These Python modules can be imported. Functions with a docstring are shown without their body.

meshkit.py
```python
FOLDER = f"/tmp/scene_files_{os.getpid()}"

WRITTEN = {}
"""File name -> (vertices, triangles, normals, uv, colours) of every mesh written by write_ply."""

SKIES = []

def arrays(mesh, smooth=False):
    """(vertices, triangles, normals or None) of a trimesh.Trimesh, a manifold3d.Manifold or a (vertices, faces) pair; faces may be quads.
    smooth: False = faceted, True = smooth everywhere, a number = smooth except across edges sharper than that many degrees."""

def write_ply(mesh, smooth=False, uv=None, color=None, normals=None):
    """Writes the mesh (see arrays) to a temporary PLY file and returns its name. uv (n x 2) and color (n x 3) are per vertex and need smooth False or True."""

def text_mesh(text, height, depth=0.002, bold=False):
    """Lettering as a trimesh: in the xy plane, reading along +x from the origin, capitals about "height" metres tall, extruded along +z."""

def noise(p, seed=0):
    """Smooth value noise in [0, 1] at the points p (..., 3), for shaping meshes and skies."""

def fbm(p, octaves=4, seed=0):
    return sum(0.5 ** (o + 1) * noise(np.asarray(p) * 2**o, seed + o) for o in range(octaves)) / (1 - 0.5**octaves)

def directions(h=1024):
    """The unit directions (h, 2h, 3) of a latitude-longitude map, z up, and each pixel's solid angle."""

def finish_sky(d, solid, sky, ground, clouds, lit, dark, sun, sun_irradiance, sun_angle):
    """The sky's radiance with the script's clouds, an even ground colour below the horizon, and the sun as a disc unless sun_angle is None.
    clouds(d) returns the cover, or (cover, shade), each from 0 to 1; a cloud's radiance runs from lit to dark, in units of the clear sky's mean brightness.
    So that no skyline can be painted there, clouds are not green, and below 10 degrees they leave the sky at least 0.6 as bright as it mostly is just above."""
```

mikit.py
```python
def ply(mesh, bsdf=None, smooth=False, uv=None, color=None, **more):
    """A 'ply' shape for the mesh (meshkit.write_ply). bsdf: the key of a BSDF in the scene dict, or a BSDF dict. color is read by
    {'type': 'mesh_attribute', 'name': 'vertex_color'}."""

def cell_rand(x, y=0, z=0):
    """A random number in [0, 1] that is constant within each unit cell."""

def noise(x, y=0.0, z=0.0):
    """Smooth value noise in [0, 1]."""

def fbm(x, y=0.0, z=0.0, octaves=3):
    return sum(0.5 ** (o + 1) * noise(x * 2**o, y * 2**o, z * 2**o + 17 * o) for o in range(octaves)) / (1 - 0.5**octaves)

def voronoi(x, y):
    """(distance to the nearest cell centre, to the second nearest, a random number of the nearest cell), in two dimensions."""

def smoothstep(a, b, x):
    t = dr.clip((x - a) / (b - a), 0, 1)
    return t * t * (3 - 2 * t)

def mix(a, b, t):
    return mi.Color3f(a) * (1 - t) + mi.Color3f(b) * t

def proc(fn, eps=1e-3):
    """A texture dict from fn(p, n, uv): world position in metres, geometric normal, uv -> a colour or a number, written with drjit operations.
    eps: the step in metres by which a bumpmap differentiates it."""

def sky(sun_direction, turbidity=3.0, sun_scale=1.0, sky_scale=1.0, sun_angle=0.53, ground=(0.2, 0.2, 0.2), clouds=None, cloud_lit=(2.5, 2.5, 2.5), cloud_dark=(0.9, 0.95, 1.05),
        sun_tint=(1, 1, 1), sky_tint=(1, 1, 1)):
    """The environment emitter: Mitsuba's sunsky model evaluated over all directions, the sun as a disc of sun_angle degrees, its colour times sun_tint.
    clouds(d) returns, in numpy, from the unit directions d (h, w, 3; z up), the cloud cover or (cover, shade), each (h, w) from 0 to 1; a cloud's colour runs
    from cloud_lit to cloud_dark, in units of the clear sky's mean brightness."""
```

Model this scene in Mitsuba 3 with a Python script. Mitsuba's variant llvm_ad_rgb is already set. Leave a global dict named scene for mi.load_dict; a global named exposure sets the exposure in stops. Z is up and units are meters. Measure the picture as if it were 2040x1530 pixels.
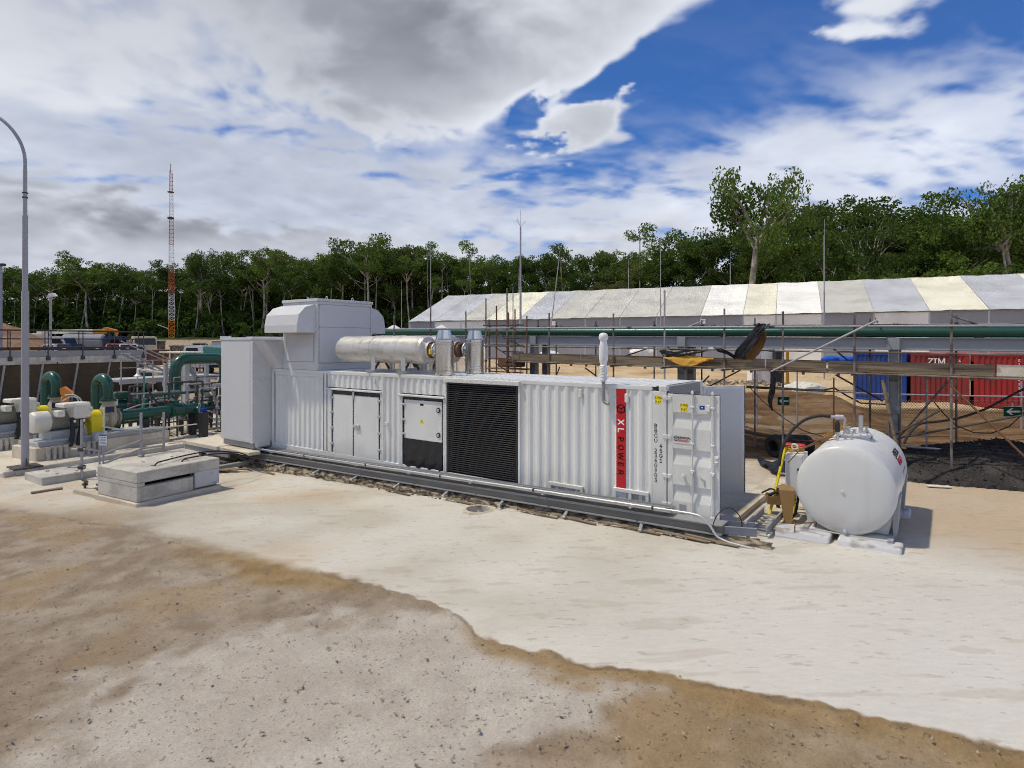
import math, random
import numpy as np, trimesh, drjit as dr, mitsuba as mi
import mikit, meshkit
from mikit import noise, fbm, voronoi, smoothstep, mix, cell_rand

T4 = mi.ScalarTransform4f
scene, labels = {}, {}
HC = 4.15                                    # eye height above the yard, metres
# ---------------------------------------------------------------- camera, sky, exposure
scene['camera'] = {'type': 'perspective', 'fov': 2 * math.degrees(math.atan(1020 / 1200)), 'fov_axis': 'x', 'near_clip': 0.1, 'far_clip': 3000.0,
                   'principal_point_offset_y': 84 / 1530,
                   'to_world': T4().look_at(origin=[0, 0, HC], target=[0, 10, HC], up=[0, 0, 1])}
exposure = 1.12


SUN = (-0.46, 0.0, 0.888)
def clouds(d):
    """broken tropical cloud: a big cumulus bank overhead, ragged rippled sheets, low heaps near the horizon"""
    x, y, z = d[..., 0], d[..., 1], d[..., 2]
    az, el = np.degrees(np.arctan2(x, y)), np.degrees(np.arcsin(np.clip(z, -1, 1)))
    w = 1 / (np.maximum(z, 0) + .20)
    p = np.stack([x * w, y * w, 0 * z], -1)
    F = lambda s, o, k, off=0.0: meshkit.fbm(p * s + off, o, seed=k)
    wx, wy = F(2.2, 4, 51) - .5, F(2.2, 4, 57, 5.0) - .5
    p = p + np.stack([wx, wy, 0 * z], -1) * .22
    turb = F(3.4, 7, 5) - .5                                    # billows
    soft = F(1.5, 5, 11, 3.0) - .5
    hi = F(13, 5, 17) - .5
    az = az + 10 * wx + 7 * hi
    el = el + 7 * wy + 4 * hi

    def g(a, e, ra, re, rot=0.0):
        c, s = math.cos(rot), math.sin(rot)
        u, v = ((az - a) * c + (el - e) * s) / ra, (-(az - a) * s + (el - e) * c) / re
        return np.exp(-(u * u + v * v))

    def step(a, b, t):
        t = np.clip((t - a) / (b - a), 0, 1)
        return t * t * (3 - 2 * t)
    # heaped banks
    heap = 1.0 * g(-16, 30, 27, 9.0, -.06) + .85 * g(-5, 24.5, 9.5, 4.0, .25) + .95 * g(9.5, 29, 10, 3.4, .34) - 1.3 * g(10.6, 23.3, 5.2, 1.25, .52) - .9 * g(2.6, 21.2, 1.8, 3.0, -.45) + .80 * g(34.5, 26.5, 8, 3.2, .15) + 1.5 * g(7.6, 20.2, 3.4, 1.5, .5) + 1.2 * g(5.0, 18.6, 2.8, 1.4, .2) + 1.0 * g(-60, 34, 26, 16) + .9 * g(70, 30, 22, 12) + .8 * g(150, 35, 40, 20) + .9 * g(-130, 40, 40, 22) + .3 * g(-28, 21, 14, 5)
    dn = heap + 1.15 * turb + .55 * soft - .42 + .35 * hi
    heapc = step(-.14, .27, dn)
    # thin rippled sheets, combed along the wind
    pr_ = np.stack([p[..., 0] * 2.2 + .8 * p[..., 1], p[..., 1] * 9 - 2.6 * p[..., 0], 0 * z], -1)
    rip = meshkit.fbm(pr_, 5, seed=23) * .6 + meshkit.fbm(p * [10, 17, 1], 4, seed=29) * .4
    sheet = 1.0 * g(-38, 19, 24, 12) + .78 * g(-12, 13.5, 20, 4.5, -.06) + .80 * g(31, 15, 15, 5.2, .10) + .42 * g(12, 13.2, 14, 2.4, .1) + .55 * g(-80, 20, 30, 12) + .5 * g(90, 18, 40, 8) + .35 * np.exp(-((el - 9) / 6.0) ** 2)
    sheetc = step(.40, .80, rip * 1.15 + .36 * sheet + .25 * soft - .10 - .22 * g(-27, 18.2, 8, 2.6) - .10 * g(-6, 14.5, 9, 1.8)) * np.clip(1.15 * sheet, 0, 1) ** .8
    # low heaps towards the horizon
    lowb = step(-.10, .26, 1.05 * np.exp(-((el - 3.5) / 6.6) ** 2) + .35 * g(9, 9.5, 8, 2.6) + .40 * g(-36, 10, 15, 4.2) + .25 * g(34, 7.5, 12, 4) - .45 * g(23, 8.8, 9, 1.4) + 1.0 * turb + .5 * soft - .42)
    cover = 1 - (1 - heapc) * (1 - .86 * sheetc) * (1 - .95 * lowb) * .965
    body = step(.10, .85, dn)
    shade = heapc * (.62 * g(-10, 29, 15, 7, -.12) + .30 * g(-40, 34, 22, 10) + .16) * body + lowb * (.62 * g(-38, 9.5, 17, 3.4, .06) + .14 + .16 * g(2, 8, 8, 2)) * step(.0, .5, .3 + turb + soft)
    shade = shade + .34 * (.5 - turb * 2.2 - hi) * cover - .06
    facing = step(.9, -.5, (x * SUN[0] + y * .30) / np.hypot(x, y).clip(1e-6))  # backlit cloud towards the sun is duller than front-lit cloud opposite it
    return cover, np.clip(.36 * (1 - facing) + .80 * shade, 0, 1)


scene['sky'] = mikit.sky(SUN, turbidity=2.6, sun_scale=1.0, sun_angle=2.0, ground=(.25, .22, .18), clouds=clouds, cloud_lit=(4.7, 4.9, 5.3), cloud_dark=(1.2, 1.3, 1.56), sun_tint=(.93, .985, .965), sky_tint=(.22, .71, 1.36))

# ---------------------------------------------------------------- frames
A0 = np.array([3.424, 13.37])                # foot of the container's near corner
E1, E2 = np.array([-.809, .588]), np.array([.588, .809])
UP = np.array([0, 0, 1.0])


def frame(o, x, y=None, z=UP):
    """(origin, matrix whose columns are the local axes)"""
    x = np.append(np.asarray(x, float), 0)[:3]
    x = x / np.linalg.norm(x)
    z = np.asarray(z, float)
    y = np.cross(z, x) if y is None else np.append(np.asarray(y, float), 0)[:3]
    y = y / np.linalg.norm(y)
    return np.append(np.asarray(o, float), 0)[:3], np.stack([x, y, np.cross(x, y)], 1)


WORLD = (np.zeros(3), np.eye(3))
CF = frame(A0, E1, -E2)                      # container frame: s along its length to the left, d towards the viewer, z up


def yard(x, y):
    s = (x - A0[0]) * E1[0] + (y - A0[1]) * E1[1]
    return .06 - .033 * np.clip(s, -4, 15)


def C(s, d, z=0.0):
    return np.append(A0 + s * E1 - d * E2, z)


def G(px, py):
    """the yard's point seen at a pixel of the photograph"""
    z = 0
    for _ in range(30):
        Y = (HC - z) * 1200 / (py - 681)
        X = (px - 1020) / 1200 * Y
        z = yard(X, Y)
    return np.array([X, Y, z])


def At(px, py, Y):
    return np.array([(px - 1020) / 1200 * Y, Y, HC - (py - 681) / 1200 * Y])


# ---------------------------------------------------------------- mesh building
def _bevel_topology():
    v = _bevel_points(1, 1, 1, .2)
    return trimesh.convex.convex_hull(v, qhull_options='QbB Pp Qt') and _match(v)


def _bevel_points(a, b, c, r):
    out = []
    for sx in (-1, 1):
        for sy in (-1, 1):
            for sz in (-1, 1):
                out += [(sx * a, sy * (b - r), sz * (c - r)), (sx * (a - r), sy * b, sz * (c - r)), (sx * (a - r), sy * (b - r), sz * c)]
    return np.array(out, float)


def _match(v):
    from scipy.spatial import ConvexHull
    h = ConvexHull(v)
    f = h.simplices.copy()
    n = np.cross(v[f[:, 1]] - v[f[:, 0]], v[f[:, 2]] - v[f[:, 0]])
    flip = (n * h.equations[:, :3]).sum(1) < 0
    f[flip] = f[flip][:, ::-1]
    return f


BEV_F = _match(_bevel_points(1, 1.1, 1.2, .2))
BOX_V = np.array([[x, y, z] for x in (-1, 1) for y in (-1, 1) for z in (-1, 1)], float)
BOX_F = np.array([[0, 1, 3], [0, 3, 2], [4, 6, 7], [4, 7, 5], [0, 4, 5], [0, 5, 1], [2, 3, 7], [2, 7, 6], [0, 2, 6], [0, 6, 4], [1, 5, 7], [1, 7, 3]])


class M:
    """collects triangles; local coordinates of frame F"""

    def __init__(self, F=WORLD):
        self.o, self.R = F
        self.v, self.f, self.n = [], [], 0

    def add(self, v, f, F=None):
        v = np.asarray(v, float)
        if F is not None:
            v = v @ F[1].T + F[0]
        v = v @ self.R.T + self.o
        f = np.asarray(f, int)
        if f.shape[1] == 4:
            f = np.vstack([f[:, [0, 1, 2]], f[:, [0, 2, 3]]])
        self.v.append(v)
        self.f.append(f + self.n)
        self.n += len(v)
        return self

    def box(self, x0, x1, y0, y1, z0, z1, b=0.0, F=None):
        c = np.array([x0 + x1, y0 + y1, z0 + z1]) / 2
        h = np.abs([x1 - x0, y1 - y0, z1 - z0]) / 2
        if b:
            b = min(b, .45 * h.min())
            return self.add(_bevel_points(*h, b) + c, BEV_F, F)
        return self.add(BOX_V * h + c, BOX_F, F)

    def bar(self, p, q, w, h, up=UP, b=0.0):
        """a straight bar of section w x h from p to q"""
        p, q = np.asarray(p, float), np.asarray(q, float)
        x = q - p
        L = np.linalg.norm(x)
        x = x / L
        y = np.cross(up, x)
        if np.linalg.norm(y) < 1e-6:
            y = np.cross([0, 1.0, 0], x)
        y /= np.linalg.norm(y)
        return self.box(0, L, -w / 2, w / 2, -h / 2, h / 2, b, (p, np.stack([x, y, np.cross(x, y)], 1)))

    def tube(self, pts, r, n=8, caps=True, squash=None):
        p = np.asarray(pts, float)
        r = np.broadcast_to(np.asarray(r, float), (len(p),))
        t = np.gradient(p, axis=0)
        t /= np.linalg.norm(t, axis=1, keepdims=True) + 1e-12
        a = np.cross(t[0], [0, 0, 1.0] if abs(t[0][2]) < .9 else [1.0, 0, 0])
        A = []
        for i in range(len(p)):
            a = a - t[i] * (a @ t[i])
            a /= np.linalg.norm(a) + 1e-12
            A.append(a)
        A = np.array(A)
        B = np.cross(t, A)
        ang = np.arange(n) * 2 * np.pi / n
        v = p[:, None] + r[:, None, None] * (np.cos(ang)[None, :, None] * A[:, None] + np.sin(ang)[None, :, None] * B[:, None])
        i, j = np.meshgrid(np.arange(len(p) - 1), np.arange(n), indexing='ij')
        q = np.stack([i * n + j, i * n + (j + 1) % n, (i + 1) * n + (j + 1) % n, (i + 1) * n + j], -1).reshape(-1, 4)
        q = np.vstack([q[:, [0, 1, 2]], q[:, [0, 2, 3]]])
        v = v.reshape(-1, 3)
        if caps:
            m = len(v)
            v = np.vstack([v, p[0], p[-1]])
            j = np.arange(n)
            q = np.vstack([q, np.stack([j * 0 + m, (j + 1) % n, j], 1), np.stack([j * 0 + m + 1, (len(p) - 1) * n + j, (len(p) - 1) * n + (j + 1) % n], 1)])
        return self.add(v, q)

    def lathe(self, prof, o, axis, n=24):
        """prof: (radius, distance along the axis) pairs"""
        o, ax = np.asarray(o, float), np.asarray(axis, float)
        ax = ax / np.linalg.norm(ax)
        pts = [o + ax * h for _, h in prof]
        a = np.cross(ax, [0, 0, 1.0] if abs(ax[2]) < .9 else [1.0, 0, 0])
        a /= np.linalg.norm(a)
        b = np.cross(ax, a)
        ang = np.arange(n) * 2 * np.pi / n
        ring = np.cos(ang)[:, None] * a + np.sin(ang)[:, None] * b
        v = np.vstack([pts[k] + prof[k][0] * ring for k in range(len(prof))])
        i, j = np.meshgrid(np.arange(len(prof) - 1), np.arange(n), indexing='ij')
        q = np.stack([i * n + j, i * n + (j + 1) % n, (i + 1) * n + (j + 1) % n, (i + 1) * n + j], -1).reshape(-1, 4)
        return self.add(v, q)

    def prism(self, poly, o, u, v, w):
        """polygon (counter-clockwise seen against w, convex or not) in axes u, v from o, extruded by the vector w"""
        poly = np.asarray(poly, float)
        u, v, w, o = (np.asarray(k, float) for k in (u, v, w, o))
        if np.dot(np.cross(u, v), w) < 0:
            poly = poly[::-1]
        pv, tri = trimesh.creation.triangulate_polygon(_poly(poly), engine='earcut')
        pv, tri = np.asarray(pv), np.asarray(tri)
        n, k = len(poly), len(pv)
        P, Q = (o + a[:, :1] * u + a[:, 1:] * v for a in (poly, pv))
        j = np.arange(n)
        i = (j + 1) % n
        self.add(np.vstack([Q, Q + w]), np.vstack([tri[:, ::-1], tri + k]))
        return self.add(np.vstack([P, P + w]), np.vstack([np.stack([j, i, i + n], 1), np.stack([j, i + n, j + n], 1)]))

    def sheet(self, prof, z0, z1, axis='z'):
        """a folded sheet: profile (x, y) pairs extruded in z"""
        p = np.asarray(prof, float)
        n = len(p)
        v = np.vstack([np.c_[p, np.full(n, z0)], np.c_[p, np.full(n, z1)]])
        j = np.arange(n - 1)
        return self.add(v, np.stack([j, j + 1, j + 1 + n, j + n], 1))

    def text(self, s, h, o, x, y, depth=.003, bold=False, center=True):
        t = meshkit.text_mesh(s, h, depth, bold)
        v = np.array(t.vertices)
        if center:
            v[:, 0] -= (v[:, 0].min() + v[:, 0].max()) / 2
            v[:, 1] -= (v[:, 1].min() + v[:, 1].max()) / 2
        x, y = np.asarray(x, float), np.asarray(y, float)
        R = np.stack([x, y, np.cross(x, y)], 1)
        return self.add(v @ R.T + np.asarray(o, float), t.faces)

    def out(self):
        return np.vstack(self.v), np.vstack(self.f)


def _poly(p):
    from shapely.geometry import Polygon
    return Polygon(p)


def fillet(pts, r, n=6):
    """rounds the corners of a polyline"""
    p = [np.asarray(q, float) for q in pts]
    out = [p[0]]
    for a, b, c in zip(p, p[1:], p[2:]):
        u, v = (a - b), (c - b)
        lu, lv = np.linalg.norm(u), np.linalg.norm(v)
        k = min(r, .48 * lu, .48 * lv)
        s, e = b + u / lu * k, b + v / lv * k
        for t in np.linspace(0, 1, n + 1):
            out.append((1 - t) ** 2 * s + 2 * t * (1 - t) * b + t * t * e)
    out.append(p[-1])
    return np.array(out)


def numbered(key):
    used = _USED
    if key not in used:
        used.add(key)
        return key
    k = 1
    while f'{key}_{k:03d}' in used:
        k += 1
    used.add(f'{key}_{k:03d}')
    return f'{key}_{k:03d}'


_USED = set()


def thing(name, label, cat, group=None):
    key = numbered(name)
    labels[key] = {'label': label, 'category': cat}
    if group:
        labels[key]['group'] = group
    return key


APART = {'saddle', 'bracket', 'bolt', 'lock_catch', 'cab_window', 'lid_seam', 'band', 'skid_beam', 'foot', 'pipe_clip', 'border', 'side'}


def part(parent, name, mesh, mat, smooth=False, label=None, **more):
    if name in APART and isinstance(mesh, M) and len(mesh.v) > 1:        # pieces that stand apart become parts of their own
        at = np.cumsum([0] + [len(v) for v in mesh.v])
        for v, f, o in zip(mesh.v, mesh.f, at):
            key = numbered(f'{parent}__{name}')
            scene[key] = mikit.ply((v, f - o), mat, smooth)
        return key
    key = numbered(f'{parent}__{name}')
    m = mesh.out() if isinstance(mesh, M) else mesh
    scene[key] = mikit.ply(m, mat, smooth, **more)
    if label:
        labels[key] = {'label': label}
    return key


def solo(name, mesh, mat, label, cat, smooth=False, group=None):
    """a thing that is one mesh"""
    key = thing(name, label, cat, group)
    scene[key] = mikit.ply(mesh.out() if isinstance(mesh, M) else mesh, mat, smooth)
    return key


def struct(name, mesh, mat, smooth=False, kind='structure', label=None, **more):
    key = numbered(name)
    scene[key] = mikit.ply(mesh.out() if isinstance(mesh, M) else mesh, mat, smooth, **more)
    labels[key] = {'kind': kind}
    if label:
        labels[key]['label'] = label
    return key


# ---------------------------------------------------------------- materials
def pr(c, rough=.6, metal=0.0, **k):
    return {'type': 'twosided', 'b': {'type': 'principled', 'base_color': {'type': 'rgb', 'value': list(c)} if not isinstance(c, dict) else c, 'roughness': rough, 'metallic': metal, **k}}


def df(c):
    return {'type': 'twosided', 'b': {'type': 'diffuse', 'reflectance': {'type': 'rgb', 'value': list(c)} if not isinstance(c, dict) else c}}


def tex(fn, eps=1e-3):
    return mikit.proc(fn, eps)


def t_white(p, n, uv):
    """white paint with faint rain streaks and dust low down"""
    a = fbm(p.x * 3.1 + p.y * 2.3, p.z * .35, 3.0, 3)
    b = fbm(p.x * 1.1, p.y * 1.1, p.z * 1.4, 2)
    c = mix((.63, .645, .64), (.54, .545, .53), smoothstep(.42, .72, a) * .7)
    dust = smoothstep(1.1, .3, p.z) * smoothstep(.3, .8, b) * .45
    return mix(c, (.45, .41, .34), dust)


def t_concrete(p, n, uv):
    a = fbm(p.x * 1.9, p.y * 1.9, p.z * 2.6, 4)
    b = fbm(p.x * 19, p.y * 19, p.z * 19, 2)
    s = fbm(p.x * 7 + p.y * 6, p.z * .8, 5.0, 3)
    c = mix((.40, .385, .355), (.55, .53, .485), smoothstep(.28, .72, a))
    c = mix(c, (.30, .285, .255), smoothstep(.55, .8, s) * .4)
    return c * (.86 + .28 * b)


def t_pale_slab(p, n, uv):
    a = fbm(p.x * .9, p.y * .9, 0, 4)
    b = fbm(p.x * 14, p.y * 14, p.z * 9, 2)
    return mix((.46, .41, .33), (.60, .55, .46), smoothstep(.3, .7, a)) * (.88 + .24 * b)


def t_silencer(p, n, uv):
    a = fbm(p.x * 1.6, p.y * 1.6, p.z * 9, 3)
    b = fbm(p.x * 9, p.y * 9, p.z * 2.2, 3)
    return mix((.58, .57, .55), (.42, .40, .365), smoothstep(.4, .75, a * .6 + b * .4))


def t_wood(p, n, uv):
    a = fbm(p.x * 1.7, p.y * 1.7, p.z * 38, 3)
    b = fbm(p.x * .8, p.y * .8, p.z * 5, 3)
    return mix((.27, .215, .155), (.10, .072, .048), smoothstep(.35, .75, .55 * a + .45 * b))


def t_rust_tube(p, n, uv):
    a = fbm(p.x * 2.4, p.y * 2.4, p.z * 2.4, 3)
    return mix((.115, .088, .075), (.22, .205, .19), smoothstep(.42, .62, a))


def t_brownwall(p, n, uv):
    a = fbm(p.x * .8 + p.y * .8, p.z * .3, 1.0, 3)
    b = fbm(p.x * 3, p.y * 3, p.z * 8, 2)
    return mix((.070, .055, .040), (.115, .092, .066), a) * (.8 + .4 * b)


def t_bluebox(p, n, uv):
    a = fbm(p.x * 2.2, p.y * 2.2, p.z * .7, 3)
    return mix((.012, .045, .22), (.04, .06, .16), smoothstep(.5, .8, a))


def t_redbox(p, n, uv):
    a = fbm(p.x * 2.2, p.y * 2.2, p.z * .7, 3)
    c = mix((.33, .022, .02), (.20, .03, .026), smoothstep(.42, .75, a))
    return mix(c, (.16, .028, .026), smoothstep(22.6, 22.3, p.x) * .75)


def t_stone(p, n, uv):
    r = cell_rand(p.x * 9, p.y * 9, p.z * 7)
    return mix((.035, .034, .036), (.12, .115, .115), r * r)


def t_pebble(p, n, uv):
    r = cell_rand(p.x * 23, p.y * 23, 1.0)
    return mix((.20, .16, .115), (.42, .37, .30), r)


def t_tank(p, n, uv):
    a = fbm(p.x * 2.5, p.y * 2.5, p.z * 1.2, 3)
    r = fbm((p.x - p.y) * 5, p.z * .5, (p.x + p.y) * 5, 3)
    c = mix((.555, .57, .575), (.47, .47, .455), smoothstep(.5, .85, r) * .4)
    return mix(c, (.44, .41, .36), smoothstep(.95, .35, p.z) * smoothstep(.3, .7, a) * .7)


def t_leaf(p, n, uv):
    """tree to tree, and clump to clump, a different green"""
    big = noise(p.x * .13 + 3, p.y * .13, p.z * .05)
    mid = noise(p.x * .55, p.y * .55, p.z * .55)
    r = cell_rand(p.x * 2.9, p.y * 2.9, p.z * 2.9)
    c = mix((.058, .098, .026), (.15, .225, .05), smoothstep(.2, .9, big * .6 + mid * .4))
    c = mix(c, (.15, .15, .07), smoothstep(.66, .9, noise(p.x * .09 + 31, p.y * .09 + 5, 0.0)) * .75)
    return c * (.65 + .7 * r)


def t_bark(p, n, uv):
    a = fbm(p.x * 2.0, p.y * 2.0, p.z * .8, 3)
    return mix((.24, .21, .17), (.50, .46, .40), smoothstep(.3, .7, a))


B = scene
B['white_paint'] = {'type': 'twosided', 'b': {'type': 'principled', 'base_color': tex(t_white), 'roughness': .42, 'specular': .4}}
B['housing_paint'] = pr((.54, .55, .57), .45)
B['black_paint'] = pr((.020, .020, .022), .45)
B['rubber'] = pr((.020, .020, .020), .7)
B['steel_grey'] = pr((.27, .275, .285), .5, .25)
B['galvanised'] = pr((.50, .51, .53), .42, .55)
B['beam_grey'] = pr((.27, .285, .31), .5)
B['stainless'] = {'type': 'twosided', 'b': {'type': 'roughconductor', 'material': 'none', 'specular_reflectance': {'type': 'rgb', 'value': [.62, .61, .59]}, 'alpha': .06}}
B['silencer_steel'] = {'type': 'twosided', 'b': {'type': 'principled', 'base_color': tex(t_silencer), 'roughness': .46, 'metallic': .45}}
B['green_paint'] = pr((.006, .062, .042), .30, clearcoat=.2)
B['plinth_face'] = df(tex(lambda p, n, uv: mix((.13, .125, .115), (.25, .24, .22), fbm(p.x * 2, p.y * 2, p.z * 7, 4))))
B['concrete'] = df(tex(t_concrete))
B['pale_slab'] = df(tex(t_pale_slab))
B['wood'] = df(tex(t_wood))
B['tube_steel'] = pr(tex(t_rust_tube), .55, .2)
B['dark_steel'] = pr((.055, .05, .048), .55, .2)
B['rust'] = pr((.16, .075, .04), .75)
B['brown_wall'] = df(tex(t_brownwall))
B['tank_paint'] = pr(tex(t_tank), .30)
B['red_paint'] = pr((.45, .008, .015), .35)
B['white_mark'] = df((.80, .80, .79))
B['black_mark'] = df((.012, .012, .013))
B['red_mark'] = df((.5, .03, .05))
B['grey_mark'] = df((.30, .31, .32))
B['yellow'] = pr((.72, .60, .015), .45)
B['blue_mark'] = df((.02, .06, .26))
B['sign_green'] = df((.012, .085, .045))
B['card'] = df((.29, .185, .09))
B['shaded_ochre_tarp'] = df((.20, .105, .04))  # ochre cloth again, with the shadow it hangs in mixed into the colour
B['ochre_tarp'] = df((.50, .28, .06))
B['black_tarp'] = pr((.014, .015, .018), .38)


def canvas(r, g, b):
    def f(p, n, uv):
        s = fbm(p.x * .55 + p.y * .2, p.y * .55, p.z * .22, 4)
        t = fbm(p.x * 2.3, p.y * 2.3, p.z * .6, 3)
        return mi.Color3f(r, g, b) * (1.06 - .20 * smoothstep(.35, .8, s)) * (.96 + .08 * t)
    return df(tex(f))


B['canvas_white'] = canvas(.80, .80, .77)
B['canvas_cream'] = canvas(.74, .72, .60)
B['canvas_grey'] = canvas(.47, .49, .53)
B['canvas_warm'] = canvas(.51, .51, .475)
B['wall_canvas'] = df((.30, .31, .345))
B['blue_box'] = pr(tex(t_bluebox), .5)
B['red_box'] = pr(tex(t_redbox), .5)
B['pump_white'] = pr((.62, .61, .545), .4)
B['pump_grey'] = pr((.22, .225, .19), .5)
B['skid_grey'] = pr((.36, .38, .39), .5)
B['pump_beige'] = pr((.36, .32, .25), .5)
B['orange'] = pr((.60, .20, .02), .5)
B['mast_red'] = pr((.42, .11, .045), .6)
B['lamp_grey'] = pr((.35, .345, .375), .5, .2)
B['vehicle_white'] = pr((.68, .69, .68), .3)
B['vehicle_cream'] = pr((.55, .47, .31), .45)
B['vehicle_green'] = pr((.06, .22, .19), .4)
B['vehicle_red'] = pr((.5, .05, .04), .4)
B['vehicle_blue'] = pr((.02, .035, .10), .4)
B['dark_glass'] = pr((.012, .016, .022), .08)
B['window_pane'] = {'type': 'thindielectric'}
B['stone'] = df(tex(t_stone))
B['pebble'] = df(tex(t_pebble))
B['leaf'] = {'type': 'principledthin', 'base_color': tex(t_leaf), 'roughness': .65, 'diff_trans': .9, 'spec_trans': 0.0, 'eta': 1.3}
B['bark'] = df(tex(t_bark))
B['plastic_white'] = pr((.70, .71, .72), .35)
B['tarp_white'] = df((.62, .61, .55))
B['blue_bag'] = df((.03, .12, .55))
# ---------------------------------------------------------------- ground: one sheet to the horizon
def lerp_np(x, xs, ys):
    return np.interp(x, xs, ys)


def sm(a, b, x):
    t = np.clip((x - a) / (b - a), 0, 1)
    return t * t * (3 - 2 * t)


EDGE_X = [-30, -13.5, -9.5, -6.2, -4.0, -2.6, -1.3, -.42, .53, 1.71, 2.71, 3.82, 4.82, 9]
EDGE_Y = [24, 16.5, 14.6, 12.7, 11.35, 10.6, 9.75, 8.45, 7.9, 7.32, 6.78, 6.27, 5.9, 3.6]


def terrain(x, y):
    z = yard(x, y)
    right = sm(-9, -1, x)
    top = 1.75 - .80 * sm(13.5, 17.5, x) 
    slope = sm(21.8, 27.3, y + .35 * np.sin(x * .9))
    z = z * (1 - right * slope) + right * slope * top
    left = sm(40, 60, y) * (1 - right)
    z = z + left * 2.5
    far = np.maximum(y - 72, 0)
    z = z + np.minimum(far * .055, 3.1) * (.30 + .70 * (1 - sm(-20, 15, x))) + right * sm(36, 46, y) * (1.9 - top)
    return z


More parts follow.
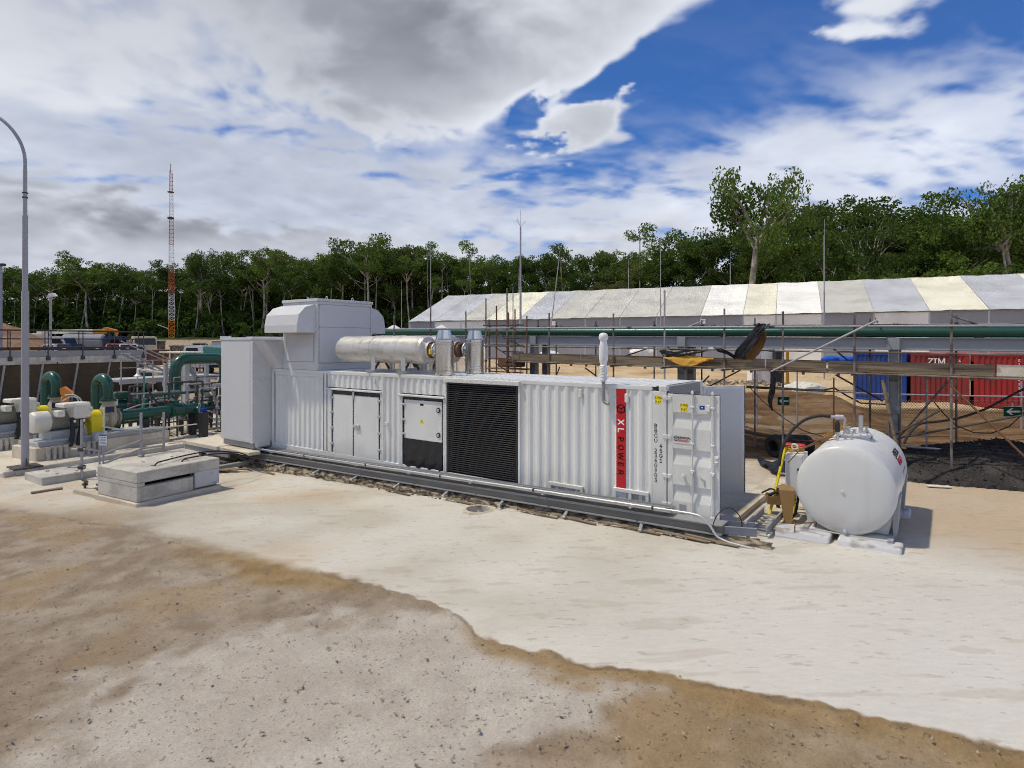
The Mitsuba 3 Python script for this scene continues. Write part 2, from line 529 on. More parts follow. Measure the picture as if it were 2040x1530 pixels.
def ground_mesh():
    def axis(lo, hi, step, far_lo, far_hi, k=1.13):
        a = list(np.arange(lo, hi + 1e-6, step))
        s = step
        while a[-1] < far_hi:
            s *= k
            a.append(a[-1] + s)
        b, s = [lo], step
        while b[-1] > far_lo:
            s *= k
            b.append(b[-1] - s)
        return np.array(b[:0:-1] + a)
    xs, ys = axis(-17, 17, .085, -900, 900), axis(4.2, 19, .085, -300, 1200)
    X, Y = np.meshgrid(xs, ys)
    Z = terrain(X, Y)
    P = np.stack([X, Y, 0 * X], -1)
    edge = np.interp(X, EDGE_X, EDGE_Y)
    wob = (meshkit.fbm(P * .9, 4, seed=4) - .5) * .8
    inside = sm(-.10, .05, Y - edge + wob * .5)                 # on the pale apron
    near = 1 - sm(24, 45, Y)
    rough = (meshkit.fbm(P * [3.2, 3.2, 1], 4, seed=1) - .5) * .06 + (meshkit.fbm(P * [11, 11, 1], 3, seed=2) - .5) * .030
    calm = (meshkit.fbm(P * [.8, .8, 1], 3, seed=6) - .5) * .05 + (meshkit.fbm(P * [7, 7, 1], 3, seed=7) - .5) * .008
    Z = Z + near * (inside * calm + (1 - inside) * (rough - .03))
    bank = sm(-9, -1, X) * sm(21.5, 23, Y) * (1 - sm(32, 40, Y))
    Z = Z + bank * ((meshkit.fbm(P * [.5, 1.6, 1], 4, seed=9) - .5) * .5 )
    # the open manhole: a pit under the ring
    hole = np.hypot(X - MANHOLE[0], Y - MANHOLE[1]) < .31
    Z = np.where(hole, Z - .28, Z)
    ny, nx = X.shape
    v = np.stack([X, Y, Z], -1).reshape(-1, 3)
    i, j = np.meshgrid(np.arange(ny - 1), np.arange(nx - 1), indexing='ij')
    a = (i * nx + j).ravel()
    f = np.stack([a, a + 1, a + nx + 1, a + nx], 1)
    return v, f


MANHOLE = G(953, 1016)


def _pl(x, xs, ys):
    r = mi.Float(ys[0])
    for a, b, c, d in zip(xs, xs[1:], ys, ys[1:]):
        r = r + (d - c) * dr.clip((x - a) / (b - a), 0, 1)
    return r


def t_ground(p, n, uv):
    x, y = p.x, p.y
    w = fbm(x * .9, y * .9, 0, 4) - .5
    w2 = fbm(x * 4, y * 4, 3.0, 3) - .5
    fine = fbm(x * 48, y * 48, 1.0, 3)
    mid = fbm(x * 3.0, y * 3.0, 7.0, 4)
    lo = fbm(x * .55 + 5, y * .55, 2.0, 3)
    e = y - _pl(x, EDGE_X, EDGE_Y) + w * .45 + w2 * .22        # > 0: pale apron
    # pale cement-dusted apron
    apron = mix((.475, .445, .385), (.565, .545, .495), smoothstep(.25, .75, lo))
    apron = mix(apron, (.58, .565, .535), smoothstep(-2.0, 4.0, x) * smoothstep(13.0, 8.0, y) * .8)
    apron = mix(apron, (.47, .35, .22), smoothstep(.45, .75, fbm(x * .35 + 9, y * .35, 4.0, 3)) * smoothstep(1.0, -7.0, x) * .55)
    apron = mix(apron, (.46, .335, .215), smoothstep(6.0, 9.5, x + w * 2) * smoothstep(9.5, 12.5, y + w * 3) * .65)
    apron = apron * (.90 + .13 * fbm(x * 7, y * 24, 2.0, 4) + .07 * fbm(x * 40, y * 60, 8.0, 2))
    apron = mix(apron, (.26, .22, .17), smoothstep(.735, .775, fbm(x * 5 + y * 2, y * 17, 14.0, 3)) * .35)
    stain = smoothstep(.64, .74, fbm(x * 1.2 + y * .5, y * 4.0, 8.0, 4)) * .25
    apron = mix(apron, (.33, .27, .19), stain)
    # trodden dirt
    w3 = fbm(x * 1.7 + 20, y * 1.7, 6.0, 4) - .5
    dirt = mix((.245, .195, .15), (.355, .308, .255), smoothstep(.3, .7, mid * .6 + lo * .4))
    dirt = mix(dirt, (.33, .245, .155), smoothstep(.52, .75, fbm(x * .7, y * .7, 11.0, 4)) * .65)
    dirt = mix(dirt, (.20, .15, .105), smoothstep(-3.2, -5.2, x + w * 2.5) * smoothstep(10.5, 8.0, y + w * 3) * .45)
    dx, dy = (x + 2.0 - .35 * (y - 7.3)) / 3.0, (y - 7.3) / 2.0
    patch = smoothstep(1.12, .72, dr.sqrt(dx * dx + dy * dy) + w * .9 + w3 * .7 + w2 * .25)
    dirt = mix(dirt, mix((.40, .36, .315), (.50, .465, .42), mid), patch * (.70 + .35 * lo))
    band = 1.05 - .60 * smoothstep(-4.0, -1.2, x) + .25 * smoothstep(.5, 4.0, x)
    ochre = smoothstep(-band - .25, -band * .45, e + w3 * .55) * smoothstep(-8.5, -5.0, x + w * 2) * (1 - .85 * smoothstep(-3.2, -2.2, x) * smoothstep(-.3, -.9, x))
    ochre = dr.maximum(ochre, smoothstep(-.3, 1.4, x + w * 2 + w3) * (1 - patch) * .6)
    dirt = mix(dirt, mix((.21, .135, .058), (.345, .24, .12), mid), ochre * .8)
    grit = cell_rand(x * 70, y * 70)
    dirt = dirt * (.74 + .28 * fine + .13 * grit)
    dark = smoothstep(.70, .80, fbm(x * 21, y * 21, 5.0, 3)) * .55
    dirt = mix(dirt, (.09, .07, .05), dark)
    dirt = mix(dirt, (.07, .055, .04), smoothstep(.10, .0, dr.abs(e + .05)) * smoothstep(.4, .6, mid) * .45)
    left = smoothstep(-7.5, -10.5, x + w * 2) * smoothstep(17.5, 15.0, y + w)   # loose pinkish soil beyond the box
    c = mix(dirt, apron, smoothstep(-.03 - .35 * smoothstep(-2.0, -6.0, x), .05 + .35 * smoothstep(-2.0, -6.0, x), e) * (1 - .85 * left))
    # the cut bank and the plateau behind
    bank = smoothstep(-6.0, 0.0, x) * smoothstep(20.6, 21.8, y + w * .8)
    streaks = fbm(x * .5, y * 3.2, p.z * 3.0, 4)
    cb = mix((.115, .068, .038), (.195, .128, .075), smoothstep(.3, .7, streaks)) * (.75 + .5 * mid)
    cb = mix(cb, (.36, .31, .25), smoothstep(.60, .70, fbm(x * .7, y * 2.6, 9.0, 3)) * smoothstep(16.0, 10.0, x) * .5)
    sand = mix((.46, .33, .19), (.56, .44, .29), smoothstep(.3, .7, lo))
    cb = mix(cb, sand, smoothstep(28.2, 30.2, y + w))
    c = mix(c, cb, bank)
    back = mix((.30, .24, .17), (.40, .33, .25), mid)
    c = mix(c, back, smoothstep(34.0, 44.0, y) * smoothstep(0.0, -8.0, x))
    return mix(c, (.04, .055, .025), smoothstep(112.0, 122.0, y + w * 8))


def b_ground(p, n, uv):
    return fbm(p.x * 9, p.y * 9, 0, 3) * .012 + fbm(p.x * 38, p.y * 38, 0, 3) * .008


B['earth'] = {'type': 'twosided', 'b': {'type': 'bumpmap', 'arbitrary': tex(b_ground, .008), 'scale': 1.0, 'b': {'type': 'diffuse', 'reflectance': tex(t_ground)}}}
struct('ground', ground_mesh(), 'earth', True)

# loose pebbles and clods on the dirt and along its edge
prng = np.random.default_rng(99)
pm = M()
PEB = []
for _ in range(14):
    q = prng.normal(size=(7, 3))
    q /= np.linalg.norm(q, axis=1, keepdims=True)
    h = trimesh.convex.convex_hull(q * [1, .8, .6])
    PEB.append((np.array(h.vertices), np.array(h.faces)))
k = 0
while k < 3600:
    y = 4.9 + 9 * prng.random() ** 1.6
    x = prng.uniform(-.9, .9) * y
    e = y - np.interp(x, EDGE_X, EDGE_Y)
    if e > .05 and prng.random() > .035:
        continue
    a = min(.035, .005 + .006 * prng.pareto(2.2))
    if e > .05:
        a = min(a, .014)
    v, f = PEB[prng.integers(14)]
    t = prng.uniform(0, 6.28)
    R2 = np.array([[math.cos(t), -math.sin(t), 0], [math.sin(t), math.cos(t), 0], [0, 0, 1]])
    pm.add(v @ R2.T * a + [x, y, float(terrain(np.array(x), np.array(y))) + (a * .2 if e > .05 else -.012 + a * .3)], f)
    k += 1
struct('pebbles', pm, 'pebble', kind='stuff', label='small loose stones scattered on the brown soil in front')
# ---------------------------------------------------------------- generator container
W, L, ZB, ZT = 2.438, 15.26, .27, 3.166
gc = thing('generator_container', 'long white corrugated shipping container housing a generator, with a black louvre and a red stripe', 'shipping container')


def corr(s0, s1, z0, z1, pitch=.276, depth=.036, d=-.012, flat=None):
    """trapezoidal corrugation between s0 and s1; outer face at d"""
    n = max(1, round((s1 - s0) / pitch))
    p = (s1 - s0) / n
    pr_ = [(s0, d)]
    for k in range(n):
        b = s0 + k * p
        pr_ += [(b + .125 * p, d), (b + .375 * p, d - depth), (b + .625 * p, d - depth), (b + .875 * p, d)]
    pr_.append((s1, d))
    if flat:
        a, b = flat
        pr_ = [q for q in pr_ if not a - .07 < q[0] < b + .07]
        pr_ = sorted(pr_ + [(a - .06, d - depth), (a, d), (b, d), (b + .06, d - depth)], key=lambda q: q[0])
    return pr_


def cpart(name, m, mat='white_paint', smooth=False, label=None, parent=None):
    return part(parent or gc, name, m, mat, smooth, label)


# walls: every panel a part of its own
for s0, s1, z0, z1, fl in ((.34, 3.98, .43, 3.06, (.975, 1.225)), (6.60, 8.46, 2.60, 3.06, None), (8.50, 9.20, .43, 3.06, None), (9.27, 11.97, 2.63, 3.06, None), (12.20, 15.02, .43, 2.93, None)):
    cpart('wall_panel', M(CF).sheet(corr(s0, s1, z0, z1, flat=fl), z0, z1))
m = M(CF)
m.box(.34, 8.46, -.06, -.004, 3.055, 3.152, .006)                       # top rail
m.box(8.46, L - .16, -.06, -.001, 3.06, 3.160, .006)
m.box(12.2, 15.02, -.05, .006, 2.93, 3.058, .006)
cpart('top_rail', m)
m = M(CF).box(.16, L - .16, -.07, -.002, ZB, .43, .008)
cpart('bottom_rail', m)
for s in (12.085, 9.235, 8.48, 6.58, 4.0):
    w = .055 if s in (12.085,) else .035
    cpart('wall_stud', M(CF).box(s - w, s + w, -.055, .012 if s in (4.0, 6.58) else .004, .43, 3.054, .006))
cpart('corner_post', M(CF).box(0, .335, -.05, -.003, .39, 3.045, .006))
cpart('corner_post', M(CF).box(L - .16, L, -.16, 0, .39, 3.05, .006))
cpart('corner_post', M(CF).box(0, .16, -W, -W + .16, .39, 3.05, .006))
for s0, d0 in ((-.004, .003), (-.004, -W + .175), (L - .174, .003)):
    for z0 in (3.046, ZB):
        k = part(gc, 'corner_casting', M(CF).box(s0, s0 + .178, d0 - .178, d0, z0, z0 + .122, .012), 'white_paint')
        if z0 > 1:
            part(k, 'slot', M(CF).lathe([(.0, .0), (.034, .0), (.036, .004)], (s0 + .09, d0 - .001, z0 + .06), (0, 1, 0), 12), 'black_paint')
# roof sheets
prof = []
n = 36
for k in range(n):
    b = .17 + k * (8.30 / n)
    q = 8.30 / n
    prof += [(b, .0), (b + .28 * q, 0), (b + .42 * q, -.022), (b + .72 * q, -.022), (b + .86 * q, 0)]
m = M(frame(np.append(C(0, -.05)[:2], 3.150), E1, y=(0, 0, 1), z=UP) if False else CF)
v = []
for d in (-.05, -W + .05):
    v += [(s, d, 3.156 + z) for s, z in prof]
k = len(prof)
j = np.arange(k - 1)
m.add(v, np.stack([j, j + 1, j + 1 + k, j + k], 1))
cpart('roof_panel', m)
cpart('roof_panel', M(CF).box(8.47, 15.1, -W + .05, -.05, 3.10, 3.158))
m = M(CF)
m.box(.178, L - .178, -W, -W + .06, 3.05, 3.16)
cpart('top_rail', m)
cpart('rear_wall', M(CF).box(.16, L - .16, -W + .008, -W + .05, ZB, 3.05))
cpart('end_wall', M(CF).box(L - .05, L - .008, -W + .16, -.16, ZB, 3.05))
# open door end: header, sill, dark interior with the bulkhead and its bars
cpart('door_header', M(CF).box(.004, .12, -W + .178, -.178, 2.915, 3.15, .01), 'steel_grey')  # grey rather than white: the shade on the header is in its colour
for dd in (-.55, -.95, -1.45):
    cpart('header_bolt', M(CF).lathe([(.022, 0), (.022, .015), (0, .018)], (.004, dd, 3.04), (-1, 0, 0), 8), 'galvanised')
cpart('door_sill', M(CF).box(.004, .14, -W + .16, -.178, ZB, .40, .01), 'steel_grey')
cpart('floor', M(CF).box(.14, 1.2, -W + .06, -.06, .30, .40), 'wood')
cpart('bulkhead', M(CF).box(1.15, 1.2, -W + .055, -.065, .40, 3.1), 'steel_grey')
for i in range(7):
    cpart('bulkhead_bar', M(CF).box(.9, .94, -.35 - i * .3, -.31 - i * .3, .41, 3.0), 'galvanised')
# louvre
B['slat_lip_lit'] = pr((.045, .045, .049), .4)  # paler than the black blades: sky light caught by the lips, as colour
lv = cpart('louvre', M(CF).box(4.04, 6.54, -.13, -.115, .43, 3.0), 'black_paint', label='black ventilation louvre of narrow slats')
for i in range(44):
    z = .50 + i * .0572
    k = part(lv, 'slat', M(CF).prism([(-.10, .052), (-.10, .044), (-.016, -.004), (-.010, .004)], (4.10, 0, z), (0, 1, 0), (0, 0, 1), (2.38, 0, 0)), 'black_paint')
    part(k, 'lip', M(CF).box(4.10, 6.48, -.012, -.002, z - .006, z + .010, .002), 'slat_lip_lit')
part(lv, 'frame', M(CF).box(4.04, 4.10, -.10, .0, .43, 3.0).box(6.48, 6.54, -.10, .0, .43, 3.0).box(4.10, 6.48, -.10, -.002, 2.965, 3.0), 'black_paint')
cpart('louvre_hood', M(CF).box(3.96, 6.62, -.05, .075, 3.0, 3.12, .012))
# double service door
for a, b, nm in ((10.66, 11.67, 'left'), (9.42, 10.60, 'right')):
    dk = cpart('service_door', M(CF).box(a, b, -.045, -.006, .43, 2.40, .008), 'white_paint')
    hs = b + .045 if nm == 'left' else a - .045
    for z in (2.29, 1.80, 1.27, .75):
        part(dk, 'hinge', M(CF).box(hs - .075, hs + .075, -.004, .03, z - .035, z + .035, .01), 'galvanised')
    if nm == 'right':
        part(dk, 'handle', M(CF).box(10.30, 10.50, -.006, .05, 1.33, 1.47, .012).box(10.50, 10.63, .0, .03, 1.36, 1.45, .008), 'galvanised')
        part(dk, 'latch', M(CF).box(10.56, 10.64, -.006, .035, 2.28, 2.52, .01), 'galvanised')
cpart('door_frame', M(CF).box(9.30, 11.92, -.10, -.046, .43, 2.57), 'black_paint')
cpart('door_jamb', M(CF).box(11.76, 11.965, -.06, .0, .43, 2.53, .006))
cpart('door_jamb', M(CF).box(9.275, 9.345, -.06, .0, .43, 2.53, .006))
cpart('door_lintel', M(CF).box(9.26, 11.99, -.06, .05, 2.54, 2.60, .012))
# electrical door with the black skirt
dk = cpart('electrical_door', M(CF).box(6.74, 8.27, -.045, -.008, 1.24, 2.41, .008), 'white_paint')
for z in (2.26, 1.80, 1.38):
    part(dk, 'hinge', M(CF).box(8.22, 8.36, -.005, .03, z - .03, z + .03, .01), 'galvanised')
for z in (2.17, 1.45):
    part(dk, 'lock', M(CF).lathe([(.075, 0), (.075, .022), (.05, .03), (.0, .03)], (6.86, -.008, z), (0, 1, 0), 16), 'black_paint')
    part(dk, 'lock_face', M(CF).lathe([(.045, .032), (.03, .036), (0, .036)], (6.86, -.008, z), (0, 1, 0), 12), 'galvanised')
part(dk, 'name_plate', M(CF).box(7.47, 7.60, -.008, -.003, 2.26, 2.32), 'black_mark')
tri = np.array([(0, .1), (-.085, -.06), (.085, -.06)])
part(dk, 'warning_sign', M(CF).prism(tri, (7.53, -.008, 1.80), (-1, 0, 0), (0, 0, 1), (0, .004, 0)), 'yellow', label='yellow warning triangle with a black lightning bolt')
bolt = np.array([(.012, .05), (-.022, 0), (0, 0), (-.014, -.045), (.026, .012), (.004, .012), (.02, .05)])
part(dk, 'bolt_mark', M(CF).prism(bolt[::-1], (7.53, -.004, 1.785), (-1, 0, 0), (0, 0, 1), (0, .002, 0)), 'black_mark')
cpart('door_frame', M(CF).box(6.63, 8.44, -.10, -.05, .43, 2.56), 'black_paint')
cpart('door_jamb', M(CF).box(8.36, 8.44, -.05, .004, .43, 2.50, .006))
cpart('door_jamb', M(CF).box(6.62, 6.68, -.05, .004, .43, 2.50, .006))
cpart('door_lintel', M(CF).box(6.585, 8.50, -.05, .06, 2.51, 2.57, .012))
# creased black plastic skirt
gx, gz = np.meshgrid(np.linspace(0, 1, 50), np.linspace(0, 1, 40))
dd = .012 * np.sin(gx * 23 + 5 * gz) * (1 - gz * .5) + .03 * (meshkit.fbm(np.stack([gx * 9 + gz * 5, gz * 4 - gx * 3, gx * 0], -1), 4, seed=3) - .5)
v = np.stack([6.70 + 1.57 * gx, -.005 + dd, .40 + .845 * gz], -1).reshape(-1, 3)
i, j = np.meshgrid(np.arange(39), np.arange(49), indexing='ij')
a = (i * 50 + j).ravel()
cpart('plastic_skirt', M(CF).add(v, np.stack([a, a + 1, a + 51, a + 50], 1)), 'black_tarp', True, 'creased black plastic sheet under the electrical door')
# small fittings
for s, z in ((2.18, 2.90), (.95, 2.86), (9.60, 2.93)):
    cpart('lashing_plate', M(CF).box(s - .045, s + .045, -.02, .03, z - .11, z + .09, .01))
cpart('cable_gland', M(CF).box(8.97, 9.07, -.02, .06, 1.57, 1.66, .01))
for a, b, z0, z1 in ((2.10, 3.08, .40, .64), (.41, 1.29, .42, .75)):
    m = M(CF).box(a, b, -.03, .03, z1 - .09, z1, .008).box(a, a + .07, -.03, .028, z0, z1 - .09).box(b - .07, b, -.03, .028, z0, z1 - .09)
    if a < 1:
        m.box(.83, .90, -.03, .028, z0, z1 - .09)
    fk = cpart('fork_pocket', m)
    part(fk, 'pocket', M(CF).box(a + .07, b - .07, -.028, -.014, z0, z1 - .092), 'concrete')
# red stripe and its lettering
st = cpart('stripe', M(CF).box(.978, 1.222, -.011, -.005, .745, 3.055), 'red_paint', label='vertical red stripe with XL POWER lettering')
ax, ay = (-1, 0, 0), (0, 0, 1)                      # across to the right, up
dn = (0, 0, -1)


def hexlogo(m, c, r, d, t=.012):
    """a hexagon ring with three spokes, a cube seen corner on"""
    c = np.asarray(c, float)
    pts = [c + r * np.array([-math.sin(a), 0, math.cos(a)]) for a in np.arange(6) * math.pi / 3]
    for a, b in zip(pts, pts[1:] + pts[:1]):
        m.bar(a, b, t, d, up=(0, 1, 0))
    for k in (1, 3, 5):
        m.bar(c, pts[k] * .88 + c * .12, t, d, up=(0, 1, 0))
    return m


part(st, 'emblem', hexlogo(M(CF), (1.10, -.003, 2.59), .105, .004, .022), 'black_mark')
for ch, z, h, mat in (('X', 2.28, .15, 'white_mark'), ('L', 2.09, .15, 'white_mark'), ('P', 1.88, .13, 'black_mark'), ('O', 1.69, .13, 'black_mark'), ('W', 1.49, .13, 'black_mark'), ('E', 1.30, .13, 'black_mark'), ('R', 1.11, .13, 'black_mark')):
    part(st, 'letter', M(CF).text(ch, h, (1.10, -.005, z), dn, (-1, 0, 0), .004, True), mat)
for i, ch in enumerate('BBCU 2360903'):
    if ch != ' ':
        cpart('letter', M(CF).text(ch, .085, (.245, -.003, 2.27 - i * .1115), ax, ay, .003, True), 'black_mark')
for i, ch in enumerate('45G1'):
    cpart('letter', M(CF).text(ch, .085, (.125, -.003, 1.83 - i * .112), ax, ay, .003, True), 'black_mark')


def height_sticker(parent, s, d, z):
    k = part(parent, 'height_sticker', M(CF).box(s - .075, s + .075, d - .002, d + .002, z - .095, z + .095), 'yellow')
    part(k, 'lettering', M(CF).text('2.9m', .05, (s, d + .002, z + .05), ax, ay, .002, True).text('9 6"', .05, (s, d + .002, z - .045), ax, ay, .002, True), 'black_mark')


height_sticker(gc, .19, -.001, 2.85)
# doors of the end: near leaf folded open in line with the long side, far leaf swung out
DZ0, DZ1 = .33, 3.0
nd = cpart('container_door', M(CF), 'white_paint') if False else None
m = M(CF)
prf = [(DZ0, 0), (.66, 0), (.80, -.038), (.92, -.038), (1.02, 0), (1.46, 0), (1.60, -.038), (1.72, -.038), (1.82, 0), (2.26, 0), (2.40, -.038), (2.52, -.038), (2.60, 0), (DZ1, 0)]
prf = [(DZ0, 0), (.66, 0), (.84, -.045), (.98, -.045), (1.02, 0), (1.46, 0), (1.64, -.045), (1.78, -.045), (1.82, 0), (2.26, 0), (2.44, -.045), (2.57, -.045), (2.61, 0), (DZ1, 0)]
vv = []
for s in (-.155, -.985):
    vv += [(s, -.001 + d, z) for z, d in prf]
k = len(prf)
j = np.arange(k - 1)
m.add(vv, np.stack([j, j + 1, j + 1 + k, j + k], 1))
m.box(-.155, -.03, -.055, 0, DZ0, DZ1, .006).box(-1.165, -.985, -.055, 0, DZ0, DZ1, .006)
m.box(-.985, -.155, -.055, -.002, 2.78, DZ1 - .002).box(-.985, -.155, -.06, -.048, DZ0 + .01, 2.78)
near = cpart('container_door', m, 'white_paint', label='open near door leaf with two lock rods and a logo')
part(near, 'seal', M(CF).box(-1.165, -.03, -.075, -.058, DZ0, DZ1 + .012, .003), 'rubber')
for z in (2.91, 2.05, 1.18, .55):
    part(near, 'hinge', M(CF).box(-.115, .085, -.002, .022, z - .04, z + .04, .008).tube([(-.015, .02, z - .055), (-.015, .02, z + .055)], .017, 8), 'white_paint')
for s in (-.60, -1.035):
    k = part(near, 'lock_rod', M(CF).tube([(s, .035, .36), (s, .035, 3.10)], .017, 8), 'white_paint', True)
    for z in (.42, 1.36, 1.95, 2.74):
        part(k, 'bracket', M(CF).box(s - .045, s + .045, 0, .058, z - .022, z + .022, .008), 'white_paint')
    part(k, 'cam', M(CF).box(s - .03, s + .03, .012, .06, 3.02, 3.075, .008), 'white_paint')
    part(k, 'handle', M(CF).bar((s - .01, .06, 1.33), (s - .02, .065, .82), .035, .014, (0, 1, 0), .004), 'galvanised')
part(near, 'lock_box', M(CF).box(-1.155, -1.07, 0, .04, 1.53, 1.73, .01), 'white_paint')
part(near, 'lock_catch', M(CF).box(-1.14, -1.08, .04, .055, 1.55, 1.61, .006).box(-1.14, -1.09, .04, .05, 1.66, 1.70, .006), 'galvanised')
part(near, 'knob', M(CF).lathe([(.03, 0), (.03, .05), (.045, .055), (.04, .08), (0, .085)], (-.40, 0, 1.23), (0, 1, 0), 12), 'white_paint', 30)
part(near, 'catch', M(CF).bar((-.76, .012, 1.24), (-.85, .012, 1.19), .02, .02).bar((-.85, .012, 1.20), (-.85, .012, 1.07), .022, .022), 'galvanised')
part(near, 'vent', M(CF).box(-.45, -.30, 0, .006, .40, .60), 'grey_mark')
part(near, 'small_box', M(CF).box(-.97, -.905, 0, .03, 2.66, 2.80, .008), 'plastic_white')
part(near, 'blue_plate', M(CF).box(-.855, -.745, 0, .003, 2.70, 2.78), 'blue_mark')
part(near, 'plate_print', M(CF).box(-.82, -.78, .003, .004, 2.73, 2.752), 'white_mark')
height_sticker(near, -.40, .002, 2.72)
part(near, 'emblem', hexlogo(M(CF), (-.225, .003, 2.03), .055, .004, .011), 'black_mark')
part(near, 'lettering', M(CF).text('GENESAL', .045, (-.42, .001, 2.055), ax, ay, .003, True), 'black_mark')
part(near, 'lettering', M(CF).text('ENERGY', .045, (-.405, .001, 1.99), ax, ay, .003, True), 'red_mark')
part(near, 'lettering', M(CF).text('www.genesalenergy.com', .021, (-.36, .001, 1.915), ax, ay, .002), 'grey_mark')
FD = frame(C(-.01, -W + .02)[:2], (.976, .218, 0))
m = M(FD).box(.02, 1.19, 0, .055, .24, 3.02, .008)
far = cpart('container_door', m, 'white_paint', label='open far door leaf showing its plain grey inner face')
part(far, 'inner_lining', M(FD).box(.10, 1.10, -.012, -.001, .30, 2.95, .004), 'housing_paint')
part(far, 'seal', M(FD).box(1.19, 1.205, -.01, .06, .24, 3.02, .004).box(.02, 1.19, -.008, .05, .222, .238), 'rubber')
part(far, 'lock_cam', M(FD).box(.84, .87, -.02, .03, .15, .235, .004), 'dark_steel')

# ---------------------------------------------------------------- housing on the roof
vh = thing('ventilation_housing', 'big pale grey box with curved air hoods on the container roof', 'ventilation housing')
HS0, HS1, HZ0, HZ1 = 12.52, 14.55, 3.165, 5.65
part(vh, 'body', M(CF).box(HS0, HS1, -W, -.01, HZ0, HZ1 - .10, .012), 'housing_paint')
part(vh, 'lid', M(CF).box(HS0 - .03, HS1 + .03, -W - .03, .02, HZ1 - .10, HZ1, .012), 'housing_paint')
for z0, z1 in ((3.42, 4.66), (4.675, 5.44)):
    part(vh, 'panel', M(CF).box(HS0 - .012, HS0 - .0005, -W + .10, -.08, z0, z1, .004), 'housing_paint')
part(vh, 'panel', M(CF).box(12.72, 14.30, -.011, .006, 3.46, 4.72, .004), 'housing_paint')
for z in (3.41, 4.662, 5.45):
    part(vh, 'seam', M(CF).box(HS0 - .0135, HS0 - .0006, -W + .09, -.07, z - .008, z + .008), 'grey_mark')
for d in (-.07, -W + .09):
    part(vh, 'seam', M(CF).box(HS0 - .0135, HS0 - .0006, d - .007, d + .007, 3.42, 5.44), 'grey_mark')
for s, z0, z1 in ((12.715, 3.455, 4.40), (14.305, 3.455, 4.40)):
    part(vh, 'seam', M(CF).box(s - .007, s + .007, -.010, .0065, z0, z1), 'grey_mark')
part(vh, 'seam', M(CF).box(12.72, 14.30, -.010, .0065, 3.447, 3.461), 'grey_mark')
for d in (-.08, -W + .10):
    for z in (3.42, 4.665, 5.44):
        part(vh, 'bolt', M(CF).lathe([(.022, 0), (.022, .012), (0, .014)], (HS0 - .012, d, z), (-1, 0, 0), 8), 'steel_grey')
hp = [(0, 4.466), (.737, 4.466), (.737, 4.72), (.665, 5.08), (.41, 5.335), (.07, 5.44), (0, 5.44)]
for base, sg, nm in ((-.01, 1, 'front'), (-W, -1, 'rear')):
    m = M(CF)
    out_ = [(12.63, base + sg * d, z) for d, z in hp[1:-1]]
    V = out_ + [(14.53, y, z) for _, y, z in out_]
    n = len(out_)
    j = np.arange(n - 1)
    m.add(V, np.stack([j, j + 1, j + 1 + n, j + n], 1))
    hd = part(vh, 'hood', m, 'housing_paint')
    for s in (12.63, 14.53):
        part(hd, 'cheek', M(CF).prism(hp, (s - .006, base, 0), (0, sg, 0), (0, 0, 1), (.012, 0, 0)), 'housing_paint')
    for (d, z) in hp[1:6]:
        part(hd, 'rivet', M(CF).lathe([(.014, 0), (.012, .008), (0, .01)], (12.622, base + sg * (d * .94), z * .985 + .07), (-1, 0, 0), 6), 'grey_mark')
    part(hd, 'mesh_screen', M(CF).box(12.64, 14.52, base - .004 * sg, base + .72 * sg, 4.60, 4.61), 'dark_steel')
for s in (13.0, 14.1):
    for d in (-.75, -1.9):
        a = np.arange(13) / 12 * 2 * math.pi
        part(vh, 'lifting_eye', M(CF).tube([(s + .05 * math.cos(t), d, HZ1 + .075 + .06 * math.sin(t)) for t in a], .014, 6).box(s - .03, s + .03, d - .02, d + .02, HZ1, HZ1 + .02), 'galvanised', 40)

# ---------------------------------------------------------------- exhaust plenum at the left end
pl = thing('radiator_plenum', 'tall white sheet metal air plenum fixed against the left end of the container', 'air plenum')
PS0, PS1, PD0, PD1, PZ0, PZ1 = 15.30, 17.48, .727, -W - .73, .48, 4.31
part(pl, 'base_frame', M(CF).box(15.36, 17.42, -2.4, .66, .262, .475, .01), 'steel_grey')
part(pl, 'body', M(CF).box(PS0, PS1, PD1, PD0 - .004, PZ0, PZ1 - .09, .008), 'housing_paint')
part(pl, 'front_panel', M(CF).box(PS0 + .17, PS1 - .03, PD0 - .004, PD0 + .004, PZ0 + .06, PZ1 - .12, .003), 'housing_paint')
part(pl, 'corner_angle', M(CF).box(PS0 - .006, PS0 + .15, PD0 - .004, PD0 + .008, PZ0 - .01, PZ1 - .10, .003).box(PS0 - .008, PS0 + .004, PD0 - .10, PD0 + .006, PZ0 - .01, PZ1 - .10), 'housing_paint')
part(pl, 'lid', M(CF).box(PS0 - .03, PS1 + .03, PD1 - .03, PD0 + .03, PZ1 - .09, PZ1, .01), 'housing_paint')
part(pl, 'lid_seam', M(CF).box(PS0 + .3, PS0 + .36, PD1, PD0 + .036, PZ1 - .02, PZ1 + .03, .01).box(PS1 - .12, PS1, PD0 - .35, PD0 + .036, PZ1, PZ1 + .06, .01), 'housing_paint')
for i in range(22):
    part(pl, 'rivet', M(CF).lathe([(.017, 0), (.014, .008), (0, .01)], (PS0 + .11, PD0 + .007, .7 + i * .168), (0, 1, 0), 6), 'grey_mark')
part(pl, 'duct', M(CF).prism([(PD0 - .002, PZ1 - .11), (-W - .3, PZ1 - .11), (-W - .3, 3.17), (-.004, 3.17)], (HS1 + .005, 0, 0), (0, 1, 0), (0, 0, 1), (PS0 - HS1 - .012, 0, 0)), 'housing_paint')
part(pl, 'cleat', M(CF).box(PS0 - .012, PS0 - .001, -.1, PD0 - .11, 2.72, 2.82), 'housing_paint')
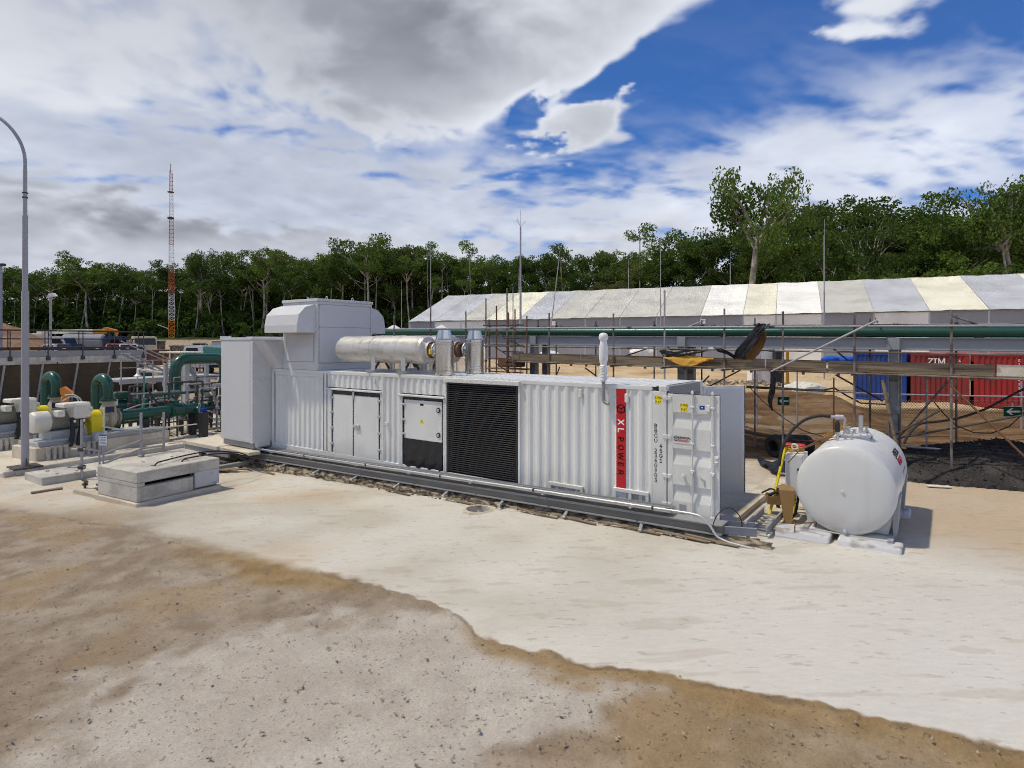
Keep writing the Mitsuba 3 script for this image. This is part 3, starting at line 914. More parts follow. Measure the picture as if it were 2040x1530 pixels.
for d in (.05, .25, .45):
    part(pl, 'bolt', M(CF).lathe([(.018, 0), (.016, .01), (0, .012)], (PS0 - .012, d, 2.77), (-1, 0, 0), 6), 'grey_mark')
part(pl, 'bottom_duct', M(CF).box(15.29, 15.9, -.02, .60, .27, .53, .10), 'housing_paint')

# ---------------------------------------------------------------- silencers and stacks
for i, (dc, tag_) in enumerate(((-.55, 'nearer'), (-1.75, 'farther'))):
    si = thing('exhaust_silencer', ('dull steel exhaust silencer drum lying along the front edge of the container roof' if i == 0 else 'steel exhaust silencer drum mostly hidden behind the front silencer on the roof'), 'exhaust silencer')
    z, r = 3.90, .435
    R = [(0, 0), (r * .60, 0), (r * .60, .10), (r * .93, .16), (r, .24), (r, .27), (r + .012, .275), (r + .012, .31), (r, .315), (r, 1.18), (r + .01, 1.185), (r + .01, 1.25), (r, 1.255), (r, 2.40), (r + .014, 2.405), (r + .014, 2.46), (r, 2.465), (r, 2.86), (r + .01, 2.865), (r + .01, 2.92), (r, 2.925), (r, 4.02), (r * .97, 4.08), (r * .90, 4.11), (0, 4.13)]
    part(si, 'drum', M(CF).lathe(R, (7.62, dc, z), (1, 0, 0), 48), 'silencer_steel', 30)
    part(si, 'outlet', M(CF).lathe([(r * .58, .0), (.20, -.02), (.20, -.16)], (7.62, dc, z), (1, 0, 0), 24), 'rust', 30)
    part(si, 'flange', M(CF).lathe([(.16, -.10), (.23, -.10), (.23, -.14), (.16, -.14)], (7.62, dc, z), (1, 0, 0), 24), 'rust')
    if i == 0:
        part(si, 'yellow_clamp', M(CF).box(7.46, 7.54, dc + .16, dc + .26, z - .12, z + .02, .015), 'yellow')
    if i == 0:
        q = np.linspace(.12, .62, 6)
        part(si, 'label_plate', M(CF).add([(s, dc + (r + .006) * math.cos(t), z + (r + .006) * math.sin(t)) for s in (9.30, 9.78) for t in q], np.array([(k, k + 1, k + 7, k + 6) for k in range(5)])), 'silencer_steel')
    for s in (8.49, 9.86):
        m = M(CF)
        m.box(s - .09, s + .09, dc + r * .85, dc + r * .85 + .012, 3.25, 3.86).box(s - .10, s + .10, dc + r * .75, dc + r * .85 + .06, 3.86, 3.89)
        m.box(s - .09, s + .09, dc - r * .85 - .012, dc - r * .85, 3.25, 3.80)
        part(si, 'bracket', m, 'galvanised')
        part(si, 'saddle', M(CF).prism([(-r * .8, 0), (r * .8, 0), (r * .8, .22), (r * .5, .10), (0, .02), (-r * .5, .10), (-r * .8, .22)][::1], (s - .03, dc, 3.28), (0, 1, 0), (0, 0, 1), (.06, 0, 0)) if False else M(CF).bar((s, dc - .3, 3.27), (s, dc - .12, 3.52), .06, .05).bar((s, dc + .3, 3.27), (s, dc + .12, 3.52), .06, .05), 'dark_steel')
for s in (8.49, 9.86):
    k = solo('silencer_rail', M(CF).box(s - .05, s + .05, -2.3, .06, 3.162, 3.185).box(s - .05, s - .04, -2.3, .06, 3.185, 3.245).box(s + .04, s + .05, -2.3, .06, 3.185, 3.245), 'galvanised', 'galvanised channel across the roof under the silencers, ' + ('nearer the exhaust stacks' if s < 9 else 'nearer the big housing'), 'channel rail')
    for d in (-2.0, -1.4, -.8, -.2):
        part(k, 'bolt', M(CF).lathe([(.02, 0), (.02, .03), (0, .035)], (s, d, 3.186), (0, 0, 1), 6), 'dark_steel')
for i, (s, dc) in enumerate(((7.13, -.55), (6.95, -1.75))):
    k = thing('exhaust_stack', ('shiny steel exhaust stack with tapered cap nearer the louvre side of the roof' if i == 0 else 'shiny steel exhaust stack with tapered cap, farther back on the container roof'), 'exhaust stack')
    r = .285
    part(k, 'pipe', M(CF).lathe([(r + .02, 0), (r + .02, .05), (r, .055), (r, .09), (r + .016, .10), (r + .016, .135), (r, .145), (r, .20), (r + .014, .207), (r + .014, .223), (r, .23), (r, .86), (r + .014, .868), (r + .014, .89), (r, .9), (r, .915), (r + .018, .922), (r + .018, .945), (r, .955), (r, 1.0)], (s, dc, 3.17), (0, 0, 1), 48), 'stainless', 25)
    part(k, 'cap', M(CF).lathe([(r + .004, 1.0), (r + .012, 1.02), (r + .012, 1.05), (r - .02, 1.07), (r - .09, 1.33), (r - .10, 1.33), (r - .06, 1.10), (0, 1.08)], (s, dc, 3.17), (0, 0, 1), 20), 'stainless')
    part(k, 'branch', M(CF).lathe([(.21, .14), (.21, .30), (.225, .31), (.225, .34), (.20, .38), (.12, .44), (.10, .50)], (s, dc, 3.90), (1, 0, 0), 32), 'stainless', 25)
    part(k, 'branch_seam', M(CF).lathe([(.232, .305), (.236, .325), (.232, .345)], (s, dc, 3.90), (1, 0, 0), 32), 'silencer_steel')
vp = thing('vent_pipe', 'white vent pipe with a ball cap rising left of the red stripe', 'vent pipe')
part(vp, 'bellows', M(CF).lathe([(.055, 3.22)] + [(.075 + .022 * (i % 2), 3.24 + i * .018) for i in range(20)] + [(.07, 3.61)], (1.50, .10, 0), (0, 0, 1), 14), 'plastic_white', 40)
part(vp, 'pipe', M(CF).lathe([(.07, 3.60), (.085, 3.66), (.105, 3.75), (.108, 4.02), (.085, 4.10), (.075, 4.22)], (1.50, .10, 0), (0, 0, 1), 16), 'plastic_white', 40)
part(vp, 'cap', M(CF).lathe([(.07, 4.19), (.10, 4.205), (.112, 4.26), (.10, 4.32), (.06, 4.355), (0, 4.365)], (1.50, .10, 0), (0, 0, 1), 16), 'plastic_white', 40)
part(vp, 'elbow', M(CF).tube(fillet([(1.50, .10, 3.24), (1.50, .10, 2.74), (1.36, .10, 2.70)], .10), .045, 10), 'steel_grey', 40)
part(vp, 'clamp', M(CF).box(1.42, 1.58, -.02, .12, 3.30, 3.34), 'plastic_white')

# ---------------------------------------------------------------- plinth, tray and conduit along the front
zc = lambda s: .57 - .0205 * s
zb = lambda s: .235 - .021 * s


def ramp(m, s0, s1, d0, d1, lo, hi, n=1):
    """a long box whose lower and upper faces follow the lines lo(s), hi(s)"""
    for k in range(n):
        a, b = s0 + (s1 - s0) * k / n, s0 + (s1 - s0) * (k + 1) / n
        v = [(s, d, f(s)) for s in (a, b) for d in (d0, d1) for f in (lo, hi)]
        m.add(v, BOX_F)
    return m


sp = thing('steel_plinth', 'long grey steel plinth beam under the front of the container', 'plinth beam')
part(sp, 'web', ramp(M(CF), -1.35, 17.0, .02, .43, lambda s: zb(s) - .02, lambda s: zc(s) - .205), 'plinth_face')
part(sp, 'top_flange', ramp(M(CF), -1.35, 17.0, .02, .47, lambda s: zc(s) - .204, lambda s: zc(s) - .182), 'steel_grey')
part(sp, 'bottom_flange', ramp(M(CF), -1.35, 17.0, .02, .50, lambda s: zb(s) - .045, lambda s: zb(s) - .021), 'steel_grey')
part(sp, 'slab', M(CF).box(-1.3, 17.4, -3.3, .018, -.5, .262), 'pale_slab')
for s in np.arange(.4, 17, 1.9):
    part(sp, 'stub', M(CF).bar((s, .40, zb(s) - .07), (s - .12, .78, zb(s) - .12), .07, .05, b=.006), 'galvanised')
ct = thing('cable_tray', 'long perforated galvanised cable tray running along the foot of the container', 'cable tray')
part(ct, 'bed', ramp(M(CF), -.25, 16.5, .09, .40, lambda s: zc(s) - .085, lambda s: zc(s) - .075), 'steel_grey')
for d in (.09, .40):
    part(ct, 'side', ramp(M(CF), -.25, 16.5, d - .004, d + .004, lambda s: zc(s) - .088, lambda s: zc(s) - .01), 'galvanised')
m = M(CF)
for s in np.arange(-.2, 9.0, .05):
    m.box(s, s + .014, .095, .39, zc(s) - .074, zc(s) - .066)
    m.box(s, s + .02, .082, .085, zc(s) - .06, zc(s) - .03)
part(ct, 'perforation', m, 'dark_steel')
labels[ct + '__perforation'] = {'kind': 'stuff'}
for s in np.arange(.6, 16, 2.3):
    part(ct, 'bracket', M(CF).bar((s, .06, zc(s) - .10), (s, .60, zc(s) - .06), .05, .02), 'galvanised')
for k, d in enumerate((.17, .24, .31)):
    solo('tray_cable', M(CF).tube([(s, d + .02 * math.sin(s * 1.3 + k), zc(s) - .05) for s in np.linspace(-.2, 16.4, 60)], .018, 6), 'rubber' if k else 'grey_mark', ('grey cable lying in the long tray, nearest the container wall', 'black cable lying in the middle of the long tray', 'black cable lying in the long tray, nearest the outer edge')[k], 'cable', True)
cd = [(s, .52, zc(s)) for s in np.linspace(16.2, -.7, 30)] + [(-.95, .53, .57), (-1.15, .56, .42), (-1.3, .60, .22), (-1.55, .62, .16), (-2.0, .6, .13)]
k = thing('steel_conduit', 'slim galvanised conduit running along the front of the tray and bending down at the door', 'conduit pipe')
part(k, 'pipe', M(CF).tube(fillet(cd, .08, 3), .026, 8), 'galvanised', True)
for s in np.arange(.1, 16, 3.1):
    part(k, 'clip', M(CF).box(s - .02, s + .02, .47, .56, zc(s) - .04, zc(s) + .035, .004), 'dark_steel')
k = solo('thin_conduit', M(CF).tube([(s, .47, zc(s) + .008) for s in np.linspace(8.2, -.15, 12)], .014, 6), 'galvanised', 'thin rusty conduit clipped beside the galvanised conduit, right half of the plinth', 'conduit pipe')

# rough broken concrete ledge and scrap timber under the beam
rng = np.random.default_rng(5)


def chunk(rng, c, sx, sy, sz, n=9):
    """an angular lump"""
    p = rng.normal(size=(n, 3))
    p /= np.linalg.norm(p, axis=1, keepdims=True)
    h = trimesh.convex.convex_hull(p * [sx, sy, sz])
    return np.array(h.vertices) + c, np.array(h.faces)


def ledge_mesh():
    S, D = np.meshgrid(np.arange(-2.3, 17.4, .06), np.linspace(0, 1, 12), indexing='ij')
    far_ = .56 + .010 * np.clip(S, 0, 16) + .07 * (meshkit.fbm(np.stack([S * 1.3, S * 0, S * 0], -1), 4, seed=2) - .5) * 2
    P = np.stack([S, .3 + D * (far_ - .3), 0 * S], -1)
    g = yard(C(0, 0)[0] + S * E1[0] - P[..., 1] * E2[0], C(0, 0)[1] + S * E1[1] - P[..., 1] * E2[1])
    t = np.clip(D, 0, 1)
    z = (zb(S) - .05) * (1 - t ** 1.5) + (g - .06) * t ** 1.5 + (meshkit.fbm(np.stack([S * 6, P[..., 1] * 9, 0 * S], -1), 3, seed=8) - .5) * .09 * (1 - .5 * t)
    P[..., 2] = z
    a, b = S.shape
    i, j = np.meshgrid(np.arange(a - 1), np.arange(b - 1), indexing='ij')
    q = (i * b + j).ravel()
    return P.reshape(-1, 3), np.stack([q, q + b, q + b + 1, q + 1], 1)


B['broken_edge'] = df(tex(lambda p, n, uv: mix((.075, .06, .045), (.33, .285, .225), smoothstep(.35, .7, fbm(p.x * 6, p.y * 6, p.z * 20, 3)))))
struct('rough_ground', M(CF).add(*ledge_mesh()), 'broken_edge', 25)
m = M(CF)
for _ in range(260):
    s = rng.uniform(-2, 17)
    d = rng.uniform(.5, .64 + .012 * s)
    x, y = C(s, d)[:2]
    a, b = rng.uniform(.02, .10), rng.uniform(.015, .05)
    m.add(*chunk(rng, (s, d, max(yard(x, y), zb(s) - .14 - (d - .45) * .4)), a, b, b * .7))
struct('rubble', m, 'broken_edge', kind='stuff', label='broken mortar and stones along the foot of the plinth')
for i in range(9):
    s = (-1.2, -.5, .6, 1.9, 3.0, 5.4, 7.7, 14.2, 15.6)[i]
    x, y = C(s, .72)[:2]
    z = yard(x, y) + .05
    solo('scrap_board', M(CF).bar((s + .55, .62 + .018 * s, z + .01), (s - .55 - .1 * (i % 3), .72 + .018 * s, z), .07, .028, b=.004), 'wood', 'weathered scrap board wedged under the plinth, ' + ('at the right end below the open door', 'second from the right end', 'below the red stripe', 'below the fork pockets', 'below the blank wall', 'below the louvre', 'below the electrical door', 'below the leftmost wall panel', 'at the left end below the plenum')[i], 'board')
# ---------------------------------------------------------------- fuel tank with its cabinet, ladder, boxes
def tubep(parent, name, pts, r, mat, n=8, smooth=40, fr=None, label=None, rad=0, F=WORLD):
    p = fillet(pts, rad) if rad else pts
    return part(parent, name, M(F).tube(p, r, n), mat, smooth, label)


TA = np.array([6.62, 12.0])
TF = frame(TA, E2, -E1)                       # along the tank's axis, y to the left... z up
TF = (np.append(TA, 0), np.stack([np.append(E2, 0), np.append(E1, 0), UP], 1))   # x along axis (away), y to the left, z up
tk = thing('fuel_tank', 'big white cylindrical fuel tank on a cradle right of the container', 'fuel tank')
R, TZ, TL = .895, 1.19, 3.25
prof = [(0, -.10), (.25, -.097), (.5, -.085), (.7, -.058), (.80, -.03), (.855, .0), (.885, .035), (.895, .08), (.895, TL - .08), (.885, TL - .035), (.855, TL), (.7, TL + .058), (.4, TL + .09), (0, TL + .1)]
part(tk, 'shell', M(TF).lathe(prof, (0, 0, TZ), (1, 0, 0), 72), 'tank_paint', 40)
part(tk, 'weld_seam', M(TF).lathe([(R, 1.58), (R + .006, 1.59), (R + .006, 1.605), (R, 1.615)], (0, 0, TZ), (1, 0, 0), 72), 'tank_paint', 40)
part(tk, 'boss', M(TF).lathe([(.028, .07), (.028, .125), (0, .128)], (0, .02, TZ - .01), (-1, 0, 0), 14), 'tank_paint', 30)
part(tk, 'drain_plug', M(TF).lathe([(.04, .0), (.04, .07), (.028, .075), (.028, .11), (0, .112)], (0, -.02, TZ - .80), (-1, 0, 0), 10), 'galvanised')
part(tk, 'manway', M(TF).lathe([(.30, .80), (.30, .93), (.345, .935), (.345, .965), (.0, .97)], (1.45, 0, TZ), (0, 0, 1), 32), 'tank_paint', 30)
for i in range(12):
    a = i * math.pi / 6
    part(tk, 'bolt', M(TF).lathe([(.018, 0), (.018, .03), (0, .035)], (1.45 + .315 * math.cos(a), .315 * math.sin(a), TZ + .966), (0, 0, 1), 6), 'galvanised')
tubep(tk, 'vent_stack', [(1.52, -.13, TZ + .96), (1.52, -.13, TZ + 1.38)], .045, 'galvanised', 12, F=TF)
part(tk, 'vent_cap', M(TF).lathe([(.056, 0), (.056, .05), (.0, .055)], (1.52, -.13, TZ + 1.37), (0, 0, 1), 12), 'rust')
tubep(tk, 'filler_pipe', [(1.33, .16, TZ + .95), (1.33, .16, TZ + 1.30), (1.30, .42, TZ + 1.31)], .032, 'galvanised', 10, F=TF, rad=.04)
part(tk, 'coupling', M(TF).lathe([(.05, 0), (.05, .16), (.038, .17)], (1.33, .18, TZ + 1.31), TF[1].T @ TF[1] @ np.array([-.1, 1, 0]), 12), 'galvanised')
for (x, y, h) in ((1.2, .08, .12), (1.62, .12, .10), (1.35, -.02, .08), (1.68, -.22, .11)):
    part(tk, 'valve', M(TF).lathe([(.04, 0), (.04, h * .5), (.022, h * .5), (.022, h), (.05, h), (.05, h + .015), (0, h + .02)], (x, y, TZ + .97), (0, 0, 1), 10), 'galvanised')
tubep(tk, 'level_gauge', [(.75, .22, TZ + .86), (.75, .22, TZ + 1.10)], .028, 'galvanised', 10, F=TF)
part(tk, 'gauge_head', M(TF).lathe([(.045, 0), (.05, .02), (.05, .17), (.045, .19), (.03, .20), (.03, .225), (0, .23)], (.75, .22, TZ + 1.06), (0, 0, 1), 14), 'black_paint', 30)
part(tk, 'gauge_cap', M(TF).lathe([(.042, 0), (.042, .03), (0, .035)], (.75, .22, TZ + 1.285), (0, 0, 1), 12), 'rust')
for x, y in ((.9, -.02), (1.62, -.33), (.95, .10)):
    part(tk, 'lug', M(TF).lathe([(.03, 0), (.03, .06), (.018, .06), (.018, .10), (0, .10)], (x, y, TZ + math.sqrt(R * R - y * y) - .01), (0, 0, 1), 8), 'galvanised')
hs = [(1.28, .44, TZ + 1.31), (1.22, .62, TZ + 1.33), (1.12, .92, TZ + 1.24), (1.0, 1.20, TZ + .95), (.9, 1.36, TZ + .55), (.86, 1.40, TZ + .18)]
tubep(tk, 'fuel_hose', fillet(hs, .2, 4), .034, 'rubber', 10, F=TF)
for k in range(2):
    tubep(tk, 'small_pipe', [(.78 + .3 * k, .2, TZ + .92), (.85 + .2 * k, .55, TZ + .80 + .05 * k), (.8, .95, TZ + .60), (.8, 1.2, TZ + .28)], .012, 'rust', 6, F=TF, rad=.1)
part(tk, 'pipe_clip', M(TF).bar((.80, .52, TZ + .93), (1.3, .05, TZ + 1.20), .012, .012).bar((.95, .50, TZ + .90), (1.35, .08, TZ + 1.10), .012, .012), 'ochre_tarp')


def on_tank(x, th, r=R + .002):
    return (x, r * math.sin(th), TZ + r * math.cos(th))


# emblem and lettering on the right flank
for txt, x, th, h, mat in (('GENESAL', 2.15, -.96, .13, 'black_mark'), ('ENERGY', 2.15, -1.16, .13, 'red_mark'), ('www.genesalenergy.com', 2.2, -1.36, .05, 'grey_mark')):
    t = meshkit.text_mesh(txt, h, .003, True)
    v = np.array(t.vertices)
    v[:, 0] -= v[:, 0].mean()
    w = np.array([on_tank(x + a, th - b / R, R + .001 + c) for a, b, c in zip(v[:, 0] * 1.0, -v[:, 1] + .06, v[:, 2])])
    part(tk, 'lettering', M(TF).add(w, t.faces), mat)
m = M((np.zeros(3), np.eye(3)))
hexlogo(m, (0, 0, 0), .12, .004, .02)
v, f = m.out()
w = np.array([on_tank(1.72 - a, -1.06 + b / R, R + .002 + c) for a, c, b in v])
part(tk, 'emblem', M(TF).add(w, f), 'black_mark')
# cradle: two saddles, side plates, base frame, concrete blocks below
for x in (.42, 2.80):
    part(tk, 'saddle', M(TF).prism([(-.72, .34), (.72, .34), (.80, .72)] + [(.9 * math.sin(a), TZ - .905 * math.cos(a)) for a in np.linspace(1.0, -1.0, 15)] + [(-.80, .72)], (x - .05, 0, 0), (0, 1, 0), (0, 0, 1), (.10, 0, 0)), 'tank_paint')
part(tk, 'side_leg', M(TF).prism([(-.86, .33), (-.80, .33), (-.80, .86), (-.865, 1.12), (-.92, 1.12)], (.30, 0, 0), (0, 1, 0), (0, 0, 1), (.55, 0, 0)), 'beam_grey')
part(tk, 'side_leg', M(TF).prism([(-.86, .33), (-.80, .33), (-.80, .86), (-.865, 1.12), (-.92, 1.12)], (2.6, 0, 0), (0, 1, 0), (0, 0, 1), (.4, 0, 0)), 'beam_grey')
for y in (-.78, .70):
    part(tk, 'skid_beam', M(TF).box(-.05, 3.3, y - .05, y + .05, .30, .36, .006), 'beam_grey')
part(tk, 'skid_plate', M(TF).box(-.02, .75, -.78, .78, .305, .325), 'tank_paint')
B['block'] = df(tex(lambda p, n, uv: mix((.50, .51, .545), (.32, .30, .28), smoothstep(.52, .72, fbm(p.x * 5, p.y * 5, p.z * 7, 3)))))
for i, (x, y0, y1) in enumerate(((-.38, .22, 1.22), (-.38, -.98, .08), (2.55, .22, 1.22), (2.55, -.98, .08))):
    # rounded kerb block
    zt = .325
    pf = [(0, 0), (.62, 0), (.62, .20), (.56, zt - .05), (.50, zt - .012), (.12, zt - .012), (.05, zt - .05), (.0, .17)]
    pf = [(a + x, b * .9 + .03 - .01) for a, b in pf]
    V, n = [], len(pf)
    ys = [y0, y0 + .03, y1 - .03, y1]
    for k, y in enumerate(ys):
        sc = .94 if k in (0, 3) else 1.0
        V += [((a - x - .31) * sc + x + .31, y, (b - .02) * sc + .02) for a, b in pf]
    q = []
    for k in range(3):
        for j in range(n):
            q.append((k * n + j, k * n + (j + 1) % n, (k + 1) * n + (j + 1) % n, (k + 1) * n + j))
    m = M(TF).add(V, np.array(q))
    for k in (0, 3):
        c0 = k * n
        m.add(V[c0:c0 + n], np.array([(0, j, j + 1) for j in range(1, n - 1)]))
    solo('concrete_block', m, 'block', ('front left', 'front right', 'rear left', 'rear right')[i] + ' painted concrete kerb block carrying the fuel tank', 'concrete block', 25)
# cabinet beside the tank
cb = thing('control_cabinet', 'white wall cabinet with a black handle fixed to the left side of the fuel tank', 'control cabinet')
part(cb, 'body', M(TF).box(1.0, 1.55, .93, 1.30, .70, 1.645, .01), 'white_paint')
part(cb, 'door', M(TF).box(.975, .998, .95, 1.285, .73, 1.615, .006), 'housing_paint')
part(cb, 'handle', M(TF).box(.955, .976, 1.01, 1.035, 1.10, 1.28, .006).lathe([(.03, 0), (.03, .02), (0, .022)], (.975, 1.022, 1.31), (-1, 0, 0), 10), 'black_paint')
part(cb, 'stay', M(TF).box(1.2, 1.3, .86, .93, 1.0, 1.06), 'beam_grey')
part(cb, 'cable_bundle', M(TF).tube([(1.15, 1.05, .7), (1.1, 1.1, .3), (1.15, 1.2, .15), (1.4, 1.3, .12)], .03, 8), 'rubber', True)
solo('cable_coil', M(TF).tube([(1.26 + .14 * math.cos(a) * (1 + .1 * math.sin(3 * a)), 1.12 + .16 * math.sin(a), 1.665 + .006 * a) for a in np.linspace(0, 14, 70)], .016, 6), 'ochre_tarp', 'coil of yellow rope on top of the white control cabinet', 'rope coil', True)
solo('tape_roll', M(TF).tube([(1.30 + 0 * a, 1.16 + .06 * math.cos(a), 1.755 + .06 * math.sin(a)) for a in np.linspace(0, 2 * math.pi, 20)], .02, 8), 'plastic_white', 'white tape roll standing on the control cabinet', 'tape roll', True)
# stepladder
ld = thing('stepladder', 'yellow stepladder with a red top standing left of the control cabinet', 'stepladder')
lf = np.array([(0, .0), (0, .36)])
top = 1.69
for y in (1.08, 1.44):
    part(ld, 'front_rail', M(TF).bar((1.30, y + (.26 if y > 1.3 else .14), .12), (1.72, y, top), .06, .03), 'yellow')
    part(ld, 'rear_rail', M(TF).bar((2.4, y + (.05 if y > 1.3 else -.05), .12), (1.82, y, top), .05, .03), 'yellow')
for k in range(4):
    t = (k + 1) / 5
    part(ld, 'tread', M(TF).bar((1.30 + .42 * t, 1.22 - .14 * t, .12 + t * (top - .12)), (1.30 + .42 * t, 1.70 - .26 * t, .12 + t * (top - .12)), .08, .03), 'galvanised')
part(ld, 'cap', M(TF).box(1.64, 1.90, 1.04, 1.48, top - .01, top + .06, .02), 'red_paint')
# cardboard boxes
bx = thing('cardboard_box', 'low open cardboard box standing on the end of the grey cable channel', 'cardboard box')
F = frame((5.92, 13.95), (.97, -.25, 0))
for a in ((0, .50, 0, .012, .40, .58), (0, .50, .33, .342, .40, .58), (0, .012, .013, .329, .40, .58), (.488, .50, .013, .329, .40, .58), (0, .5, 0, .342, .388, .399)):
    part(bx, 'side', M(F).box(*a), 'card')
solo('tool_bundle', M(F).tube([(.05, .1, .58), (.2, .2, .64), (.38, .12, .60), (.46, .25, .66)], .035, 7).tube([(-.1, .2, .60), (.1, .25, .70), (.3, .2, .66)], .022, 6), 'rubber', 'tangle of black tools and cables spilling out of the low cardboard box', 'tools', True)
bx = thing('cardboard_box', 'tall tapering folded cardboard leaning beside the fuel tank', 'cardboard box')
F = frame((6.03, 13.45), (.96, -.28, 0))
part(bx, 'panel', M(F).add([(-.07, 0, .84), (.26, -.03, .84), (.18, -.14, .12), (.03, -.14, .14), (-.05, .14, .82), (.27, .10, .82), (.20, .0, .12), (.05, .0, .14)], np.array([(0, 1, 2, 3), (5, 4, 7, 6), (4, 0, 3, 7), (1, 5, 6, 2)])), 'card')
part(bx, 'flap', M(F).add([(-.07, 0, .84), (.26, -.03, .84), (.22, .16, .96), (.0, .18, .94)], np.array([(0, 1, 2, 3)])), 'card')
# grey cable channel leaving the container
ch = thing('cable_channel', 'open grey steel cable channel bending from the container door to the tank', 'cable channel')


def channel(parent, pts, w, h, zt):
    pts = [np.asarray(p, float) for p in pts]
    for name, off in (('side', -w / 2), ('side', w / 2)):
        for a, b in zip(pts, pts[1:]):
            d = (b - a) / np.linalg.norm(b - a)
            nrm = np.array([-d[1], d[0]])
            e = .10 * off / abs(off) * 0
            part(parent, name, M().bar(np.append(a + nrm * off, zt - h / 2), np.append(b + nrm * off, zt - h / 2), .008, h), 'beam_grey')
            part(parent, 'lip', M().bar(np.append(a + nrm * off, zt), np.append(b + nrm * off, zt), .035, .01), 'galvanised')
    for a, b in zip(pts, pts[1:]):
        L_ = np.linalg.norm(b - a)
        d = (b - a) / L_
        nrm = np.array([-d[1], d[0]])
        for s in np.arange(.12, L_ - .05, .24):
            c = a + d * s
            part(parent, 'rung', M().bar(np.append(c - nrm * w / 2, zt - h + .02), np.append(c + nrm * w / 2, zt - h + .02), .06, .02), 'galvanised')


channel(ch, [(4.25, 12.62), (5.02, 12.42), (5.98, 13.75)], .42, .17, .36)
solo('channel_support', M().box(4.4, 5.0, 12.15, 12.2, .13, .17).box(4.4, 4.45, 12.2, 12.7, .13, .17), 'rust', 'rusty angle iron under the bend of the grey cable channel', 'steel angle')
solo('black_cable', M().tube(fillet([(4.05, 12.25, .30), (4.15, 12.2, .68), (4.45, 12.3, .80), (4.72, 12.45, .55), (4.78, 12.5, .30)], .3, 5), .010, 6), 'rubber', 'thin dark cable looping in front of the open container door', 'cable', True)
solo('wire_hoop', M().tube(fillet([(5.75, 12.25, .14), (5.75, 12.25, .44), (6.25, 12.35, .46), (6.32, 12.6, .16)], .05), .012, 6), 'rust', 'rusty bent bar sticking up left of the tank blocks', 'bent bar', True)
solo('black_hose', M().tube(fillet([(6.45, 14.6, .15), (6.35, 14.5, .62), (6.6, 14.5, .70), (6.95, 14.4, .70)], .08), .045, 8), 'rubber', 'thick black hose elbow standing behind the ladder foot', 'hose', True)
# slabs behind the doors
struct('paved_ground', M().prism([(6.3, 16.0), (8.3, 15.0), (9.6, 16.6), (7.6, 17.8)], (0, 0, .03), (1, 0, 0), (0, 1, 0), (0, 0, .12)), 'pale_slab')
struct('paved_path', M().prism([(4.6, 13.0), (6.2, 12.6), (7.0, 14.2), (5.9, 15.4), (5.0, 15.2)], (0, 0, .05), (1, 0, 0), (0, 1, 0), (0, 0, .085)), 'pale_slab')
# gravel pile, tyres, black sheet
GP = np.array([13.8, 18.1])


def pile(xs, ys, h, cx, cy, rx, ry, rot, seed, amp):
    X, Y = np.meshgrid(xs, ys)
    u = ((X - cx) * math.cos(rot) + (Y - cy) * math.sin(rot)) / rx
    v = (-(X - cx) * math.sin(rot) + (Y - cy) * math.cos(rot)) / ry
    r = np.hypot(u, v)
    P = np.stack([X, Y, 0 * X], -1)
    z = h * np.clip(1 - r, 0, 1) ** .8 * (1 + amp * (meshkit.fbm(P * 1.1, 3, seed=seed) - .5)) + (meshkit.fbm(P * 7, 3, seed=seed + 1) - .5) * .10 * (r < 1)
    z = np.where(r < 1.0, z + .03, -.3) + terrain(X, Y)
    ny, nx = X.shape
    i, j = np.meshgrid(np.arange(ny - 1), np.arange(nx - 1), indexing='ij')
    a = (i * nx + j).ravel()
    return np.stack([X, Y, z], -1).reshape(-1, 3), np.stack([a, a + 1, a + nx + 1, a + nx], 1)


B['gravel'] = {'type': 'twosided', 'b': {'type': 'bumpmap', 'arbitrary': tex(lambda p, n, uv: fbm(p.x * 22, p.y * 22, p.z * 22, 3) * .05, .006), 'scale': 1.0, 'b': {'type': 'diffuse', 'reflectance': tex(lambda p, n, uv: mix((.028, .027, .030), (.095, .088, .085), fbm(p.x * 16, p.y * 16, p.z * 16, 3) * .6 + .5 * smoothstep(.5, .9, fbm(p.x * 1.4, p.y * 1.4, 0, 2))))}}}
gpile = solo('gravel_pile', M().add(*pile(np.arange(9.8, 21, .09), np.arange(14.4, 22.4, .09), .95, 15.2, 18.3, 5.2, 2.7, -.16, 41, .5)), 'gravel', 'heap of dark grey gravel spread at the foot of the brown bank on the right', 'gravel pile', True)
m = M()
rng = np.random.default_rng(12)
vs = scene[gpile]['filename']
pv = meshkit.WRITTEN[vs][0]
ok = pv[(pv[:, 2] > np.vectorize(lambda a, b: terrain(np.array(a), np.array(b)))(pv[:, 0], pv[:, 1]) + .02)]
for _ in range(2600):
    c = ok[rng.integers(len(ok))] + np.append(rng.normal(size=2) * .03, .01)
    a = rng.uniform(.015, .05)
    m.add(*chunk(rng, c, a, a, a * .7, 7))
k = numbered(gpile + '__stones')
scene[k] = mikit.ply(m.out(), 'stone')
labels[k] = {'kind': 'stuff', 'label': 'loose dark stones on the gravel heap'}
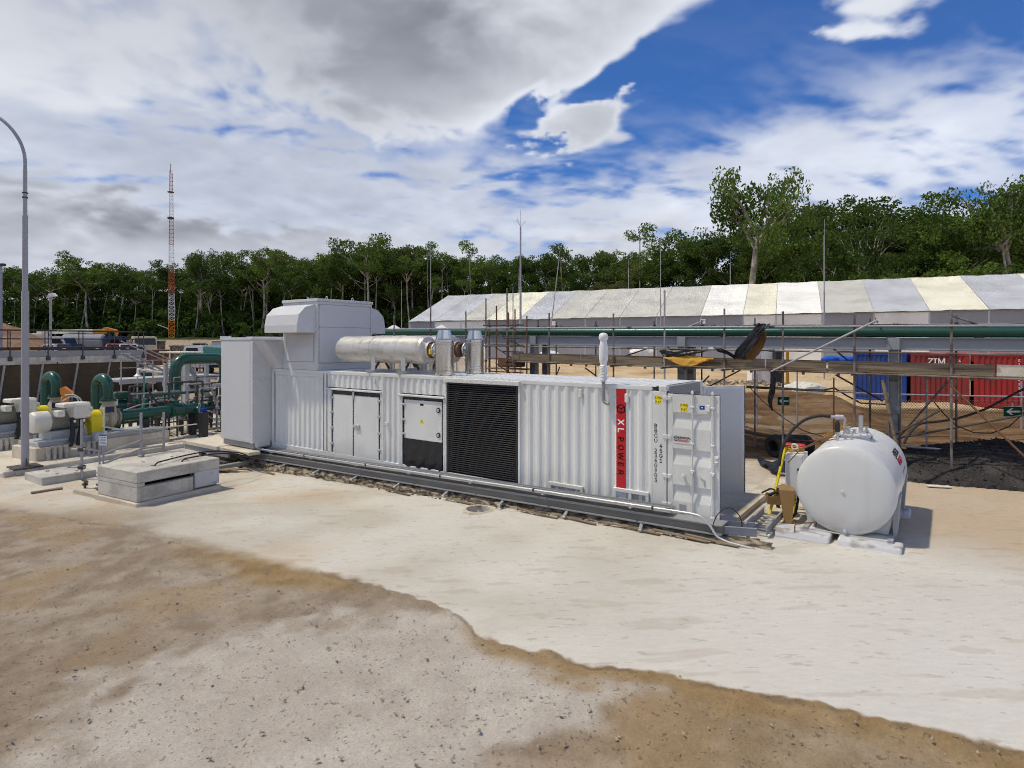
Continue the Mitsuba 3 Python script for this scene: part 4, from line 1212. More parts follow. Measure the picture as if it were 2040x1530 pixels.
for i in range(5):
    c = np.array([9.35 + .30 * i, 21.35 + .12 * i, terrain(np.array(9.5), np.array(21.4)) + .40 - .02 * i])
    ax = np.array([.86, .40, .10 - .05 * i])
    pf = [(.20, -.09), (.22, -.12), (.34, -.135), (.40, -.10), (.405, -.04), (.395, -.03), (.395, .03), (.405, .04), (.40, .10), (.34, .135), (.22, .12), (.20, .09), (.20, -.09)]
    pf = [(a, b * 1.15) for a, b in pf]
    solo('old_tyre', M().lathe(pf, c, ax, 28), 'rubber', ('front tyre of the black tyre row, its hole facing the yard', 'second tyre of the black tyre row below the bank', 'middle tyre of the black tyre row below the bank', 'fourth tyre of the black tyre row below the bank', 'last tyre of the black tyre row, nearest the tank')[i], 'tyre', 30)
gx, gy = np.meshgrid(np.linspace(0, 1, 36), np.linspace(0, 1, 24))
P = np.stack([gx * 6, gy * 5, 0 * gx], -1)
X, Y = 7.9 + 2.6 * gx + .3 * gy, 18.2 + 2.0 * gy - .4 * gx
Z = terrain(X, Y) + .06 + .38 * np.clip(meshkit.fbm(P, 4, seed=33) - .38, 0, 1) + .12 * np.exp(-((gx - .5) ** 2 + (gy - .5) ** 2) * 8)
i, j = np.meshgrid(np.arange(23), np.arange(35), indexing='ij')
a = (i * 36 + j).ravel()
solo('black_sheet', M().add(np.stack([X, Y, Z], -1).reshape(-1, 3), np.stack([a, a + 1, a + 37, a + 36], 1)), 'black_tarp', 'crumpled black plastic sheet on the ground behind the open doors', 'plastic sheet', 25)
rng = np.random.default_rng(8)
for i, (px, py) in enumerate(((1838, 908), (1862, 912), (1888, 911), (1905, 917), (1815, 934), (1870, 972))):
    c = G(px, py)
    solo('paper_scrap', M(frame(c[:2] - 0, (1, .3 * math.sin(i), 0))).box(-.28, .28, -.09, .09, c[2] + .03, c[2] + .06, .01), 'tarp_white', 'pale torn scrap by the gravel heap, ' + ('under the post', 'second from the fence post', 'third from the fence post', 'fourth from the fence post', 'beside the tank', 'at the near foot of the heap')[i], 'scrap')
# manhole ring
mh = thing('manhole', 'open round manhole with a pale concrete ring in front of the louvre', 'manhole')
mz = float(terrain(np.array(MANHOLE[0]), np.array(MANHOLE[1])))
part(mh, 'ring', M().lathe([(.31, -.32), (.31, .035), (.35, .04), (.40, .02), (.42, -.05)], (MANHOLE[0], MANHOLE[1], mz), (0, 0, 1), 40), 'pale_slab', 30)
part(mh, 'bottom', M().lathe([(.31, 0), (0, 0)], (MANHOLE[0], MANHOLE[1], mz - .20), (0, 0, 1), 30), 'broken_edge')
for i in range(9):
    part(mh, 'stone', M().add(*chunk(rng, (MANHOLE[0] + rng.uniform(-.2, .2), MANHOLE[1] + rng.uniform(-.2, .2), mz - .17), .06, .05, .04)), 'pebble')
# ---------------------------------------------------------------- the pump yard on the left
GZ = -.43
PA, PB = np.array([.45, .893]), np.array([-.893, .45])
PO = np.array([-17.7, 22.4])


def PF(sh=0.0, t=0.0):
    """pump frame: x along the pump shaft (away), y to the left, z up"""
    return (np.append(PO + PB * sh + PA * t, 0), np.stack([np.append(PA, 0), np.append(PB, 0), UP], 1))


# pump pad and paths
m = M(PF())
m.box(-1.6, 13.0, -1.3, 14.0, -.8, -.31, .02)
struct('pavement', m, 'pale_slab')
struct('kerb', M(PF()).box(-1.6, 9.0, -1.42, -1.302, -.8, -.25, .02), 'concrete')
# street lamp
lp = thing('street_lamp', 'tall grey street lamp with a curved arm at the left edge of the photo', 'street lamp')
b = np.array([-17.04, 21.08])
part(lp, 'footing', M(frame(b, E1)).box(-.35, .35, -.35, .35, -.75, -.24, .03), 'concrete')
part(lp, 'base_plate', M(frame(b, E1)).box(-.42, .42, -.42, .42, -.238, -.19, .01).prism([(0, 0), (.3, 0), (0, .3)], (.1, -.01, -.19), (1, 0, 0), (0, 0, 1), (0, .02, 0)).prism([(0, 0), (-.3, 0), (0, .3)], (-.1, -.01, -.19), (1, 0, 0), (0, 0, 1), (0, .02, 0)), 'dark_steel')
part(lp, 'pole', M().lathe([(.115, -.19), (.112, 5.9), (.085, 5.95), (.080, 8.5), (.085, 8.5), (.085, 8.56), (.062, 8.6), (.060, 10.2)], np.append(b, 0), (0, 0, 1), 14), 'lamp_grey', 30)
a0 = np.array([b[0], b[1], 10.15])
arm = [a0, a0 + [0, 0, .5], a0 + [-.12, -.02, .95], a0 + [-.42, -.05, 1.45], a0 + [-.85, -.1, 1.85], a0 + [-1.5, -.2, 2.1], a0 + [-2.1, -.25, 2.15]]
part(lp, 'arm', M().tube(fillet(arm, .4, 4), .055, 10), 'lamp_grey', 40)
part(lp, 'band', M().lathe([(.09, 9.18), (.09, 9.22)], np.append(b, 0), (0, 0, 1), 10).lathe([(.09, 9.34), (.09, 9.38)], np.append(b, 0), (0, 0, 1), 10), 'dark_steel')
part(lp, 'lamp_head', M().box(a0[0] - 2.8, a0[0] - 2.05, a0[1] - .4, a0[1] - .12, a0[2] + 2.08, a0[2] + 2.22, .04), 'lamp_grey')
# stacked slab beside the lamp
N = G(85, 967)
F = frame(N[:2], (-.83, .55))
sl = thing('concrete_slab', 'pair of pale concrete cover slabs lying flat beside the lamp foot', 'concrete slab')
part(sl, 'slab', M(F).box(.72, 1.50, -1.55, 0, -.50, -.20, .015), 'concrete')
part(sl, 'slab', M(F).box(0, .71, -1.52, .02, -.50, -.195, .015), 'concrete')
for x, y in ((.3, -.5), (.4, -1.1), (1.1, -.5), (1.15, -1.15)):
    part(sl, 'lifting_hole', M(F).box(x - .06, x + .06, y - .05, y + .05, -.199 if x > .7 else -.194, -.191), 'dark_steel')
# valve chamber
N = G(273, 1010)
VF = frame(N[:2], (-.868, .496))
vc = thing('concrete_chamber', 'large grey concrete chamber with a heavy lid and a dark slot in its side', 'concrete chamber')
part(vc, 'footing', M(VF).box(-.06, 2.10, -2.50, .06, -.8, -.262, .02), 'pale_slab')
part(vc, 'lower_ring', M(VF).box(0, 2.05, -1.62, 0, -.255, .150, .018), 'concrete')
part(vc, 'lower_ring', M(VF).box(.10, 2.05, -2.44, -1.625, -.25, .150, .018), 'concrete')
part(vc, 'lid', M(VF).box(-.005, 2.06, -2.46, .005, .262, .575, .02), 'concrete')
part(vc, 'lid', M(VF).box(.25, 2.06, -2.46, .004, .158, .262).box(-.003, .25, -.20, .003, .158, .262), 'concrete')
part(vc, 'slot_back', M(VF).box(.18, .245, -1.62, -.2, .155, .262), 'black_mark')  # black filler standing in for the deep shade inside the slot
part(vc, 'patch_panel', M(VF).box(-.004, .09, -2.45, -1.67, -.20, .262, .012), 'block')
for x, y in ((.55, -1.75), (1.35, -.9), (1.4, -1.8), (.6, -.75)):
    part(vc, 'lifting_recess', M(VF).box(x - .07, x + .07, y - .035, y + .035, .574, .579), 'dark_steel')
h1 = At(304, 928.7, 17.3)
h1[2] = .58
solo('black_cable', M().tube(fillet([h1 - [0, 0, .1], h1 + [.05, .1, .08], (-10.05, 18.6, .66), (-9.75, 19.6, .62), (-9.0, 20.3, .40), (-8.9, 20.8, .0)], .6, 5), .022, 7), 'rubber', 'left black cable arching out of the chamber lid', 'cable', True)
h2 = At(358, 921, 17.9)
h2[2] = .58
solo('black_cable', M().tube(fillet([h2 - [0, 0, .1], h2 + [.05, .1, .07], (-9.45, 18.8, .64), (-9.0, 19.3, .60), (-8.6, 20.0, .1)], .4, 5), .022, 7), 'rubber', 'right black cable arching out of the chamber lid', 'cable', True)
# pit beside it
m = M(VF)
struct('pit_curb', M(VF).box(2.10, 3.5, -.35, -.02, -.8, -.30, .02).box(3.2, 3.5, -2.4, -.36, -.8, -.31, .02), 'pale_slab')
struct('pit_floor', M(VF).box(2.1, 3.19, -2.4, -.36, -.8, -.425), 'dark_steel')  # dark sheet at ground level, painting the shaded depth of the open pit
for i, (x, y) in enumerate(((3.3, -.25), (2.25, -.15))):
    k = thing('valve_key', 'small rusty valve handle standing on the pit curb, ' + ('farther from the chamber' if i == 0 else 'against the chamber'), 'valve handle')
    part(k, 'stem', M(VF).box(x - .025, x + .025, y - .025, y + .025, -.30, -.08), 'rust')
    part(k, 'handle', M(VF).bar((x - .16, y, -.09), (x + .16, y, -.06), .05, .05), 'dark_steel')
    part(k, 'clamp', M(VF).box(x - .07, x + .07, y - .06, y + .06, -.22, -.15, .01), 'dark_steel')
p0, p1 = G(62, 984), G(124, 974)
solo('timber_plank', M().bar(p0 + [0, 0, .03], p1 + [0, 0, .03], .14, .05, b=.006), 'wood', 'loose timber plank on the soil left of the chamber', 'plank')
# deck and trench frame at the container's left end
dkk = thing('concrete_deck', 'pale raised concrete deck under the left end of the plenum', 'deck')
part(dkk, 'slab', M(CF).box(17.0, 19.6, -2.0, 1.15, .10, .25, .015), 'pale_slab')
part(dkk, 'edge_beam', M(CF).box(16.3, 19.5, 1.0, 1.10, -.10, .098), 'steel_grey')
part(dkk, 'leg', M(CF).box(18.4, 18.6, .8, 1.0, -.6, .10), 'dark_steel')
part(dkk, 'slab_nose', M(CF).box(15.0, 16.99, .60, 1.05, .10, .22, .01), 'pale_slab')
tf = thing('trench_frame', 'dark steel frame round the open trench beside the chamber', 'trench frame')
part(tf, 'beam', M(CF).box(15.8, 18.6, 1.35, 1.5, -.28, -.14, .01), 'dark_steel')
part(tf, 'beam', M(CF).box(15.6, 15.8, .7, 3.2, -.34, -.20, .01), 'steel_grey')
part(tf, 'plate', M(CF).box(15.85, 18.5, 1.52, 3.0, -.42, -.40), 'dark_steel')
for k, dd in enumerate((1.75, 2.1, 2.45)):
    part(tf, 'bar', M(CF).bar((15.8, dd, -.26), (18.6, dd, -.22), .06, .05), 'dark_steel')
for k in range(3):
    solo('scrap_board', M(CF).bar((14.9 + .2 * k, 1.15 + .25 * k, -.34), (16.7 + .1 * k, 2.2 + .28 * k, -.30 + .03 * k), .12, .04, b=.006), 'wood', 'weathered board lying beside the trench, ' + ('nearest the container', 'the middle one of three', 'nearest the chamber')[k], 'board')
# scaffold post, handrail and rope barrier
sb = thing('scaffold_post', 'short galvanised scaffold post with two clamps beside the chamber', 'scaffold post')
q = G(163, 955)
part(sb, 'post', M().tube([q, [q[0], q[1], 1.55]], .042, 8), 'lamp_grey', 40)
for z in (.58, -.02):
    part(sb, 'clamp', M().box(q[0] - .09, q[0] + .11, q[1] - .1, q[1] + .06, z - .07, z + .06, .02), 'dark_steel')
    part(sb, 'stub', M().tube([q * [1, 1, 0] + [-.30, -.05, z], q * [1, 1, 0] + [.15, -.06, z]], .036, 8), 'lamp_grey', 40)
part(sb, 'ledger', M().tube([[q[0], q[1] + .08, .60], At(200, 899, 21.4)], .034, 8), 'lamp_grey', 40)
part(sb, 'strut', M().tube([At(197, 897, 21.4), At(199, 925, 21.4) - [0, 0, .15]], .034, 8), 'lamp_grey', 40)
part(sb, 'strut', M().tube([At(206, 880, 21.5), At(206, 922, 21.5) - [0, 0, .15]], .034, 8), 'lamp_grey', 40)
nt = thing('notice_sheet', 'pale blue notice sheet hanging from the rope by the scaffold post', 'notice')
c = At(205, 876, 21.4)
part(nt, 'sheet', M().box(c[0] - .14, c[0] + .14, c[1] - .008, c[1], c[2] - .20, c[2] + .20), 'plastic_white')
part(nt, 'header', M().box(c[0] - .13, c[0] + .13, c[1] - .012, c[1] - .009, c[2] + .14, c[2] + .19), 'blue_mark')
for k in range(5):
    part(nt, 'print_line', M().box(c[0] - .11, c[0] + .11, c[1] - .011, c[1] - .0085, c[2] - .15 + k * .055, c[2] - .135 + k * .055), 'blue_mark')
hr = thing('handrail', 'grey two-rail handrail on the edge of the pump pad', 'handrail')
rp = [At(281, 908, 24.1), At(326, 903, 25.2), At(391, 893, 26.8)]
for p in rp[:2]:
    part(hr, 'post', M().tube([p, p + [0, 0, 1.72]], .05, 8), 'lamp_grey', 40)
    part(hr, 'foot', M().lathe([(.12, 0), (.12, .03), (.05, .05)], p, (0, 0, 1), 10), 'lamp_grey')
for z in (.62, .28):
    part(hr, 'rail', M().tube([At(205, 0, 21.6) * [1, 1, 0] + [0, 0, rp[0][2] + z - .1], rp[0] + [0, 0, z], rp[1] + [0, 0, z + .05]], .04, 8), 'lamp_grey', 40)
solo('rope', M().tube([At(*a) for a in ((205, 850, 21.6), (225, 853, 22.2), (250, 856, 23.2), (281, 855, 24.1), (326, 852, 25.2), (360, 848, 26.2), (392, 845, 27))], .028, 7), 'tarp_white', 'sagging white rope strung between the handrail posts', 'rope', True)


# pumps
def pump(sh, label, near):
    F = PF(sh)
    y = .85
    p = thing('pump_set', label, 'pump')
    part(p, 'plinth', M(F).box(0, 5.2, 0, 1.75, -.5, .18, .03), 'pale_slab')
    part(p, 'skid', M(F).box(.15, 5.0, .15, 1.6, .18, .34, .01), 'skid_grey')
    part(p, 'skid', M(F).box(.12, 5.03, .10, .22, .32, .40, .008), 'skid_grey')
    part(p, 'motor_foot', M(F).box(.7, 1.95, .38, 1.32, .34, .68, .02), 'skid_grey')
    part(p, 'motor', M(F).lathe([(.36, .70), (.385, .72)] + sum([[(.385, .75 + i * .075), (.405, .75 + i * .075), (.405, .785 + i * .075), (.385, .785 + i * .075)] for i in range(16)], []) + [(.36, 1.98), (.2, 2.02), (.2, 2.15)], (0, y, 1.05), (1, 0, 0), 28), 'pump_grey', 25)
    part(p, 'fan_cowl', M(F).lathe([(0, .16), (.24, .17), (.36, .20), (.405, .27), (.415, .35), (.415, .74), (.40, .76)], (0, y, 1.05), (1, 0, 0), 32), 'pump_white', 30)
    part(p, 'terminal_box', M(F).box(1.35, 1.95, .06, .70, 1.12, 1.72, .06), 'pump_white')
    part(p, 'terminal_lid', M(F).box(1.00, 1.96, .10, .80, 1.58, 1.74, .04), 'pump_white')
    part(p, 'junction_box', M(F).box(.85, 1.10, .22, .60, 1.22, 1.48, .03), 'pump_white')
    part(p, 'plate', M(F).box(1.45, 1.62, .112, .118, 1.20, 1.38), 'blue_mark')
    for k in range(2):
        tubep(p, 'power_cable', fillet([(1.35 + .33 * k, .25, 1.16), (1.35 + .33 * k, .20, .85), (1.25 + .25 * k, .05, .45), (1.10 + .3 * k, -.10, .12)], .2), .085, 'rubber', 10, F=F)
        part(p, 'cable_tag', M(F).box(1.33 + .33 * k, 1.40 + .33 * k, .09, .12, .98, 1.08), 'plastic_white')
    part(p, 'coupling_guard', M(F).lathe([(.36, 2.16), (.38, 2.18), (.38, 2.62), (.36, 2.64)], (0, y, .95), (1, 0, 0), 20), 'yellow', 30)
    part(p, 'guard_base', M(F).box(2.18, 2.62, y - .38, y + .38, .36, .95, .02), 'yellow')
    part(p, 'bearing', M(F).lathe([(.12, 2.6), (.16, 2.64), (.16, 2.8), (.22, 2.82), (.22, 2.9), (.3, 2.95)], (0, y, .95), (1, 0, 0), 18), 'pump_white', 30)
    part(p, 'casing', M(F).lathe([(.30, 2.9), (.42, 2.95), (.46, 3.05), (.42, 3.18), (.32, 3.22), (.24, 3.30), (.24, 3.36), (.34, 3.36), (.34, 3.40)], (0, y, .95), (1, 0, 0), 24), 'pump_beige', 30)
    part(p, 'discharge', M(F).lathe([(.36, 1.05), (.30, 1.35), (.22, 1.55), (.22, 1.60), (.31, 1.60), (.31, 1.64)], (3.05, y + .02, 0), (0, 0, 1), 20), 'pump_beige', 30)
    part(p, 'gauge_panel', M(F).box(2.60, 2.95, .25, .30, 1.22, 1.46, .01), 'black_paint')
    part(p, 'gauge_plate', M(F).box(2.74, 2.84, .244, .249, 1.28, 1.40), 'blue_mark')
    part(p, 'panel_stand', M(F).bar((2.56, .30, .36), (2.56, .30, 1.46), .06, .06), 'pump_white')
    part(p, 'eye_box', M(F).box(2.0, 2.16, .3, .6, 1.32, 1.52, .03), 'pump_white')
    for k in range(7):
        x = .35 + .20 * k + (.6 if k > 3 else 0)
        u = part(p, 'duct_pipe', M(F).lathe([(.065, -.31), (.065, .10), (.075, .11), (.075, .18), (.065, .19)], (x, -.12, 0), (0, 0, 1), 12), 'concrete', 30)
        part(u, 'socket', M(F).lathe([(.082, -.12), (.082, .0)], (x, -.12, 0), (0, 0, 1), 12), 'concrete', 30)
    part(p, 'cable_box', M(F).box(1.95, 2.25, -.22, .05, .16, .52, .02), 'skid_grey')
    return p


pump(0, 'nearer cream motor pump on a concrete plinth, right of the lamp pole', True)
pump(4.0, 'cream motor pump cut by the left edge of the photo', False)


def flange(parent, c, ax, r, F=WORLD, mat='green_paint', t=.05):
    k = part(parent, 'flange', M(F).lathe([(r * .7, -t), (r, -t), (r, -.006), (r * .96, 0), (r, .006), (r, t), (r * .7, t)], c, ax, 24), mat, 25)
    a = np.asarray(ax, float) / np.linalg.norm(ax)
    u = np.cross(a, [0, 0, 1.0] if abs(a[2]) < .9 else [1.0, 0, 0])
    u /= np.linalg.norm(u)
    v = np.cross(a, u)
    for i in range(8):
        q = np.asarray(c, float) + (u * math.cos(i * math.pi / 4 + .3) + v * math.sin(i * math.pi / 4 + .3)) * r * .88
        part(k, 'bolt', M(F).tube([q - a * (t + .025), q + a * (t + .025)], .018, 6), 'dark_steel' if mat != 'green_paint' else 'green_paint')


for sh, lab in ((0, 'green inverted U pipe rising from the nearer pump'), (4.0, 'green inverted U pipe rising from the pump at the left edge')):
    F = PF(sh)
    k = thing('arched_pipe', lab, 'pipe')
    c = np.array([3.05, .87, 1.70])
    a = np.linspace(0, math.pi, 15)
    pts = [c, c + [0, 0, .48]] + [c + [0, .42 - .42 * math.cos(t), .48 + .42 * math.sin(t)] for t in a[1:]] + [c + [0, .84, -.9]]
    rr = [.16, .19] + [.21] * 15
    part(k, 'pipe', M(F).tube(pts, rr[:len(pts)], 20), 'green_paint', 40)
    flange(k, c + [0, 0, .0], (0, 0, 1), .30, F)
    part(k, 'weld', M(F).lathe([(.212, 0), (.22, .01), (.212, .02)], c + [0, .84, .3], (0, 0, 1), 18), 'green_paint')
    part(k, 'foot_bend', M(F).tube(fillet([c + [0, .84, -.85], c + [0, .84, -1.2], c + [.9, .84, -1.2]], .25), .21, 16), 'green_paint', 40)
    part(k, 'drain_valve', M(F).box(3.2, 3.34, .5, .62, 1.85, 2.0, .02).bar((3.27, .56, 1.95), (3.27, .56, 2.12), .03, .03), 'dark_steel')
# suction line of the nearer pump
k = thing('suction_pipe', 'long flanged green pipe running right from the nearer pump', 'pipe')
F = PF(0)
z, y = .95, .85
part(k, 'pipe', M(F).tube([(3.44, y, z), (7.4, y, z)], .25, 24), 'green_paint', 40)
for t, r in ((3.46, .36), (5.75, .34), (6.35, .34), (7.2, .34)):
    flange(k, (t, y, z), (1, 0, 0), r, F, t=.04)
flange(k, (3.415, y, z), (1, 0, 0), .35, F, 'pump_beige', .02)
v = part(k, 'valve_body', M(F).lathe([(.34, 5.8), (.30, 5.85), (.30, 6.25), (.34, 6.3)], (0, y, z), (1, 0, 0), 20), 'green_paint', 30)
part(v, 'bonnet', M(F).lathe([(.14, .25), (.14, .42), (.2, .43), (.2, .47), (.06, .5), (.06, .62)], (6.05, y, z), (0, 0, 1), 14), 'green_paint', 30)
part(k, 'branch', M(F).tube(fillet([(7.0, y, z), (7.0, y - .35, z), (7.0, y - .4, z - .9)], .15), .12, 12), 'green_paint', 40)
for t in (4.6, 6.9):
    part(k, 'support', M(F).box(t - .13, t + .13, y - .13, y + .13, -.31, z - .24), 'black_paint')
tubep(k, 'bypass', fillet([(3.6, y - .1, z + .24), (4.2, y - .3, z + .45), (4.9, y - .25, z + .46)], .1), .022, 'lamp_grey', 8, F=F)
# suction line of the far pump, rising into the goose neck
k = thing('rising_pipe', 'thick green pipe rising and bending over towards the plenum', 'pipe')
F = PF(4.0)
part(k, 'pipe', M(F).tube(fillet([(3.44, y, z), (8.72, y, z), (8.72, y, 3.22), (11.75, y, 3.22), (11.75, y, -.2)], .75, 8), .285, 24), 'green_paint', 40)
for t in (3.46, 5.1, 6.6):
    flange(k, (t, y, z), (1, 0, 0), .38, F)
flange(k, (8.72, y, 1.9), (0, 0, 1), .40, F)
v = part(k, 'valve_body', M(F).lathe([(.36, 5.5), (.32, 5.55), (.32, 6.15), (.36, 6.2)], (0, y, z), (1, 0, 0), 20), 'green_paint', 30)
part(v, 'actuator', M(F).box(5.45, 6.25, y - .35, y + .35, z + .38, z + .72, .05).lathe([(.12, .3), (.12, .4)], (5.85, y, z), (0, 0, 1), 12), 'green_paint')
part(v, 'tag', M(F).box(5.3, 5.55, y - .36, y - .33, z + .1, z + .4), 'plastic_white')
wv = part(k, 'hand_wheel', M(F).tube([(7.7 + .22 * math.cos(a), y - .5, z + .22 * math.sin(a)) for a in np.linspace(0, 2 * math.pi, 20)], .02, 6), 'black_paint', 40)
part(wv, 'spoke', M(F).bar((7.48, y - .5, z), (7.92, y - .5, z), .02, .02).bar((7.7, y - .5, z - .22), (7.7, y - .5, z + .22), .02, .02).bar((7.7, y - .5, z), (7.7, y - .2, z), .03, .03), 'black_paint')
for t in (4.3, 6.9):
    part(k, 'support', M(F).box(t - .13, t + .13, y - .13, y + .13, -.31, z - .28), 'black_paint')
# a third small line with valves, right
k = thing('valve_manifold', 'low green manifold with several valves between the suction pipe and the plenum', 'pipe manifold')
F = PF(0)
part(k, 'pipe', M(F).tube([(7.6, 2.2, .75), (10.2, 2.2, .75)], .15, 16), 'green_paint', 40)
for t in (7.7, 8.5, 9.3, 10.1):
    flange(k, (t, 2.2, .75), (1, 0, 0), .24, F)
for t in (8.1, 8.9, 9.7):
    v = part(k, 'valve', M(F).lathe([(.16, 0), (.16, .2), (.22, .21), (.22, .25), (.07, .28), (.05, .5)], (t, 2.2, .8), (0, 0, 1), 14), 'green_paint', 30)
    part(v, 'hand_wheel', M(F).lathe([(.02, .52), (.16, .50), (.17, .52), (.16, .54), (.02, .54)], (t, 2.2, .8), (0, 0, 1), 14), 'black_paint')
    part(k, 'support', M(F).box(t - .05, t + .05, 2.15, 2.25, -.31, .62), 'dark_steel')
tubep(k, 'drop_pipe', fillet([(7.6, 2.2, .75), (7.3, 2.2, .75), (7.3, 1.6, .3), (7.3, 1.6, -.3)], .1), .09, 'green_paint', 10, F=F)
# orange hoist with slings left on the far pump
k = thing('chain_hoist', 'orange chain hoist lying over the discharge flange of the far pump', 'chain hoist')
c = At(125, 785, 26.6)
part(k, 'body', M(frame(c[:2], (.9, .2))).prism([(-.12, .25), (.02, .32), (.35, .05), (.30, -.12), (.05, -.2), (-.1, 0)], (0, 0, c[2]), (1, 0, 0), (0, 0, 1), (0, .25, 0)), 'orange')
part(k, 'block', M(frame(c[:2], (.9, .2))).box(-.1, .18, 0, .25, c[2] - .42, c[2] - .1, .05), 'orange')
tubep(k, 'sling', [c + [.1, 0, -.05], c + [.45, 0, .0], c + [.7, .1, -.2], c + [.85, .1, -.5]], .03, 'tarp_white', 6, rad=.1)
tubep(k, 'sling', [c + [.0, 0, -.3], c + [.35, 0, -.1], c + [.55, .1, -.15], c + [.7, .1, -.5]], .03, 'tarp_white', 6, rad=.1)
# safety shower
k = thing('safety_shower', 'pale safety shower with a bell head on a swan neck arm', 'safety shower')
c = At(274, 746, 26.5)
part(k, 'bell', M().lathe([(.03, .16), (.05, .10), (.11, .04), (.16, 0.0), (.0, .01)], c - [0, 0, .07], (0, 0, 1), 18), 'plastic_white', 30)
part(k, 'arm', M().tube(fillet([c + [0, 0, .05], c + [0.03, 0, .26], At(284, 737, 26.8), At(322, 742, 28.0)], .08), .045, 8), 'plastic_white', 40)
q = At(287, 739, 26.9)
part(k, 'post', M().tube([q, [q[0] - .1, q[1] + .1, -.3]], .04, 8), 'vehicle_green', 40)
part(k, 'brace', M().tube([q - [0, 0, 1.0], [q[0] - .45, q[1] + .3, -.3]], .03, 8), 'galvanised', 40)

# basin
BO = np.array([-32.3, 38.0])
BF = (np.append(BO, 0), np.stack([np.append(PA, 0), np.append(PB, 0), UP], 1))      # x along the wall (to the right, away), y inwards
bs = thing('settling_basin', 'brown-sided raised water basin with a pale rim and railings, far left', 'basin')
part(bs, 'wall', M(BF).prism([(.0, 2.66), (.35, 2.66), (1.35, -.6), (.95, -.6)], (-9, 0, 0), (0, 1, 0), (0, 0, 1), (18.2, 0, 0)), 'brown_wall')
part(bs, 'end_wall', M(BF).add([(9.2, 0, 2.66), (9.2, 9, 2.66), (8.3, 9, -.6), (8.3, .95, -.6)], np.array([(0, 1, 2, 3)])), 'brown_wall')
part(bs, 'rim', M(BF).box(-9, 9.25, -.10, .34, 2.665, 3.16, .02), 'concrete')
part(bs, 'end_rim', M(BF).box(8.85, 9.25, .345, 9, 2.665, 3.16, .02), 'concrete')
part(bs, 'kick_plate', M(BF).box(-9, 9.25, -.13, -.06, 3.18, 3.55), 'steel_grey')
part(bs, 'walkway', M(BF).box(-9, 9.2, -.055, 1.3, 3.60, 3.80), 'black_paint')
for i in range(9):
    x = -8.3 + 2.13 * i
    part(bs, 'rib', M(BF).bar((x, -.02, 2.66), (x, .93, -.5), .12, .10, b=.01), 'lamp_grey')
    x += .25
    po = part(bs, 'rail_post', M(BF).bar((x, -.16, 3.0), (x, -.16, 4.92), .05, .05), 'dark_steel')
    part(po, 'bracket', M(BF).box(x - .12, x + .12, -.22, -.10, 2.92, 3.18, .02), 'dark_steel')
    part(bs, 'inner_post', M(BF).bar((x + .5, 1.3, 3.8), (x + .5, 1.3, 4.9), .05, .05), 'dark_steel')
    part(bs, 'rim_lamp', M(BF).box(x + .9, x + 1.1, -.075, -.056, 3.66, 3.70), 'plastic_white')
for z in (4.92, 4.36):
    part(bs, 'rail', M(BF).tube([(-9, -.16, z), (9.2, -.16, z)], .028, 8), 'dark_steel', 40)
    part(bs, 'inner_rail', M(BF).tube([(-9, 1.3, z - .02), (9.2, 1.3, z - .02)], .026, 8), 'dark_steel', 40)
part(bs, 'water', M(BF).box(-9, 8.8, 1.35, 8.9, 2.9, 3.0), 'dark_glass')
for t in (-1.2, 3.1):
    tubep(bs, 'riser', fillet([(t, -.2, 2.9), (t, -.3, 3.0), (t + .25, -.32, 3.0), (t + .25, -.32, 2.4)] if t < 0 else [(t, -.25, 2.8), (t, -.3, .2)], .05), .03, 'black_paint', 6, F=BF)

# platform and steel frame between basin and plenum
ap = thing('access_platform', 'grey steel access platform with a stair and rails behind the rising green pipe', 'platform')
F = (np.append(np.array([-22.3, 34.5]), 0), BF[1])
part(ap, 'deck', M(F).box(-.2, 6.5, 0, 2.2, 1.85, 1.98), 'galvanised')
part(ap, 'edge_beam', M(F).box(-.2, 6.5, -.06, -.001, 1.72, 2.0), 'lamp_grey')
for i in range(8):
    part(ap, 'post', M(F).bar((-.1 + .92 * i, -.03, -.4), (-.1 + .92 * i, -.03, 3.05), .055, .055), 'lamp_grey')
for z in (3.05, 2.65, 1.1, .5):
    part(ap, 'rail', M(F).tube([(-.2, -.03, z), (6.5, -.03, z)], .026, 6), 'lamp_grey', 40)
for dy in (0, .8):
    part(ap, 'stringer', M(F).bar((-.2, -.2 - dy, 3.5), (2.6, -.2 - dy, 2.0), .04, .12), 'steel_grey')
    part(ap, 'stair_rail', M(F).tube([(-.2, -.2 - dy, 4.2), (2.6, -.2 - dy, 2.9)], .03, 6), 'lamp_grey', 40)
for i in range(8):
    t = i / 8
    part(ap, 'tread', M(F).box(-.2 + 2.8 * t, .0 + 2.8 * t, -.97, -.23, 3.46 - 1.5 * t, 3.48 - 1.5 * t), 'galvanised')
for i in range(5):
    part(ap, 'under_beam', M(F).bar((.5 + 1.3 * i, .2, .2 + .2 * (i % 3)), (1.6 + 1.3 * i, .3, 1.7), .06, .06), 'dark_steel')
sf = thing('steel_trestle', 'pale steel trestle with crossing braces left of the plenum', 'trestle')
F = (np.append(np.array([-18.4, 34.0]), 0), BF[1])
for a, b, w in (((0, 0, -.4), (0, 0, 2.95), .26), ((2.6, 0, -.4), (2.6, 0, 2.9), .2), ((.1, 0, 2.8), (1.5, 0, .9), .18), ((2.5, 0, 2.7), (1.2, 0, -.1), .18), ((0, 0, 1.5), (1.6, 0, .95), .16), ((-.1, 0, 2.95), (2.8, 0, 2.95), .18), ((0, 1.8, -.4), (0, 1.8, 2.9), .2), ((2.6, 1.8, -.4), (2.6, 1.8, 2.9), .2)):
    part(sf, 'member', M(F).bar(a, b, w, w, (0, 1, 0), .01), 'lamp_grey' if w < .26 else 'galvanised')
rng = np.random.default_rng(77)
